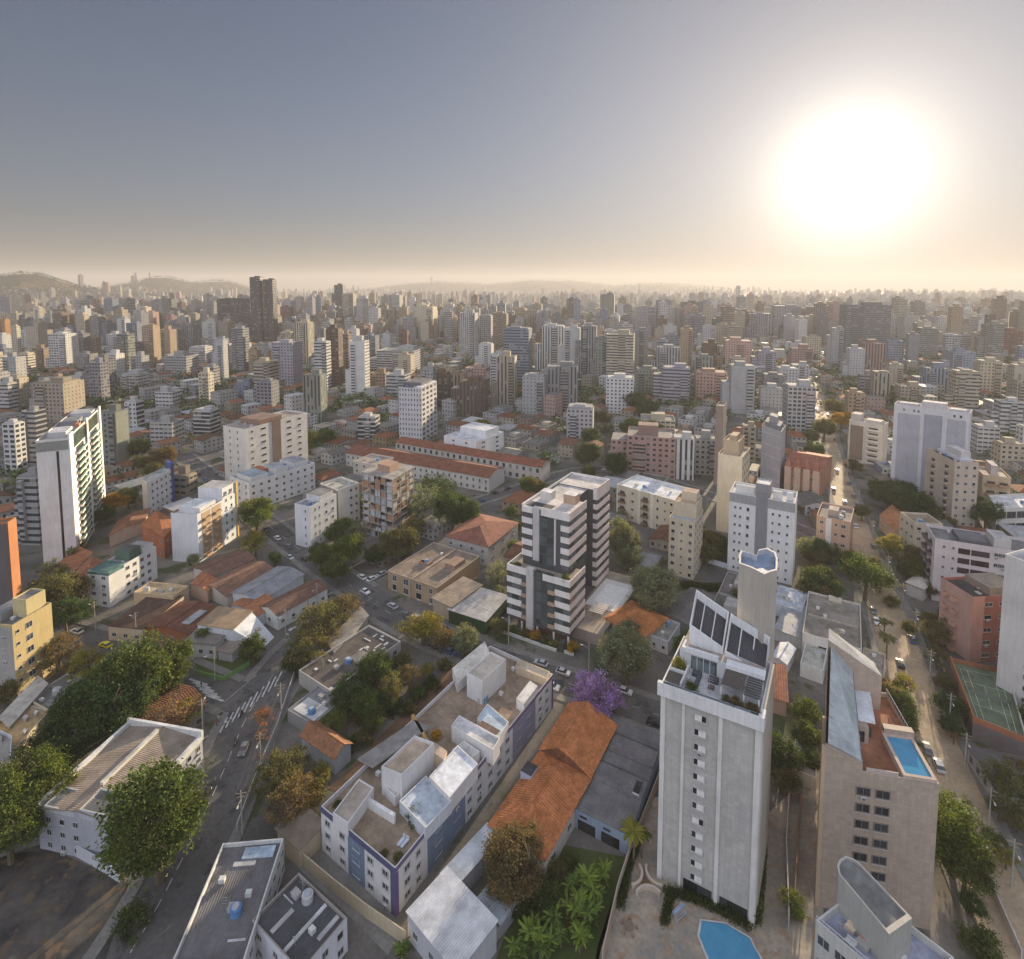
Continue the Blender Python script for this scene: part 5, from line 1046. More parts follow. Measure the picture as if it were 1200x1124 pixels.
# ---- behind the striped tower and grey tower
N(HO, 'small house with a steep orange hipped roof between two grey-green trees', (752, 748), (714, 722), (776, 722), h=5, wall=(.46, .34, .24), roof='hip', rm='tile', rt=(.40, .16, .06), rise=3.0)
N(SH, 'low white-walled shed with mottled concrete roof beside the grey tower', (783, 752), (763, 742), (790, 728), h=4.2, wall=(.50, .50, .52), rt=(.30, .29, .26), fl=1, lf=W_(2, 1, 1))
N(SH, 'ribbed dark grey sheet roof between the orange hipped house and grey tower', (806, 732), (778, 718), (832, 698), h=4.5, wall=(.2, .19, .18), roof='gable', rm='metal', rt=(.13, .12, .118), rise=.8)
r, f = N(AB, 'cream mid-rise block with small square windows and a stepped rooftop', (814, 612), (784, 606), (826, 597), by=680, wall=(.56, .49, .37), rt=(.34, .38, .42), fl=7, lf=[(.15, 1.2, 1.3, 'window'), (.5, .8, .8, 'window'), (.84, 1.4, 1.3, 'window')], rf=W_(4, 1.3, 1.3), ex=[('penthouse', .05, .95, .30, .98, 0, 5.2, 'wall', (.56, .48, .36), 'concrete', (.42, .32, .22), .5), ('stair_tower', .15, .75, .6, .95, 5.2, 3.4, 'wall', (.56, .48, .36), 'concrete', (.4, .3, .24))], clutter=1)
r, f = N(AB, 'long cream four-storey block with white roof and brown balconies behind the striped tower', (793, 587), (717, 571), (822, 576), by=628, wall=(.60, .53, .40), rt=(.62, .64, .66), par=.7, parapet_t=(.66, .64, .60), fl=4, lf=[(.08, 1.2, 1.2, 'window'), (.30, 1.0, 1.4, 'window'), (.72, 1.4, 1.0, 'window'), (.18, .9, .9, 'window')], clutter=3)
windows(r, f, 'l', [(.90, 3.4, 1.9, 'balcony', (.20, .12, .08)), (.50, 3.2, 1.9, 'balcony', (.20, .12, .08))], 4, .3, f.h-1); strips(r, f, 'pilaster', 'l', [(.0, .04), (.36, .42), (.58, .63), (.97, 1.0)], 0, f.h, 'wall', (.66, .62, .52), .3)
r, f = N(AT, 'white tower with a dark grey central stripe and small square windows', (932, 590), (854, 581), (944, 578), by=686, wall=(.68, .68, .67), rt=(.42, .43, .46), fl=9, lf=[(.10, .8, .9, 'window'), (.22, .8, .9, 'window'), (.32, .8, .9, 'window'), (.70, 1, 1.3, 'window'), (.82, .8, .9, 'window'), (.90, .8, .9, 'window')], ex=[('fin', .62, .92, .2, .28, 0, 3.2, 'wall', (.7, .68, .64)), ('stair_tower', .38, .60, .1, .6, 0, 5.2, 'wall', (.26, .26, .27), 'concrete', (.6, .6, .6), .3), ('fin', .2, .34, .25, .32, 0, 3, 'wall', (.7, .68, .64)), ('fin', .04, .14, .3, .36, 0, 3, 'wall', (.7, .68, .64))], clutter=2)
strips(r, f, 'stripe', 'l', [(.40, .58)], 0, f.h+1.5, 'wall', (.24, .24, .26), .15); strips(r, f, 'band', 'l', [(0, .40), (.58, 1)], f.h-3.6, f.h-.2, 'wall', (.33, .33, .33), .1)
r, f = N(AT, 'slender cream tower with a turreted crown and blank sunlit side', (870, 536), (842, 531), (876, 524), by=628, wall=(.60, .53, .40), rt=(.35, .33, .3), fl=0, rp=(.5, .5, 0, 4, 10), ex=[('crown', .2, .85, .15, .85, 0, 6.0, 'wall', (.46, .36, .25), 'concrete', (.4, .32, .25), .8), ('crown', .35, .65, .3, .7, 6, 2.5, 'wall', (.44, .34, .24)), ('roof_window', .05, .95, .02, .15, -3.5, 2.6, 'glass', (.06, .07, .09))])
N(AT, 'very thin brown blank slab tower beside the turreted cream tower', (848, 476), (839, 475), (850, 471), by=570, wall=(.26, .21, .18), rt=(.3, .25, .22))
r, f = N(AT, 'slim grey tower with pale joint lines and antenna-crowded top', (916, 506), (893, 498), (921, 498), by=575, wall=(.40, .40, .42), rt=(.3, .3, .32), ex=[('roof_room', .1, .9, .1, .8, 0, 3.0, 'wall', (.24, .24, .26)), ('stair_tower', .3, .7, .3, .7, 3, 3.5, 'wall', (.34, .34, .35))], clutter=4)
for k in range(5): strips(r, f, 'joint', 'l', [(0, 1)], 4+k*6.2, 4.35+k*6.2, 'wall', (.55, .55, .55), .06)
N(AB, 'salmon and white four-storey block beside the right-hand street', (997, 612), (957, 604), (1003, 596), by=658, wall=(.50, .33, .25), rt=(.22, .2, .19), fl=4, lf=[(.2, 1.6, 1.2, 'window'), (.42, 1, 1, 'window'), (.62, 1.6, 1.2, 'window'), (.84, 1.3, 1.2, 'window')], clutter=2, ex=[('panel', .55, .72, -.01, .02, -13, 13.5, 'wall', (.66, .64, .6)), ('roof_room', .4, .7, .3, .6, 0, 2.4, 'wall', (.4, .33, .28))])
r, f = N(SH, 'wide flat-roofed concrete depot with white front wall beside the right-hand street', (1010, 761), (941, 739), (1001, 706), h=6.5, wall=(.60, .58, .54), rt=(.24, .22, .19), par=.6, parapet_t=(.52, .49, .44), fl=1, lf=[(.62, 3.0, 1.5, 'open'), (.3, 3.0, 1.5, 'open')], ex=[('roof_room', .35, .6, .93, 1.0, 0, 1.0, 'wall', (.60, .54, .42)), ('roof_beam', .05, .95, .45, .47, 0, .3, 'wall', (.4, .36, .3))])
N(SH, 'small open court with pale roof below the concrete depot', (965, 786), (938, 776), (968, 752), h=4.0, wall=(.56, .56, .54), rt=(.40, .40, .36), fl=0)
N(HO, 'small white gabled shed beside the grey tower stair column', (921, 778), (906, 770), (924, 758), h=4, wall=(.6, .6, .6), roof='gable', rm='metal', rt=(.62, .64, .66), rise=1)
N(HO, 'narrow rust-red tiled house behind the brown-tiled tower', (922, 822), (905, 818), (924, 785), h=4.2, wall=(.40, .28, .22), roof='shed', rm='tile', rt=(.27, .11, .07), rise=.6)
N(SH, 'grey sheet-roofed garage in the yard behind the brown-tiled tower', (940, 748), (910, 735), (942, 712), h=3.6, wall=(.4, .4, .4), roof='shed', rm='metal', rt=(.30, .31, .33), rise=.3)
N(SH, 'pale blue flat roof strip behind the water tower', (940, 716), (906, 704), (943, 694), h=4.4, wall=(.5, .52, .56), rt=(.46, .50, .56), par=.3)
N(SH, 'dark driveway shelter with grey roof left of the brown-tiled tower', (957, 912), (929, 902), (962, 858), h=3.2, wall=(.4, .38, .35), rt=(.19, .185, .19), par=.2)
# ---- right side
r, f = N(AT, 'tall white and lavender-grey tower with blank central panel on the right', (1137, 484), (1048, 473), (1140, 480), by=592, wall=(.60, .59, .60), rt=(.4, .4, .42), par=1.5, fl=14, lf=[(.11, 1.0, 1.3, 'window'), (.19, 1.0, 1.3, 'window'), (.66, 1.0, 1.3, 'window'), (.72, 1.0, 1.3, 'window'), (.86, .9, 1.3, 'window')], ex=[('lift_tower', .30, .62, .0, .5, 0, 4.5, 'wall', (.56, .54, .54)), ('roof_room', .68, .94, .2, .6, 0, 2.2, 'wall', (.5, .5, .5)), ('roof_room', .06, .26, .2, .6, 0, 2, 'wall', (.5, .5, .5))], clutter=3)
strips(r, f, 'panel', 'l', [(.34, .58)], 0, f.h-3.5, 'wall', (.33, .33, .38), .2); strips(r, f, 'panel', 'l', [(.04, .28), (.63, .94)], 0, f.h-4.5, 'wall', (.40, .40, .44), .04)
r, f = N(AT, 'beige tower with rows of small balconies in front of the lavender-grey tower', (1119, 541), (1101, 526), (1142, 540), by=618, wall=(.50, .42, .34), rt=(.12, .12, .13), par=1.2, fl=8, rf=W_(3, 1.3, 1.3), ex=[('canopy', .1, .9, .35, .9, .6, 1.2, 'wall', (.6, .6, .62), 'metal', (.56, .58, .62)), ('stair_tower', .2, .7, .5, .9, 1.8, 3, 'wall', (.55, .52, .5))]); windows(r, f, 'l', [(.25, 3.4, 1.9, 'balcony', (.50, .44, .38)), (.72, 3.4, 1.9, 'balcony', (.50, .44, .38))], 8, 1.5, f.h-2)
r, f = N(AB, 'white and brown block with slatted white balconies beside the street top', (1035, 498), (997, 491), (1038, 494), by=548, wall=(.56, .52, .46), rt=(.4, .38, .36), fl=0, ex=[('stair_tower', .7, .98, .2, .8, 0, 4.5, 'wall', (.5, .46, .42)), ('roof_room', .1, .55, .2, .8, 0, 2, 'wall', (.55, .5, .45))])
windows(r, f, 'l', [(.27, 6.5, 1.7, 'balcony', (.64, .61, .56))], 7, 1, f.h-1.5); strips(r, f, 'panel', 'l', [(.56, .95)], 2, f.h-3, 'facade', (.22, .17, .13), .1)
r, f = N(AB, 'wide white block with black balcony bands beside the brick-red building', (1096, 631), (1086, 614), (1240, 652), by=703, wall=(.60, .54, .54), rt=(.19, .185, .19), par=1.0, fl=6, lf=[(.35, 3.6, 1.9, 'balcony', (.16, .14, .14)), (.8, 3.6, 1.9, 'balcony', (.16, .14, .14))], rf=[(.08, .8, .8, 'window'), (.16, .8, .8, 'window')] + W_(4, 1.3, 1.2, None, .5, .62) + [(.72, 1, 1.2, 'window'), (.9, 1.5, 1.2, 'window')], clutter=3, ex=[('stair_tower', .1, .7, .50, .64, 0, 3.8, 'wall', (.5, .48, .47)), ('roof_room', .15, .8, .22, .46, 0, 1.6, 'wall', (.12, .12, .14), 'metal', (.15, .15, .17))])
for k in range(6): strips(r, f, 'window_band', 'r', [(.20, .30), (.31, .46), (.66, .95)], 1.3+k*3.4, 3.2+k*3.4, 'glass', (.035, .03, .035), .09)
r, f = N(AB, 'brick-red apartment block with a pink corner and mottled roof on the right', (1141, 700), (1113, 677), (1188, 688), by=776, wall=(.37, .145, .115), rt=(.29, .22, .17), par=.8, fl=5, rf=[(.28, 2.4, 1.2, 'window', (.5, .45, .40)), (.52, 1.6, 1.1, 'window', (.5, .45, .40))], lf=[(.5, 1.8, 1.9, 'balcony', (.55, .32, .24)), (.8, 1.6, 1.9, 'balcony', (.55, .32, .24))], ex=[('roof_room', .1, .9, .03, .35, 0, .5, 'wall', (.06, .05, .055), 'concrete', (.06, .055, .06)), ('roof_room', .2, .95, .42, .95, 0, 2.0, 'wall', (.3, .24, .2), 'metal', (.30, .26, .21))])
strips(r, f, 'corner_panel', 'l', [(0, 1)], 0, f.h+.1, 'wall', (.50, .31, .26), .05); strips(r, f, 'corner_panel', 'r', [(-.01, .2)], 0, f.h+.1, 'wall', (.56, .30, .25), .12); strips(r, f, 'recess_panel', 'r', [(.80, 1.0)], 0, f.h-2, 'wall', (.20, .045, .04), .1)
N(AT, 'huge plain white tower cut by the right edge', (1228, 668), (1186, 648), (1250, 640), by=850, wall=(.66, .64, .62), rt=(.5, .5, .5), fl=13, lf=[(.3, 1.2, 1.2, 'window'), (.12, 1.4, 1.2, 'window')])
N(HO, 'orange-roofed house beside the right-hand street among trees', (1049, 622), (1031, 604), (1064, 608), h=6, wall=(.50, .36, .26), roof='hip', rm='tile', rt=(.36, .16, .08), rise=2.4, fl=1, lf=W_(2))
N(AB, 'cream low block right of the orange-roofed house', (1072, 612), (1060, 600), (1102, 612), by=660, wall=(.56, .49, .38), rt=(.3, .24, .17), fl=4, lf=W_(3), rf=W_(3), clutter=2)
N(AB, 'white flat-topped hall with glazed green front at the right edge', (1168, 596), (1158, 580), (1215, 594), by=625, wall=(.56, .54, .50), rt=(.62, .62, .62), fl=2, lf=W_(4, 1.2, 1.2), rf=W_(4, 4.5, 3.0, (.2, .25, .22)))
N(AB, 'tan balcony block right of the beige balcony tower', (1152, 556), (1142, 545), (1185, 560), by=600, wall=(.52, .40, .26), rt=(.4, .36, .3), fl=4, rf=[(.3, 4, 1.9, 'balcony', (.42, .25, .16)), (.75, 4, 1.9, 'balcony', (.42, .25, .16))], lf=W_(2), ex=[('stair_tower', .2, .8, .35, .6, 0, 5, 'wall', (.5, .44, .42))], clutter=1)
N(HO, 'white hipped pavilion beside the street below the black-banded block', (1082, 690), (1063, 682), (1096, 677), h=4.5, wall=(.55, .52, .50), roof='hip', rm='metal', rt=(.50, .46, .40), rise=1.4)
N(HO, 'grey low building with tan brick parapet beside the palms', (1036, 800), (1008, 790), (1036, 766), h=4.5, wall=(.46, .40, .32), rt=(.33, .29, .24), par=.5)
r, f = N(HO, 'reddish mansion with pointed brick gables left of the street', (962, 556), (920, 548), (972, 534), by=585, wall=(.42, .22, .15), roof='gable', rm='tile', rt=(.30, .12, .08), rise=4, fl=2, lf=W_(6, 1.1, 1.8), ridge='u')
for u in (.12, .38, .64, .9): 
    mb = MB(); x0, x1 = (u-.09)*f.Lu, (u+.09)*f.Lu; mb.quadbox(f.q(x0, x1, -1.2, 3), 0, f.h+1.5, 'wall', (.50, .36, .28)); a = f.w((x0+x1)/2, .9); c = f.q(x0, x1, -1.2, 3)
    for i in range(4): mb.face([(*c[i], f.h+1.5), (*c[(i+1) % 4], f.h+1.5), (a.x, a.y, f.h+6.5)], 'tile', (.33, .14, .09))
    link('turret', mb.mesh('turret'), r)
# ---- middle distance left
r, f = N(AB, 'pair of tall white blocks joined by a recessed brown stair bay', (287, 503), (270, 497), (343, 482), by=575, wall=(.62, .60, .57), rt=(.32, .27, .24), fl=9, lf=[(.35, .9, 1.3, 'window'), (.7, .9, 1.3, 'window')], rf=[(.1, 1.4, 1.0, 'window'), (.27, 3.2, 1.0, 'open'), (.68, 3.2, 1.0, 'open'), (.86, 2.4, 1.0, 'open')], ex=[('roof_room', .1, 1, .25, .6, 0, 3.0, 'wall', (.26, .17, .13), 'concrete', (.24, .16, .13))], clutter=2)
strips(r, f, 'stair_bay', 'r', [(.40, .54)], 0, f.h+1.2, 'wall', (.20, .14, .115), .2)
N(AB, 'white five-storey block with stepped terraces in front of the pair of white blocks', (292, 566), (276, 556), (359, 540), by=600, wall=(.64, .64, .64), rt=(.28, .34, .38), fl=4, lf=W_(3, 1.2, 1.2), rf=W_(9, 1.4, 1.2), clutter=4, ex=[('roof_room', .1, .8, .05, .3, 0, 2.6, 'wall', (.6, .6, .6), 'concrete', (.3, .36, .4)), ('roof_room', .1, .8, .42, .6, 0, 2.6, 'wall', (.6, .6, .6), 'concrete', (.36, .38, .4)), ('roof_room', .2, .9, .72, .95, 0, 2.6, 'wall', (.6, .6, .6), 'concrete', (.34, .36, .4)), ('roof_room', .5, .95, .3, .42, 0, 2.2, 'wall', (.36, .15, .1), 'tile', (.36, .14, .08))])
N(AB, 'white block with grey end wall and narrow windows, corner of the park street', (363, 594), (348, 589), (389, 578), by=643, wall=(.64, .65, .67), rt=(.25, .25, .27), fl=5, lf=[(.3, .7, 1.2, 'window')], rf=[(.2, .5, 1.3, 'window'), (.35, .5, 1.3, 'window'), (.6, 1.2, 1.2, 'window'), (.85, 1.2, 1.2, 'window')], ex=[('roof_room', .05, .95, .4, .9, 0, 3, 'wall', (.6, .6, .62), 'concrete', (.22, .22, .22))])
r, f = N(AB, 'white and brown-grey block with blank front beside the unfinished tower', (396, 574), (373, 567), (422, 566), by=620, wall=(.64, .62, .58), rt=(.4, .38, .33), fl=5, rf=[(.6, 1.4, 1.2, 'window'), (.85, 1.2, 1.2, 'window')], clutter=1); strips(r, f, 'panel', 'l', [(0, 1)], 0, f.h-.5, 'wall', (.25, .21, .20), .06)
def unfinished():
    fr = frame_px((460, 562), (424, 553), (485, 547), 636); root = thing(AT, 'unfinished concrete frame tower with brick infill and open floors', 'apartment tower', (fr.o.x, fr.o.y, 0)); n = 9; fh = fr.h/n; excl([fr.o+fr.w(a*fr.Lu, b*fr.Lv) for a, b in ((0, 0), (1, 0), (1, 1), (0, 1))])
    mb = MB()
    for i in range(n+1): fr.box(mb, -.2, fr.Lu+.2, -.2, fr.Lv+.2, max(0, fh*i-.28), fh*i+.02, 'concrete', (.34, .31, .28), bottom=True)
    link('floor_slab', mb.mesh('floor_slab'), root); mb = MB()
    for i in range(5):
        for j in range(4):
            u, v = fr.Lu*i/4*.96, fr.Lv*j/3*.96; fr.box(mb, u, u+.5, v, v+.5, 0, fr.h-.3, 'concrete', (.32, .30, .27))
    link('column', mb.mesh('column'), root); r = random.Random(5); mb = MB()
    for i in range(n):
        for k in range(5):
            if r.random() < .62: fr.box(mb, fr.Lu*(.03+k*.19), fr.Lu*(.19+k*.19), .08, .25, fh*i, fh*(i+r.choice((.95, .95, .45))), 'wall', r.choice(((.40, .40, .42), (.36, .20, .13), (.46, .46, .48))))
            if r.random() < .5: fr.box(mb, .08, .25, fr.Lv*(.03+k*.19), fr.Lv*(.19+k*.19), fh*i, fh*(i+r.choice((.95, .5))), 'wall', r.choice(((.38, .22, .14), (.42, .40, .38), (.34, .19, .12))))
        fr.box(mb, fr.Lu*.2, fr.Lu*.8, fr.Lv*.4, fr.Lv*.8, fh*i, fh*i+fh*.92, 'wall', (.14, .12, .11))
    link('infill_wall', mb.mesh('infill_wall'), root); mb = MB(); fr.box(mb, fr.Lu*.3, fr.Lu*.7, fr.Lv*.3, fr.Lv*.7, fr.h, fr.h+3, 'wall', (.38, .25, .18)); link('stair_tower', mb.mesh('stair_tower'), root)
unfinished()
N(AB, 'low cream house row behind the unfinished tower', (440, 545), (420, 538), (455, 535), h=10, wall=(.52, .48, .42), rt=(.35, .3, .26), fl=3, lf=W_(3), rf=W_(2))
r, f = N(AB, 'front wing of the long red-roofed institution', (573, 560), (418, 526), (588, 548), h=8, wall=(.55, .53, .50), roof='gable', rm='tile', rt=(.20, .085, .055), rise=2.4, ridge='u', fl=2, lf=W_(26, 1.2, 1.6))
r, f = N(AB, 'rear wing of the long red-roofed institution', (634, 548), (462, 519), (645, 541), h=9, wall=(.50, .46, .42), roof='gable', rm='tile', rt=(.22, .085, .055), rise=2.2, ridge='u', fl=0, lp=(.4, .5, 0, 24, 2))
r, f = N(AB, 'bright white stepped clinic block behind the red-roofed institution', (558, 518), (525, 509), (584, 505), by=546, wall=(.68, .69, .70), rt=(.55, .56, .58), fl=5, lf=[(.3, 2, 1, 'window'), (.7, 2, 1, 'window')], rf=[(.25, 3, 1, 'window'), (.75, 3, 1, 'window')], clutter=4, ex=[('roof_room', .1, .9, .45, .95, 0, 4, 'wall', (.66, .67, .68), 'concrete', (.6, .62, .64), .4)])
N(AT, 'grey and white tower with dark mid bay behind the institution', (494, 455), (469, 453), (506, 447), by=524, wall=(.52, .52, .54), rt=(.10, .10, .11), fl=0, lp=(.35, .5, 0, 8, 12), rp=(.6, .5, 0, 4, 12), ex=[('roof_room', .15, .9, .2, .9, 0, 3.5, 'wall', (.14, .14, .16)), ('crown', .0, .3, .0, 1, 0, 1.5, 'wall', (.6, .6, .62))], clutter=2)
# ================================================================ yards, courts and pools on the ground
flat('vacant_lot', [(-60, 1010), (60, 995), (150, 1035), (135, 1090), (100, 1200), (-120, 1230)], 'dark_lot', .03)
flat('patio', [(735, 1000), (765, 935), (800, 930), (800, 1055), (960, 1085), (960, 1180), (690, 1180), (700, 1110)], 'patio', .04)
flat('driveway', [(893, 960), (925, 930), (962, 925), (965, 1070), (955, 1150), (880, 1120), (890, 1060)], 'patio', .05)
flat('garden_ground', [(600, 1075), (660, 990), (735, 1005), (705, 1110), (690, 1180), (560, 1180)], 'lawn', .04)
flat('earth_strip', [(385, 925), (440, 868), (532, 776), (545, 792), (470, 862), (420, 905), (400, 930)], 'earth', .03)
flat('lawn', [(228, 770), (286, 768), (292, 778), (262, 798), (232, 790)], 'lawn', .05); flat('lawn', [(355, 508), (395, 506), (400, 522), (350, 528)], 'lawn', .05)
flat('lawn', [(915, 700), (950, 690), (1000, 690), (1010, 700), (960, 702)], 'pavement', .05)
flat('court_yard', [(400, 985), (450, 1030), (470, 1085), (455, 1120), (395, 1060), (330, 1000)], 'pavement', .05)
def patio_pool():
    px = [(820, 1078), (850, 1082), (880, 1100), (886, 1112), (893, 1124), (905, 1160), (845, 1165), (822, 1110), (817, 1097)]; q = [P(*p) for p in px]; t = thing('swimming_pool', 'irregular bright blue swimming pool on the patio at the foot of the grey-tiled tower', 'swimming pool', q[0]); mb = MB(); o = q[0]
    c = sum(q, Vector())/len(q); ins = [c+(p-c)*.93 for p in q]; n = len(q)
    for i in range(n):
        a, b, d, e = q[i], q[(i+1) % n], ins[(i+1) % n], ins[i]
        mb.face([(a.x-o.x, a.y-o.y, .22), (b.x-o.x, b.y-o.y, .22), (d.x-o.x, d.y-o.y, .22), (e.x-o.x, e.y-o.y, .22)], 'plain', (1, 1, 1)); mb.face([(a.x-o.x, a.y-o.y, 0), (b.x-o.x, b.y-o.y, 0), (b.x-o.x, b.y-o.y, .22), (a.x-o.x, a.y-o.y, .22)], 'plain', (1, 1, 1))
    link('coping', mb.mesh('coping'), t); mb = MB(); mb.face([(p.x-o.x, p.y-o.y, .15) for p in ins], 'water', (1, 1, 1)); link('water_surface', mb.mesh('water_surface'), t)
patio_pool()
def tennis_court():
    px = [(1140, 846), (1113, 775), (1181, 790), (1204, 872)]; h = 4.5; q = [P(x, y, h) for x, y in px]; o = Vector((q[0].x, q[0].y, 0)); t = thing('tennis_court', 'green tennis court on a raised deck with orange brick walls', 'tennis court', o); l = [(p.x-o.x, p.y-o.y) for p in q]
    excl(q); mb = MB(); mb.prism(l, 0, h-.02, 'wall', (.33, .34, .37)); link('podium', mb.mesh('podium'), t); mb = MB(); mb.face([(*p, h) for p in l], 'concrete', (.13, .165, .105)); link('court_surface', mb.mesh('court_surface'), t)
    def at(a, b): return tuple((1-a)*(1-b)*l[0][k]+(1-a)*b*l[1][k]+a*b*l[2][k]+a*(1-b)*l[3][k] for k in (0, 1))
    mb = MB()
    def ln(a, b, c, d, w=.045):
        p, r = Vector((*at(a, b), h+.01)), Vector((*at(c, d), h+.01)); n = (r-p).normalized(); n = Vector((-n.y, n.x, 0))*w; mb.face([p+n, p-n, r-n, r+n], 'marking', (1, 1, 1))
    for a in (.15, .27, .73, .85): ln(a, .1, a, .9)
    for b in (.1, .32, .68, .9): ln(.15, b, .85, b)
    ln(.5, .32, .5, .68); link('court_line', mb.mesh('court_line'), t); mb = MB()
    mb.obox((*at(.5, .5), h+.45), Vector((at(.85, .5)[0]-at(.5, .5)[0], at(.85, .5)[1]-at(.5, .5)[1], 0)), (.03, .03, 0), (0, 0, .45), 'tinted', (.16, .18, .15)); link('net', mb.mesh('net'), t)
    for i, (c, m) in enumerate((((.40, .17, .08), 1.6), ((.30, .12, .07), 1.2), ((.5, .48, .45), .9), ((.36, .15, .08), 1.4))):
        a, b = Vector(l[(i) % 4]), Vector(l[(i+1) % 4]); d = (b-a).normalized(); n = Vector((-d.y, d.x)); n = n if n.dot(Vector((0, 0))-a) < 0 else n
        mb = MB(); mb.quadbox([tuple(a-n*.25), tuple(a), tuple(b), tuple(b-n*.25)], 0, h+m, 'wall', c); link('brick_wall', mb.mesh('brick_wall'), t)
tennis_court()
wall_run('garden_wall', [(706, 1130), (724, 1050), (738, 1006), (760, 950), (779, 900)], 2.6, (.42, .35, .27), 'beige wall between the banana garden and the paved patio')
wall_run('garden_wall', [(638, 1010), (600, 1070), (568, 1130)], 2.2, (.40, .38, .35), 'grey wall below the orange hipped roof beside the banana garden')
wall_run('boundary_wall', [(352, 1012), (392, 1046), (430, 1076), (476, 1108)], 2.6, (.50, .42, .29), 'long beige boundary wall in front of the navy-cornered building')
wall_run('boundary_wall', [(330, 985), (352, 1012)], 2.6, (.52, .44, .31), 'short beige wall joining the brown ribbed shed')
wall_run('graffiti_wall', [(60, 985), (80, 998), (112, 1016), (140, 1034)], 2.4, (.52, .53, .56), 'grimy white wall with scribbles round the vacant lot'); wall_run('lot_wall', [(-20, 1012), (30, 994), (60, 985)], 1.6, (.20, .18, .17), 'low dark wall at the back of the vacant lot')
wall_run('roadside_wall', [(278, 975), (300, 915), (325, 855), (343, 800), (352, 775)], 1.8, (.44, .43, .40), 'long pale wall along the right side of the avenue'); wall_run('corner_fence', [(228, 790), (262, 798), (292, 780), (312, 745)], 1.3, (.16, .30, .10), 'bright green low wall round the white corner house')
wall_run('driveway_wall', [(924, 1090), (921, 1000), (925, 930)], 3.0, (.44, .42, .42), 'pale wall along the driveway right of the grey-tiled tower'); wall_run('driveway_wall', [(931, 1060), (935, 985), (939, 930)], 2.2, (.24, .13, .08), 'rust-brown wall along the driveway of the brown-tiled tower')
wall_run('street_wall', [(1197, 1124), (1160, 1040), (1122, 965)], 1.6, (.5, .47, .42), 'pale low wall along the foot of the big yellow-green tree'); wall_run('street_wall', [(1133, 870), (1110, 800), (1090, 740)], 1.4, (.46, .34, .25), 'tan low wall along the street below the tennis court')
wall_run('yard_wall', [(1010, 775), (1028, 800), (1040, 812)], 2.0, (.5, .42, .3), 'tan wall beside the palms behind the brown-tiled tower'); wall_run('hoarding', [(596, 742), (570, 730), (583, 722)], 2.4, (.03, .09, .045), 'dark green hoarding panel left of the striped tower')
wall_run('yard_wall', [(830, 660), (858, 668), (870, 672)], 2.0, (.6, .62, .66), 'white wall beyond the hedge left of the water tower'); wall_run('yard_wall', [(905, 690), (940, 700), (960, 712)], 2.0, (.56, .6, .66), 'pale wall right of the water tower')
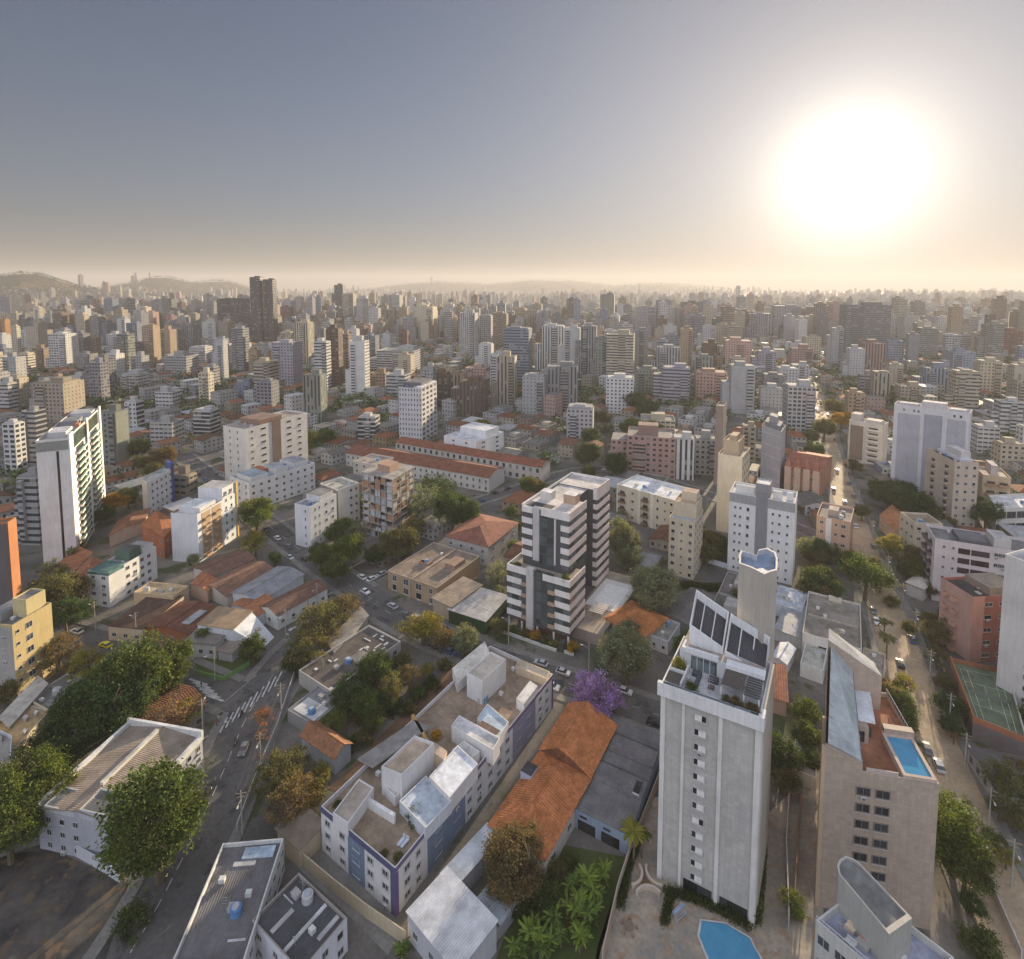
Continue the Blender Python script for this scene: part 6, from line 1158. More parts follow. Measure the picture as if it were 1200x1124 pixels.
def patio_bits():
    p = P(757, 1036); t = thing('fountain_bench', 'three-armed curved pale stone bench round a palm bed on the patio', 'bench', p); mb = MB()
    for k in range(3):
        a0 = 2*math.pi*k/3+.5; c = Vector((math.cos(a0)*3.4, math.sin(a0)*3.4, 0))
        for i in range(7):
            b = a0+math.pi-1.0+2.0*i/7; b2 = b+2.0/7; q = [(c.x+r*math.cos(x), c.y+r*math.sin(x)) for r, x in ((2.3, b), (2.3, b2), (2.75, b2), (2.75, b))]; mb.quadbox(q, 0, .9, 'wall', (.50, .42, .34))
    link('seat', mb.mesh('seat'), t); mb = MB(); n = 18; mb.prism([(1.1*math.cos(2*math.pi*i/n), 1.1*math.sin(2*math.pi*i/n)) for i in range(n)], 0, .35, 'earth', (1, 1, 1)); link('bed', mb.mesh('bed'), t)
    p = P(737, 1088); t = thing('garden_table', 'round dark garden table with stools on the patio', 'table', p); mb = MB(); mb.prism([(.75*math.cos(2*math.pi*i/n), .75*math.sin(2*math.pi*i/n)) for i in range(n)], .68, .76, 'tinted', (.20, .15, .11)); mb.tube([(0, 0, 0), (0, 0, .68)], [.12, .08], 'tinted', (.2, .16, .12)); link('table_top', mb.mesh('table_top'), t)
    for i in range(5):
        a = i*1.256; mb = MB(); mb.prism([(1.35*math.cos(a)+.26*math.cos(2*math.pi*j/10), 1.35*math.sin(a)+.26*math.sin(2*math.pi*j/10)) for j in range(10)], 0, .46, 'tinted', (.26, .18, .13)); link('stool', mb.mesh('stool'), t)
    p = P(795, 1076); t = thing('climbing_frame', 'blue-grey metal play frame beside the hedge and pool', 'play frame', p, .6); mb = MB()
    for x in (-1.2, 1.2):
        for y in (-.7, .7): mb.tube([(x, y, 0), (x, y*.4, 1.9)], [.06, .06], 'tinted', (.28, .33, .42), 6)
    link('leg', mb.mesh('leg'), t); mb = MB()
    for k in range(5): mb.tube([(-1.2, -.7+.28*k*.9, 1.0+.2*k), (1.2, -.7+.28*k*.9, 1.0+.2*k)], [.05, .05], 'tinted', (.34, .4, .5), 6)
    mb.obox((0, 0, 1.85), (1.3, 0, 0), (0, .28, 0), (0, 0, .06), 'tinted', (.25, .30, .40)); link('bar', mb.mesh('bar'), t)
    def hedge(px, h, w, lab):
        q = [P(*a) for a in px]; mb = MB(); r = random.Random(len(lab))
        for a, b in zip(q, q[1:]):
            L = (b-a).length; n = int(L*130*w*h)
            for _ in range(n):
                c = a.lerp(b, r.random())+Vector((r.uniform(-w, w)*.5, r.uniform(-w, w)*.5, r.uniform(.05, h))); e = Vector((r.uniform(-1, 1), r.uniform(-1, 1), r.uniform(-1, 1))).normalized(); f = e.cross(Vector((r.uniform(-1, 1), r.uniform(-1, 1), .3))).normalized(); k = r.uniform(.55, 1.4)
                mb.f.append([len(mb.v)+i for i in range(4)]); mb.v += [tuple(c-e*.16), tuple(c+f*.09), tuple(c+e*.16), tuple(c-f*.09)]; mb.m.append('leaf'); mb.t.append((k, k, k*.9)); mb.p.append(NOFP); mb.u.append([(0, 0), (1, 0), (1, 1), (0, 1)])
        o = link('hedge', mb.mesh('hedge')); o.color = (.055, .075, .022, 1); tag(o, lab, 'hedge')
    hedge([(780, 1046), (815, 1056), (850, 1072), (878, 1088)], 1.2, 1.6, 'clipped hedge along the front foot of the grey-tiled tower'); hedge([(786, 1052), (778, 1085)], 1.3, 1.5, 'short hedge arm beside the play frame'); hedge([(886, 1085), (890, 1040), (893, 1000)], 2.6, 1.6, 'tall shaggy hedge at the right foot of the grey-tiled tower')
    hedge([(727, 1065), (736, 1020), (748, 985)], 1.4, 1.4, 'narrow hedge inside the beige patio wall'); hedge([(800, 688), (830, 692), (862, 690)], 2.2, 3, 'long hedge behind the grey-green tree and cream block'); hedge([(126, 588), (150, 590), (168, 586)], 3, 4, 'green hedge terrace right of the white balcony tower')
patio_bits()
# ================================================================ trees
tree(184, 966, 58, 'green', 'tall', 'huge dense dark green tree beside the sawtooth-roofed white house')
for a in '''36 920 40 bright round|10 965 40 green round|66 888 24 dark round|92 832 34 dark round|122 818 36 green round|158 795 42 green round|192 784 30 green round|138 828 36 dark round|196 838 26 dry dry|222 832 17 yellow airy|210 846 18 dry dry|205 770 12 bright round|
296 760 15 green round|156 1076 18 dark bush|103 776 20 yellow airy|66 695 26 olive round|70 765 22 brownish airy|76 720 20 dark round|62 668 14 olive airy|309 838 14 rust dry|307 862 9 rust dry|324 905 24 olive airy|348 892 18 olive airy|345 935 26 brownish airy|330 925 18 olive airy|368 930 15 olive bush|352 952 16 brownish airy|375 905 12 yellow airy|
391 846 14 bright airy|405 852 9 dry dry|428 824 16 green round|438 790 22 dark round|455 806 18 olive airy|480 792 14 brownish airy|418 840 10 olive bush|440 835 12 olive airy|466 828 10 dark bush|500 785 9 yellow airy|412 800 12 dark bush|445 778 13 green round|470 775 11 olive round|488 812 10 green bush|450 822 13 dark round|425 862 11 olive bush|408 872 10 green bush|436 848 11 green round|520 778 8 olive bush|505 800 9 dark bush|478 830 9 olive bush|
374 728 24 olive airy|402 714 19 brownish airy|358 756 22 olive airy|385 742 15 brownish airy|345 775 14 dark round|495 734 19 yellow flat|516 748 15 brownish flat|544 750 15 grey round|556 762 9 grey round|
300 600 20 bright round|299 637 14 yellow airy|322 653 8 dark round|376 650 15 green round|406 645 19 bright round|393 668 15 green round|467 636 22 olive round|440 650 12 dark round|496 590 24 grey airy|530 596 22 dark round|512 570 18 dark airy|548 604 16 dark round|488 618 14 olive airy|562 622 10 dark round|583 672 15 grey airy|586 695 10 grey airy|602 640 8 grey round|470 605 12 olive round|
729 636 20 grey tall|737 655 16 grey round|766 690 28 grey round|733 766 31 grey round|738 742 18 grey airy|700 812 26 purple airy|690 825 16 purple airy|714 820 15 purple airy|688 800 15 purple airy|
602 1010 36 brownish round|588 1030 22 brownish round|636 1042 16 green bush|652 1020 13 olive bush|668 1008 9 green bush|610 1060 16 dark bush|640 1075 18 dark bush|
918 884 20 dark round|945 862 16 green round|906 868 12 dark round|922 915 14 olive round|945 835 15 bright round|950 890 14 dark round|912 905 10 dark round|960 680 20 green round|946 690 12 olive round|1015 672 26 green flat|1000 660 14 bright round|1032 680 12 bright flat|1045 640 13 yellow round|1070 652 15 olive round|1082 672 14 green round|1062 668 10 dark round|1090 690 9 olive round|1025 660 9 olive round|
1062 800 12 yellow airy|1056 824 16 green round|1064 846 13 green round|1052 808 9 yellow bush|1096 742 15 olive round|1090 726 10 brownish airy|1098 768 12 olive airy|1112 826 15 dark round|1106 800 11 olive round|1116 850 12 dark round|1066 870 10 olive airy|1075 888 10 brownish airy|1118 862 9 dry dry|
1118 985 36 bright round|1132 1012 30 green round|1108 950 22 bright round|1150 1108 20 green bush|1182 918 26 olive airy|1192 902 15 brownish airy|1172 945 16 olive airy|1180 1005 12 yellow airy|1168 985 14 green airy|1195 960 14 olive airy|1140 1060 14 dark round|
928 1056 13 bright airy|1040 582 15 dark round|1076 592 20 dark round|1062 575 12 dark round|1156 600 17 dark round|1000 546 9 brownish round|986 492 12 gold round|966 502 13 olive round|978 478 11 olive round|956 528 11 green round|950 512 10 olive round|940 545 8 dark round|832 634 10 yellow round|846 644 10 olive round|828 648 12 olive round|870 700 12 green round|
690 532 15 dark round|722 545 15 dark round|692 512 12 dark round|740 500 13 green round|758 480 14 dark round|745 470 13 dark round|765 505 12 dark round|705 490 10 olive round|690 555 9 green round|160 526 14 green round|166 542 10 olive round|190 536 14 brownish round|132 588 12 gold round|150 583 11 green round|180 550 9 olive round|
357 517 16 green round|380 512 12 green round|340 520 10 olive round|565 502 12 yellow round|575 515 10 olive round|598 600 8 green round|1046 705 8 olive bush|1130 735 9 olive round|1065 735 9 olive round|1108 720 8 brownish round|985 640 10 olive round|1010 600 9 olive round|1026 570 9 green round|1050 560 8 dark round|240 748 8 dark airy|62 640 9 olive round|90 640 10 olive airy'''.replace('\n', '').split('|'):
    b = a.split(); 
    if len(b) == 5: tree(int(b[0]), int(b[1]), int(b[2]), b[3], b[4])
for x, y, s, k, c in ((742, 1012, 1.1, 'palm', 'yellow'), (752, 1005, .8, 'palm', 'bright'), (238, 762, 1.0, 'palm', 'green'), (85, 664, 1.1, 'palm', 'olive'), (1036, 752, 1.05, 'palm', 'olive'), (1038, 772, 1.1, 'palm', 'olive'), (1060, 655, .8, 'palm', 'green'), (141, 570, 1.0, 'palm', 'olive'), (806, 770, .0, 'palm', 'olive'),
    (692, 1060, 1.5, 'banana', 'bright'), (675, 1078, 1.3, 'banana', 'bright'), (706, 1036, 1.1, 'banana', 'bright'), (655, 1100, 1.4, 'banana', 'green'), (625, 1112, 1.4, 'banana', 'bright'), (640, 1125, 1.2, 'banana', 'green'), (605, 1120, 1.2, 'banana', 'green'), (680, 1108, 1.2, 'banana', 'bright'), (668, 1050, 1.0, 'banana', 'green'), (690, 1085, 1.3, 'banana', 'green'), (470, 1118, .8, 'banana', 'green'), (935, 1075, .9, 'banana', 'bright')):
    if s: palm(x, y, s, k, c)
# ================================================================ vehicles and poles
CW = {'white': (.70, .70, .70), 'silver': (.42, .43, .45), 'black': (.02, .02, .022), 'grey': (.16, .165, .17), 'yellow': (.62, .50, .02), 'red': (.30, .03, .025), 'blue': (.05, .10, .22)}
EXTRA = []; CARS = [(428, 695), (424, 678), (448, 674), (436, 680), (489, 750), (528, 766), (384, 696), (124, 758), (140, 768), (90, 742), (768, 850), (732, 812), (716, 808), (1042, 706), (1086, 880), (357, 656), (338, 642), (325, 632), (340, 655), (300, 614), (312, 622), (475, 722), (510, 760), (460, 712), (556, 760), (520, 740), (1012, 665), (1003, 618), (990, 590), (981, 552), (1100, 900), (1055, 780), (1150, 1000), (370, 735), (342, 742), (360, 722), (240, 932), (286, 880), (700, 822), (660, 790)]
for rd, w_ in (('cross_street', 3.6), ('hill_street', 3.7), ('side_street', 3.3), ('right_road', 4.2), ('rear_street', 2.4), ('avenue', 4.9)):
    for s_ in (1, -1):
        o_ = offs(ROADS[rd], s_*w_); k_ = 0
        for a_, b_ in zip(o_, o_[1:]):
            n_ = int((b_-a_).length/6.2)
            for i_ in range(n_):
                q_ = a_.lerp(b_, (i_+.5)/n_); x_, y_, d_ = proj(q_)
                if rnd.random() < .30 and 0 < x_ < 1200 and y_ < 1100 and not any(math.hypot(x_-e[0], (y_-e[1])*1.5) < 13 for e in EXTRA+CARS): EXTRA.append((x_, y_, rd, s_ > 0, rnd.choice(('white', 'white', 'silver', 'grey', 'black', 'black', 'red', 'blue'))))
for x, y, rd, sd, c in ((428, 695, 'hill_street', 1, 'white'), (424, 678, 'hill_street', 0, 'white'), (448, 674, 'rear_street', 0, 'silver'), (436, 680, 'rear_street', 0, 'white'), (489, 750, 'cross_street', 0, 'silver'), (528, 766, 'cross_street', 0, 'blue'), (384, 696, 'hill_street', 1, 'grey'), (124, 758, 'side_street', 0, 'yellow'), (140, 768, 'side_street', 1, 'black'), (90, 742, 'side_street', 0, 'white'), (768, 850, 'cross_street', 0, 'black'), (732, 812, 'cross_street', 0, 'white'), (716, 808, 'cross_street', 0, 'grey'),
    (1042, 706, 'right_road', 1, 'black'), (1086, 880, 'right_road', 0, 'grey'), (1130, 740, 'right_road', 0, 'black'), (1075, 720, 'right_road', 0, 'grey'), (357, 656, 'hill_street', 0, 'black'), (338, 642, 'hill_street', 0, 'grey'), (325, 632, 'hill_street', 0, 'white'), (340, 655, 'hill_street', 1, 'silver'), (300, 614, 'hill_street', 1, 'red'), (312, 622, 'hill_street', 1, 'black'), (475, 722, 'cross_street', 1, 'grey'), (510, 760, 'cross_street', 0, 'black'), (460, 712, 'cross_street', 1, 'silver'), (556, 760, 'cross_street', 1, 'grey'), (520, 740, 'cross_street', 1, 'black'),
    (1012, 665, 'right_road', 1, 'silver'), (1003, 618, 'right_road', 0, 'white'), (990, 590, 'right_road', 1, 'grey'), (981, 552, 'right_road', 0, 'white'), (1100, 900, 'right_road', 0, 'silver'), (1055, 780, 'right_road', 0, 'black'), (1150, 1000, 'right_road', 1, 'white'), (370, 735, 'avenue', 1, 'black'), (342, 742, 'avenue', 0, 'silver'), (360, 722, 'avenue', 0, 'grey'), (240, 932, 'avenue', 0, 'black'), (286, 880, 'avenue', 1, 'grey'), (700, 822, 'cross_street', 1, 'white'), (660, 790, 'cross_street', 0, 'silver')) + tuple(EXTRA):
    car(x, y, along(rd, x, y, sd), CW[c], c)
def motorbike(px, py, az, lab):
    p = P(px, py); t = thing('motorbike', lab[0], 'motorbike', (p.x, p.y, .1), az); mb = MB(); mb.tube([(-.75, 0, .75), (-.2, 0, .85), (.3, 0, .95), (.65, 0, .75)], [.1, .16, .18, .08], 'tinted', (.03, .03, .035), 7); mb.tube([(.55, 0, 1.0), (.72, 0, .35)], [.05, .05], 'tinted', (.2, .2, .2), 5); mb.tube([(.5, -.35, 1.08), (.5, .35, 1.08)], [.025, .025], 'tinted', (.05, .05, .05), 5); link('body', mb.mesh('body'), t)
    for x in (-.65, .72): o = link('wheel', CARM[2], t, (x, 0, .33)); o.scale = (1, .6, 1)
    person(p.x, p.y, .1, az, lab[1], (.03, .03, .04), (.05, .05, .07), True)
def person(x, y, z, az, lab, shirt, legs, ride=False):
    mb = MB(); s = .78 if ride else 0; k = (.16, .11, .08)
    hip = Vector((-.12 if ride else 0, 0, .90)); ch = Vector((.08 if ride else .02, 0, 1.36)); 
    for sg in (1, -1):
        if ride: mb.tube([hip+Vector((0, sg*.1, 0)), (.32, sg*.22, .82), (.12, sg*.24, .38), (.28, sg*.24, .34)], [.09, .075, .05, .045], 'tinted', legs, 7)
        else: mb.tube([hip+Vector((0, sg*.1, 0)), (.06*sg, sg*.11, .48), (-.04*sg, sg*.11, .06), (-.04*sg+.16, sg*.11, .04)], [.09, .07, .05, .045], 'tinted', legs, 7)
        mb.tube([ch+Vector((0, sg*.2, .02)), (.2 if ride else .03, sg*.28, 1.1), (.5 if ride else .1, sg*.3, 1.06 if ride else .86)], [.055, .045, .035], 'tinted', shirt, 6)
    mb.tube([hip-Vector((0, 0, .06)), hip.lerp(ch, .5), ch, ch+Vector((.01, 0, .13))], [.15, .15, .18, .07], 'tinted', shirt, 9); mb.tube([ch+Vector((.01, 0, .1)), ch+Vector((.03, 0, .22)), ch+Vector((.04, 0, .34)), ch+Vector((.03, 0, .42))], [.05, .10, .115, .05], 'tinted', (.04, .04, .045) if ride else k, 9)
    o = link('person', mb.mesh('person'), None, (x, y, z)); o.rotation_euler = (0, 0, az); tag(o, lab, 'person')
motorbike(283, 839, along('avenue', 283, 839, 1), ('black motorbike stopped on the long zebra crossing', 'rider in black with dark helmet sitting on the motorbike at the zebra crossing'))
motorbike(276, 873, along('avenue', 276, 873, 0), ('dark motorbike riding down the avenue below the zebra crossing', 'dark-clothed rider with helmet on the avenue below the zebra crossing'))
for x, y, l, c in ((254, 851, 'pedestrian in a red shirt standing at the avenue kerb by the zebra crossing', (.34, .03, .04)), (256, 846, 'second pedestrian in white beside the one in red at the kerb', (.5, .48, .46)), (236, 806, 'pedestrian in black on the small crossing by the corner house', (.02, .02, .025)), (252, 920, 'pedestrian in grey on the pavement beside the huge dark tree', (.2, .2, .2))):
    p = P(x, y); person(p.x, p.y, .12, 1.0, l, c, (.05, .05, .08))
poles([(1185, 1040), (1158, 975), (1130, 905), (1112, 855), (1089, 800), (1072, 750), (1057, 715), (1040, 680), (1022, 635), (1006, 595), (993, 560)], 'grey concrete utility pole', 'poles along the right-hand street')
poles([(252, 797), (302, 772), (335, 748), (372, 715)], 'weathered concrete utility pole', 'poles at the crossing'); poles([(238, 862), (213, 920)], 'pale utility pole', 'poles by the dark tree'); poles([(284, 978), (306, 905), (330, 842)], 'thin utility pole', 'poles along the roadside wall')
poles([(112, 738), (160, 752)], 'concrete utility pole', 'poles on the side street'); poles([(480, 702), (540, 728), (596, 756), (690, 790)], 'kerbside utility pole', 'poles before the striped tower')
# ================================================================ towers of the middle distance (left px, right px, top, foot, tint, style)
STY = {'grid': (.48, .45), 'ribbon': (1.0, .42), 'balc': (.70, .55), 'vert': (.42, 1.0), 'blank': (0, 0), 'small': (.28, .34), 'dark': (1.0, .66), 'wide': (.8, .38)}
TN = {'white': WHITE, 'cream': CREAM, 'grey': GREY, 'pale grey': LGREY, 'beige': BEIGE, 'tan': TAN, 'pink': PINK, 'brown': BROWN, 'dark': (.07, .075, .08), 'teal': (.05, .075, .075), 'lilac': (.40, .38, .43), 'blue-grey': (.30, .34, .42), 'red-brown': (.22, .09, .07), 'orange': (.50, .26, .10), 'green-grey': (.26, .28, .24)}
SW = {'grid': 'with gridded windows', 'ribbon': 'with ribbon windows', 'balc': 'with deep balconies', 'vert': 'with vertical strips', 'blank': 'with blank walls', 'small': 'with small windows', 'dark': 'with glazed bands', 'wide': 'with wide windows'}
TOW = []; NOFPS = None
def tower(xl, xr, yt, yb, colr, sl, sr=None, yaw=None, dr=.8, rooms=None, label=None, nm=None):
    th = R_(yaw if yaw is not None else 4+xl/1200*14+rnd.uniform(-3, 3)); g = P((xl+xr)/2, yb); wpx = (xr-xl)*proj(g)[2]/FPX
    az = math.atan2(g.x, g.y); rel = th-az*.0
    eu, ev = Vector((-math.cos(th), math.sin(th), 0)), Vector((math.sin(th), math.cos(th), 0))
    sd = Vector((math.cos(az), -math.sin(az), 0)); k = abs(eu.dot(sd))+dr*abs(ev.dot(sd)); a = wpx/k; h = hgt((xl+xr)/2, yt, yb)
    sgn = ev.dot(sd)
    o = g+Vector((0, 0, 0))-sd*(wpx/2)+sd*(a*abs(eu.dot(sd))) if sgn > 0 else g-sd*(wpx/2)+sd*wpx
    k2 = rnd.uniform(.58, .86); t = tuple(min(.75, c*k2) for c in TN[colr]); fl = max(2, round(h/3.1)); sr = sr or sl
    f1, f2 = (*STY[sl], rnd.random(), max(2, round(a/3.2)), fl), (*STY[sr], rnd.random(), max(2, round(a*dr/3.2)), fl)
    ex = []; q = rnd.random()
    if rooms != 0:
        u0, v0 = rnd.uniform(.1, .4), rnd.uniform(.15, .4); k3 = rnd.uniform(.7, 1.0); c2 = tuple(c*k3 for c in t); ex.append(('stair_tower', u0, u0+.42, v0, v0+.4, 0, rnd.uniform(3, 6), 'wall', c2))
        if q < .6: ex.append(('roof_room', .05, .95, .1, .9, 0, rnd.uniform(1.2, 2.4), 'wall', tuple(c*.8 for c in t)))
    fr = Fr(o, eu*a, ev*a*dr, h)
    big = 'tall' if h > 42 else 'mid-rise' if h > 20 else 'low'
    r = build(AT if h > 20 else AB, label, 'apartment tower' if h > 20 else 'apartment building', fr, wall=t, rt=(.26, .25, .24) if colr not in ('dark', 'teal') else (.1, .1, .1), lp=f1, rp=f2, ex=ex, par=.9, group='towers of the middle distance', clutter=0, desc=None if label else f"{big} {colr} {'tower' if h > 20 else 'block'} {SW[sl]}")
    if rnd.random() < .75 and h > 18:
        wb = MB(); k4 = rnd.uniform(.75, 1.1); t4 = tuple(min(.75, c*k4) for c in t); u0 = rnd.choice((.08, .3, .62)); fb = (1.0, .5, 0, 1, fl)
        fr.box(wb, u0*a, (u0+.26)*a, -1.3, -.01, 3, h-rnd.uniform(1, 5), 'facade', t4, top='wall', fps=[fb, NOFPS, fb, NOFPS]); link('balcony_stack', wb.mesh('balcony_stack'), r)
    if rnd.random() < .45 and h > 22:
        wb = MB(); h4 = h*rnd.uniform(.35, .85); f4 = (*STY[sl], 0, 3, max(2, round(h4/3.1))); fr.box(wb, a*1.001, a*1.35, a*dr*.15, a*dr*.9, 0, h4, 'facade', t, top='concrete', tt=(.24, .23, .22), fps=[f4, f4, f4, f4]); link('side_wing', wb.mesh('side_wing'), r)
    for _ in range(rnd.choice((1, 2, 3)) if h > 18 and proj(g)[2] < 900 else 0): clutterbox(r, fr, rnd.choice(('tank', 'antenna', 'ac')), a*rnd.uniform(.1, .9), a*dr*rnd.uniform(.1, .9), h-.9)
    TOW.append((xl, xr, yt, yb)); return r
LAB = {'296 312 325 405': 'tallest dark tower, left half of the twin slab on the left skyline', '311 326 328 405': 'tallest dark tower, right half of the twin slab on the left skyline', '258 299 351 400': 'wide dark horizontally banded slab left of the tall twin slab', '986 1037 357 412': 'big grey tower with a broad dark central panel on the right skyline', '63 91 392 440': 'bright sunlit white tower standing free on the left', '190 209 351 382': 'dark teal glass slab below the left hill', '393 406 334 385': 'narrow dark tower behind the cream sunlit one, near the skyline'}
for e in '''63 91 392 440 white balc small|2 12 375 402 orange small|17 25 383 420 cream grid|24 38 387 412 white grid|25 41 415 446 cream ribbon|190 209 351 382 teal dark|181 193 363 392 cream vert|216 229 365 385 tan vert|100 115 362 387 pale_grey grid|152 161 355 387 grey grid|162 179 360 390 cream grid|258 299 351 400 dark ribbon|240 258 355 388 grey grid|296 312 325 405 dark dark|311 326 328 405 dark ribbon|211 235 382 415 grey vert|254 268 400 452 pale_grey small|274 293 385 442 grey ribbon|239 260 377 402 white grid|107 118 396 422 tan balc|95 114 415 440 grey grid|48 96 450 496 beige grid small|10 30 497 556 white balc|33 55 482 545 pale_grey ribbon dark|122 151 484 552 green-grey grid blank|150 169 472 514 white grid dark|185 213 460 482 white wide|229 257 483 511 white dark|277 300 450 476 blue-grey small|180 215 496 526 white wide|145 175 440 462 white wide|196 232 418 446 pale_grey wide|224 250 408 432 white wide|70 84 372 396 pale_grey grid|128 146 392 420 white grid|118 132 372 400 tan grid|2 20 450 490 white ribbon|42 60 408 436 tan grid|
321 355 402 458 lilac grid small|347 369 379 434 cream vert|370 389 401 468 white ribbon|384 403 386 462 brown balc|400 413 392 452 tan balc|411 434 400 471 white blank balc|393 406 334 385 dark dark|402 419 345 390 cream vert|424 433 370 388 white grid|438 453 370 392 white ribbon|455 473 346 388 pale_grey balc|486 513 360 404 cream small|538 561 367 423 pale_grey vert grid|561 579 404 434 white small|575 596 368 408 tan ribbon|442 498 412 440 white ribbon|467 486 417 446 cream blank|453 482 440 472 pale_grey ribbon|518 532 407 424 white wide|545 575 432 452 pink grid|582 606 418 479 beige vert blank|357 384 441 498 green-grey vert|520 536 370 402 brown grid|538 573 449 490 brown vert|468 480 388 412 red-brown grid|476 492 380 404 cream grid|330 345 360 388 red-brown grid|306 330 420 440 tan grid|
590 624 386 453 blue-grey ribbon|600 618 362 392 tan grid|635 662 383 442 white vert balc|660 680 385 446 white blank vert|680 699 383 448 grey vert blank|710 743 392 454 cream ribbon|697 712 396 452 green-grey grid|744 768 360 399 grey grid|768 786 352 396 lilac vert|797 818 354 384 dark vert|703 720 345 392 green-grey small|612 641 442 486 pale_grey small|641 678 430 483 grey vert|710 742 444 485 white grid|769 796 407 452 pale_grey vert|776 807 432 476 lilac ribbon small|814 850 437 472 pink grid|848 879 400 432 pink grid|880 896 368 404 lilac vert|864 880 365 397 brown grid|822 838 382 414 pale_grey grid|862 867 335 358 grey blank|838 852 380 412 beige grid|855 872 420 446 cream grid|
986 1037 357 412 grey ribbon vert|972 986 385 430 pale_grey small|1008 1034 402 442 pink vert|904 935 359 394 lilac vert|934 958 362 394 brown grid|968 983 354 392 pink grid|1061 1074 392 432 grey small|1073 1096 385 420 green-grey ribbon|1079 1110 431 464 blue-grey vert|1138 1151 390 422 beige grid|1150 1171 380 424 green-grey ribbon|1168 1193 388 417 red-brown grid|917 952 453 505 white balc|990 1010 460 500 tan grid|1020 1040 437 472 beige vert|1186 1206 445 484 cream grid|1166 1192 470 514 white ribbon|909 933 432 458 white grid|926 946 428 452 pale_grey grid|1110 1138 412 440 blue-grey grid|1036 1056 400 430 blue-grey wide|886 908 412 440 lilac grid|925 950 408 436 pink grid|1040 1060 365 395 pale_grey grid|1096 1112 372 400 white grid|1174 1200 362 392 pale_grey grid|1118 1136 362 390 white vert|940 960 395 420 beige grid|1050 1078 452 476 beige grid|
750 790 492 512 cream wide|735 790 512 560 pink grid|787 812 515 562 white vert|812 838 515 556 pale_grey grid|868 884 500 545 beige grid|664 696 480 520 pale_grey grid|1140 1166 500 530 white wide|1165 1195 520 548 beige grid|1192 1215 500 540 white grid|420 446 490 520 white dark|200 230 560 582 beige wide|30 60 560 640 pale_grey ribbon'''.replace('\n', '').split('|'):
    b = e.split(); n4 = [int(x) for x in b[:4]]
    tower(*n4, b[4].replace('_', ' ') if b[4] == 'pale_grey' else b[4], *b[5:], label=LAB.get(' '.join(b[:4])), **({'dr': .3, 'yaw': 2} if b[0] in ('258', '986') else {}))
RPTS = ROADS['right_road'][::3]; sxy = Vector((SUN.x, SUN.y, 0)).normalized(); stan = math.tan(SUN_EL)
def shades_road(x, y, h, pad):
    # would something h tall here throw its shadow on the sunlit street?
    for p in RPTS:
        q = Vector((x-p.x, y-p.y, 0)); t = q.dot(sxy)
        if 0 < t < h/stan and abs(q.x*sxy.y-q.y*sxy.x) < pad: return True
    return False
def more_towers():
    r = random.Random(41); n = 0
    while n < 130:
        yb = r.uniform(392, 486); x = r.uniform(-5, 1205); d = FPX*CAMH/(yb-335); w = r.uniform(12, 22)*FPX/d; h = r.uniform(30, 66) if yb < 450 else r.uniform(20, 42)
        g = P(x, yb)
        if blocked(g.x, g.y, 13) or abs(x-960) < 22 or shades_road(g.x, g.y, h, 20): continue
        yt = proj((g.x, g.y, h))[1]
        if any(a[0]-4 < x < a[1]+4 and a[2]-3 < yt+(yb-yt)*.5 < a[3]+10 and yb > a[3] for a in TOW[:n_listed]): continue
        s1 = r.choice(('grid', 'ribbon', 'balc', 'vert', 'small', 'blank')); tower(x-w/2, x+w/2, yt, yb, r.choice(('white', 'cream', 'grey', 'pale grey', 'pale grey', 'beige', 'tan', 'lilac', 'blue-grey', 'brown', 'green-grey')), s1, r.choice(('grid', 'balc', 'small', s1))); n += 1
n_listed = len(TOW); more_towers()
# ================================================================ smaller houses between, street by street
ROOFS = [('gable', 'tile', (.24, .105, .06)), ('gable', 'tile', (.17, .085, .055)), ('hip', 'tile', (.26, .11, .06)), ('shed', 'metal', (.24, .23, .22)), ('flat', 'concrete', (.22, .21, .195)), ('flat', 'concrete', (.15, .145, .14)), ('gable', 'metal', (.20, .19, .18)), ('flat', 'metal', (.42, .43, .44)), ('flat', 'concrete', (.36, .35, .33)), ('shed', 'metal', (.48, .49, .50))]
RW = ['red-brown tiled', 'dark brown tiled', 'hipped orange tiled', 'grey sheet', 'grey flat', 'dark flat', 'dull sheet gabled', 'pale metal', 'pale flat', 'white sheet']
HW = [('white', (.60, .59, .57)), ('cream', (.54, .48, .38)), ('beige', (.44, .38, .30)), ('grey', (.38, .38, .38)), ('pink', (.50, .36, .31)), ('pale blue', (.46, .50, .55)), ('ochre', (.46, .34, .18))]
LOTS = []
def lots():
    for reg, yaw, x0, x1 in ((0, 32, -2.2, .42), (1, 15, .42, 2.2)):
        th = R_(yaw); eu, ev = Vector((-math.cos(th), math.sin(th), 0)), Vector((math.sin(th), math.cos(th), 0))
        for i in range(-75, 75):
            for j in range(-20, 75):
                c = eu*(i*16.5+(i//5)*9)+ev*(j*19+(j//2)*8)+Vector((rnd.uniform(-1.5, 1.5), rnd.uniform(-1.5, 1.5), 0))
                if c.y < 100 or c.length > 1150: continue
                x, y, d = proj(c)
                if not (-70 < x < 1270 and y < 1150): continue
                if (x > 905+(y-560)*.25) != (reg == 1): continue
                LOTS.append((d, c, eu, ev, x, y))
    LOTS.sort(key=lambda t: t[0])
lots()
HST = MB()
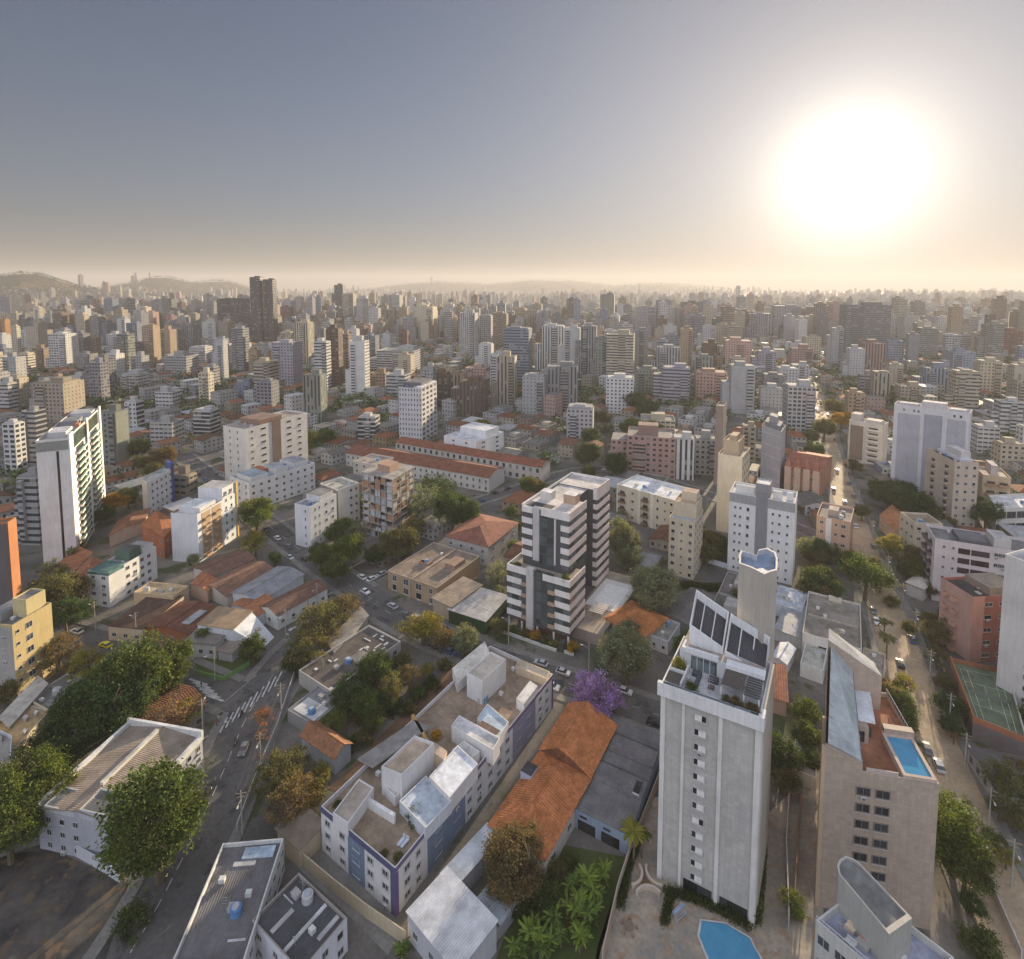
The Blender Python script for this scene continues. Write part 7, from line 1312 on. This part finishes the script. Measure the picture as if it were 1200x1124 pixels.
def stuff_house(o, eu, ev, a, b, h, ri, wt):
    k, rm, rt = ROOFS[ri]; q = [o, o+eu*a, o+eu*a+ev*b, o+ev*b]; q = [(p.x, p.y) for p in q]; z = terr(o.x, o.y)
    fl = max(1, round(h/3)); fpu, fpv = (.4, .4, 0, max(2, round(a/3)), fl), (.4, .4, 0, max(2, round(b/3)), fl)
    HST.quadbox(q, z-1, z+h, 'facade', wt, top=rm, tt=rt, fps=[fpu, fpv, fpu, fpv])
    if k in ('gable', 'hip'):
        v = [Vector((p[0], p[1], z+h+.02)) for p in q]; r = min(a, b)*.2; m0 = (v[0]+v[1])/2+Vector((0, 0, r)); m1 = (v[2]+v[3])/2+Vector((0, 0, r))
        if k == 'hip': m0, m1 = m0.lerp(m1, .28), m1.lerp(m0, .28)
        HST.face([v[0], v[3], m1, m0], rm, rt); HST.face([v[1], m0, m1, v[2]], rm, rt); HST.face([v[0], m0, v[1]], rm if k == 'hip' else 'wall', rt if k == 'hip' else wt); HST.face([v[2], m1, v[3]], rm if k == 'hip' else 'wall', rt if k == 'hip' else wt)
NH, NTREE = 0, len(TREES)
TST = MB()
def stuff_tree(x, y, R, t, n=26, z0=None):
    z = terr(x, y) if z0 is None else z0; r = rnd
    for _ in range(n):
        d = Vector((r.gauss(0, .45), r.gauss(0, .45), r.gauss(0, .30)))*R; c = Vector((x, y, z+R*.95))+d; e = Vector((r.uniform(-1, 1), r.uniform(-1, 1), r.uniform(-.6, .6))).normalized()*R*.26; f = e.cross(Vector((r.uniform(-1, 1), r.uniform(-1, 1), 1))).normalized()*R*.2; k = r.uniform(.55, 1.45)
        TST.f.append([len(TST.v)+i for i in range(4)]); TST.v += [tuple(c-e), tuple(c+f), tuple(c+e), tuple(c-f)]; TST.m.append('leaf_far'); TST.t.append((t[0]*k, t[1]*k, t[2]*k)); TST.p.append(NOFP); TST.u.append([(0, 0), (1, 0), (1, 1), (0, 1)])
n_ = NT('leaf_far'); n_.done(n_.attr('tint').outputs['Color'], .7, .2)
LFK = ['dark', 'dark', 'green', 'olive', 'olive', 'brownish', 'grey', 'bright']
for d, c, eu, ev, x, y in LOTS:
    r = rnd.random(); near = d < 520
    if blocked(c.x, c.y, 5.5 if near else 3): 
        if not blocked(c.x, c.y, 1.0) and r < .5:
            R = rnd.uniform(2.4, 4.2)
            if len(TREES) < 292: tree_at(c.x, c.y, R, rnd.choice(LFK), rnd.choice(('round', 'round', 'airy')))
            else: stuff_tree(c.x, c.y, R, LEAF[rnd.choice(LFK)])
        continue
    if r < .22:
        for _ in range(4):
            R = rnd.uniform(3, 5.5); xx, yy = c.x+rnd.uniform(-5, 5), c.y+rnd.uniform(-5, 5)
            if len(TREES) < 292: tree_at(xx, yy, R, rnd.choice(LFK), rnd.choice(('round', 'round', 'airy')))
            else: stuff_tree(xx, yy, R, LEAF[rnd.choice(LFK)])
        continue
    a, b = rnd.uniform(9, 14.5), rnd.uniform(11, 17); h = rnd.choice((3.6, 4.2, 4.6, 6.5, 7, 9)) if rnd.random() < .8 else rnd.uniform(10, 19); ri = rnd.choices(range(10), (6, 6, 4, 3, 3, 4, 3, 1, 1, 1))[0]
    if y > 545: h = min(h, rnd.choice((3.6, 4.2, 5)))
    elif y > 490: h = min(h, 8)
    if h > 9.5: ri = rnd.choice((4, 5, 7, 8))
    if c.y > 150 and shades_road(c.x, c.y, h, 10): h = 3.6
    wi = rnd.choices(range(7), (8, 4, 3, 2, 1, 1, 1))[0]; kw, kr = rnd.uniform(.5, .86), rnd.uniform(.55, 1.0); wt = tuple(q*kw for q in HW[wi][1]); o = c-eu*a/2-ev*b/2; rt = tuple(q*kr for q in ROOFS[ri][2])
    if NH < 235:
        NH += 1; k, rm, _ = ROOFS[ri]; fl = max(1, round(h/3)); fr = Fr(o, eu*a, ev*b, h); nm = HO if h < 9.6 else AB
        ex = [('roof_room', .15, .6, .3, .7, 0, 2.4, 'wall', wt)] if k == 'flat' and rnd.random() < .5 else []
        build(nm, None, CATN[nm], fr, wall=wt, roof=k, rm=rm, rt=rt, lp=(.42, .4, 0, max(2, round(a/3)), fl), rp=(.42, .4, 0, max(2, round(b/3)), fl), ex=ex, par=.5, rise=rnd.uniform(1, 2.2) if k in ('gable', 'hip') else .5, ridge=rnd.choice('uv'), group='houses between the towers', clutter=rnd.choice((0, 0, 1)) if k == 'flat' else 0, desc=f"{'low' if h < 5 else 'two-storey' if h < 8 else 'three-storey' if h < 9.6 else 'mid-rise'} {HW[wi][0]} {'house' if h < 9.6 else 'block'}, {RW[ri]} roof")
    else: stuff_house(o, eu, ev, a, b, h, ri, wt)
    if rnd.random() < .45:
        e = c+eu*rnd.uniform(-8, 8)+ev*(b/2+2.5); R = rnd.uniform(1.6, 3.4)
        if not blocked(e.x, e.y, 1.5):
            if len(TREES) < 292: tree_at(e.x, e.y, R, rnd.choice(LFK), rnd.choice(('round', 'airy')))
            else: stuff_tree(e.x, e.y, R, LEAF[rnd.choice(LFK)], 18)
# ================================================================ the city beyond
def far_city():
    r = random.Random(99); sc = lambda c, k: tuple(x*k for x in c)
    def one(x, y, a, b, h, th, t, st, deep=True):
        eu, ev = Vector((-math.cos(th), math.sin(th), 0)), Vector((math.sin(th), math.cos(th), 0)); z = terr(x, y); o = Vector((x, y, 0)); q = [o, o+eu*a, o+eu*a+ev*b, o+ev*b]; q = [(p.x, p.y) for p in q]; fl = max(1, round(h/3.1))
        f1, f2 = (*STY[st], 0, max(2, round(a/3.2)), fl), (*STY[st], 0, max(2, round(b/3.2)), fl)
        HST.quadbox(q, z-4, z+h, 'facade', t, top='concrete', tt=(.25, .24, .23), fps=[f1, f2, f1, f2])
        if h > 18:
            q2 = [o+eu*a*u+ev*b*v for u, v in ((.25, .25), (.7, .25), (.7, .7), (.25, .7))]; HST.quadbox([(p.x, p.y) for p in q2], z+h, z+h+r.uniform(2.5, 6), 'wall', tuple(c*.85 for c in t))
    TL = [WHITE, WHITE, CREAM, LGREY, LGREY, BEIGE, TAN, GREY, PINK, BROWN, (.40, .38, .43), (.30, .34, .42)]
    for i in range(5600):
        k = r.random(); d = 980*(7.6**(k**.8)); x = r.uniform(-1.05, 1.05)*d; y = math.sqrt(max(1, d*d))
        px, py, _ = proj((x, y, 0)); z = terr(x, y)
        if z > 60 and r.random() < .93: continue
        if y < 1150 and blocked(x, y, 12): continue
        hh = r.lognormvariate(3.72, .33); hh = min(hh, 82)
        dens = .5+.5*math.sin(x*.0021+1.3)*math.sin(y*.0017+.5)
        if dens < .3: hh *= .4
        if y < 1700 and shades_road(x, y, hh, 22): continue
        one(x, y, r.uniform(12, 23), r.uniform(11, 20), hh, R_(r.choice((0, 6, 14, 34))+r.uniform(-6, 6)), sc(r.choice(TL), r.uniform(.36, .80)), r.choice(('grid', 'ribbon', 'balc', 'vert', 'small', 'grid', 'blank')))
    for i in range(3200):      # low roofs between and the hillside houses at the left
        k = r.random(); d = 900*(3.6**k); x = r.uniform(-1.0, 1.0)*d; y = d
        if y < 1150 and blocked(x, y, 6): continue
        if terr(x, y) > 110: continue
        stuff_house(Vector((x, y, 0)), Vector((-.85, .53, 0)), Vector((.53, .85, 0)), r.uniform(9, 16), r.uniform(9, 16), r.uniform(4, 9), r.randrange(len(ROOFS)), sc(r.choice(HW)[1], r.uniform(.5, .85)))
    for hx, hy, a, sx, sy in HILLS[:2]+HILLS[-1:]:
        for i in range(900):
            x, y = r.gauss(hx+60, sx*1.1), r.gauss(hy-sy*.8, sy*.45)
            if 4 < terr(x, y) < a*.62: stuff_house(Vector((x, y, 0)), Vector((-.85, .53, 0)), Vector((.53, .85, 0)), r.uniform(6, 11), r.uniform(6, 11), r.uniform(3, 8), r.choice((4, 5, 0, 8, 3)), r.choice(((.6, .56, .5), (.46, .30, .2), (.5, .48, .45), (.58, .5, .36))))
    for i in range(8200):
        k = r.random(); d = 480*(8**k); x = r.uniform(-1.0, 1.0)*d; y = d
        if y < 1150 and blocked(x, y, 2): continue
        t = LEAF[r.choice(('dark', 'dark', 'green', 'olive'))]; n = 22 if d < 1500 else 12
        if y < 900 and shades_road(x, y, 12, 14): continue
        for _ in range(1 if r.random() < .7 else 3): stuff_tree(x+r.uniform(-12, 12), y+r.uniform(-12, 12), r.uniform(3.5, 7.5) if d < 1800 else r.uniform(6, 13), t, n)
    for hx, hy, a, sx, sy in HILLS:
        for i in range(1900):
            x, y = r.gauss(hx, sx*.8), r.gauss(hy-sy*.3, sy*.7); z = terr(x, y)
            if z > 25: stuff_tree(x, y, r.uniform(3.5, 8)*(1 if hy < 5000 else 1.7), sc(LEAF[r.choice(('dark', 'olive', 'dark', 'brownish'))], .5), 8)
far_city()
o = link('distant_city', HST.mesh('distant_city')); tag(o, 'hazy sea of pale apartment blocks and low roofs out to the horizon', 'city', None, 'stuff')
o = link('distant_woodland', TST.mesh('distant_woodland')); tag(o, 'dark green tree cover scattered between the far blocks and over the hills', 'woodland', None, 'stuff')
# ================================================================ labels worded from what stands beside each thing
LM = [('the striped tower', 640, 660), ('the grey-tiled tower', 835, 860), ('the brown-tiled tower', 1030, 900), ('the orange hipped roof', 640, 920), ('the navy-banded building', 510, 900), ('the white balcony tower', 82, 560), ('the yellow block', 30, 760), ('the teal terraced building', 140, 670), ('the tan-orange balconies', 240, 615), ('the dark corner shop', 410, 765), ('the red-roofed institution', 500, 540), ('the unfinished tower', 455, 590), ('the pair of white blocks', 307, 520), ('the white clinic', 555, 515), ('the cream mid-rise block', 805, 630), ('the dark-striped tower', 895, 630), ('the turreted cream tower', 856, 570), ('the lavender-grey tower', 1092, 525), ('the brick-red block', 1155, 730), ('the tennis court', 1155, 815), ('the black-banded block', 1140, 660), ('the tall twin slab', 312, 365), ('the banded dark slab', 278, 375), ('the big grey skyline tower', 1011, 385), ('the sunlit white tower', 77, 415), ('the white corner house', 265, 740), ('the brick-red house', 218, 718), ('the zebra crossing', 292, 825), ('the sawtooth-roofed house', 140, 910), ('the vacant lot', 55, 1060), ('the blue pool', 850, 1105), ('the beige balcony tower', 1122, 570), ('the turreted mansion', 945, 560), ('the concrete depot', 975, 735), ('the purple tree', 700, 812), ('the huge dark tree', 182, 965), ('the brown block', 505, 680), ('the salmon block', 978, 632), ('the street top', 965, 495), ('the left hill', 30, 330), ('the cobalt end wall', 190, 575), ('the cream long block', 765, 600), ('the white cut-off tower', 1195, 740), ('the orange-walled tower', 8, 660), ('the green-grey tower', 370, 470), ('the white hospital block', 470, 425)]
ORD = ['nearest', 'second', 'third', 'fourth', 'fifth', 'sixth', 'seventh', 'eighth', 'ninth', 'tenth', 'eleventh', 'twelfth', 'thirteenth', 'fourteenth', 'fifteenth', 'sixteenth']
def word_labels():
    bpy.context.view_layer.update(); G = {}
    for o, desc, at in AUTO:
        x, y, _ = proj(at); best = sorted((math.hypot(x-lx, (y-ly)*1.3), n, lx, ly) for n, lx, ly in LM)[0]; dx, dy = x-best[2], y-best[3]
        w = ('right of' if dx > 0 else 'left of') if abs(dx) > abs(dy)*1.1 else ('below' if dy > 0 else 'above')
        G.setdefault((desc, w, best[1]), []).append((best[0], o))
    for (desc, w, n), l in G.items():
        l.sort(key=lambda t: t[0])
        for i, (_, o) in enumerate(l):
            o['label'] = f"{desc} {w} {n}" if len(l) == 1 else f"{desc}, {ORD[min(i, 15)]} such {w} {n}"
word_labels()
# ================================================================ air
hz = MB(); hz.quadbox([(-12500, -12500), (12500, -12500), (12500, 12500), (-12500, 12500)], -1, 330, 'plain', (1, 1, 1), bottom=True)
m = bpy.data.materials.new('haze'); m.use_nodes = True; t_ = m.node_tree; t_.nodes.clear(); pv = t_.nodes.new('ShaderNodeVolumePrincipled'); ot = t_.nodes.new('ShaderNodeOutputMaterial'); t_.links.new(pv.outputs[0], ot.inputs['Volume'])
pv.inputs['Color'].default_value = (.53, .53, .55, 1); pv.inputs['Density'].default_value = .00014; pv.inputs['Anisotropy'].default_value = .2
MATS['haze'] = m; hz.m = ['haze']*len(hz.m); o = link('haze', hz.mesh('haze')); o['kind'] = 'stuff'
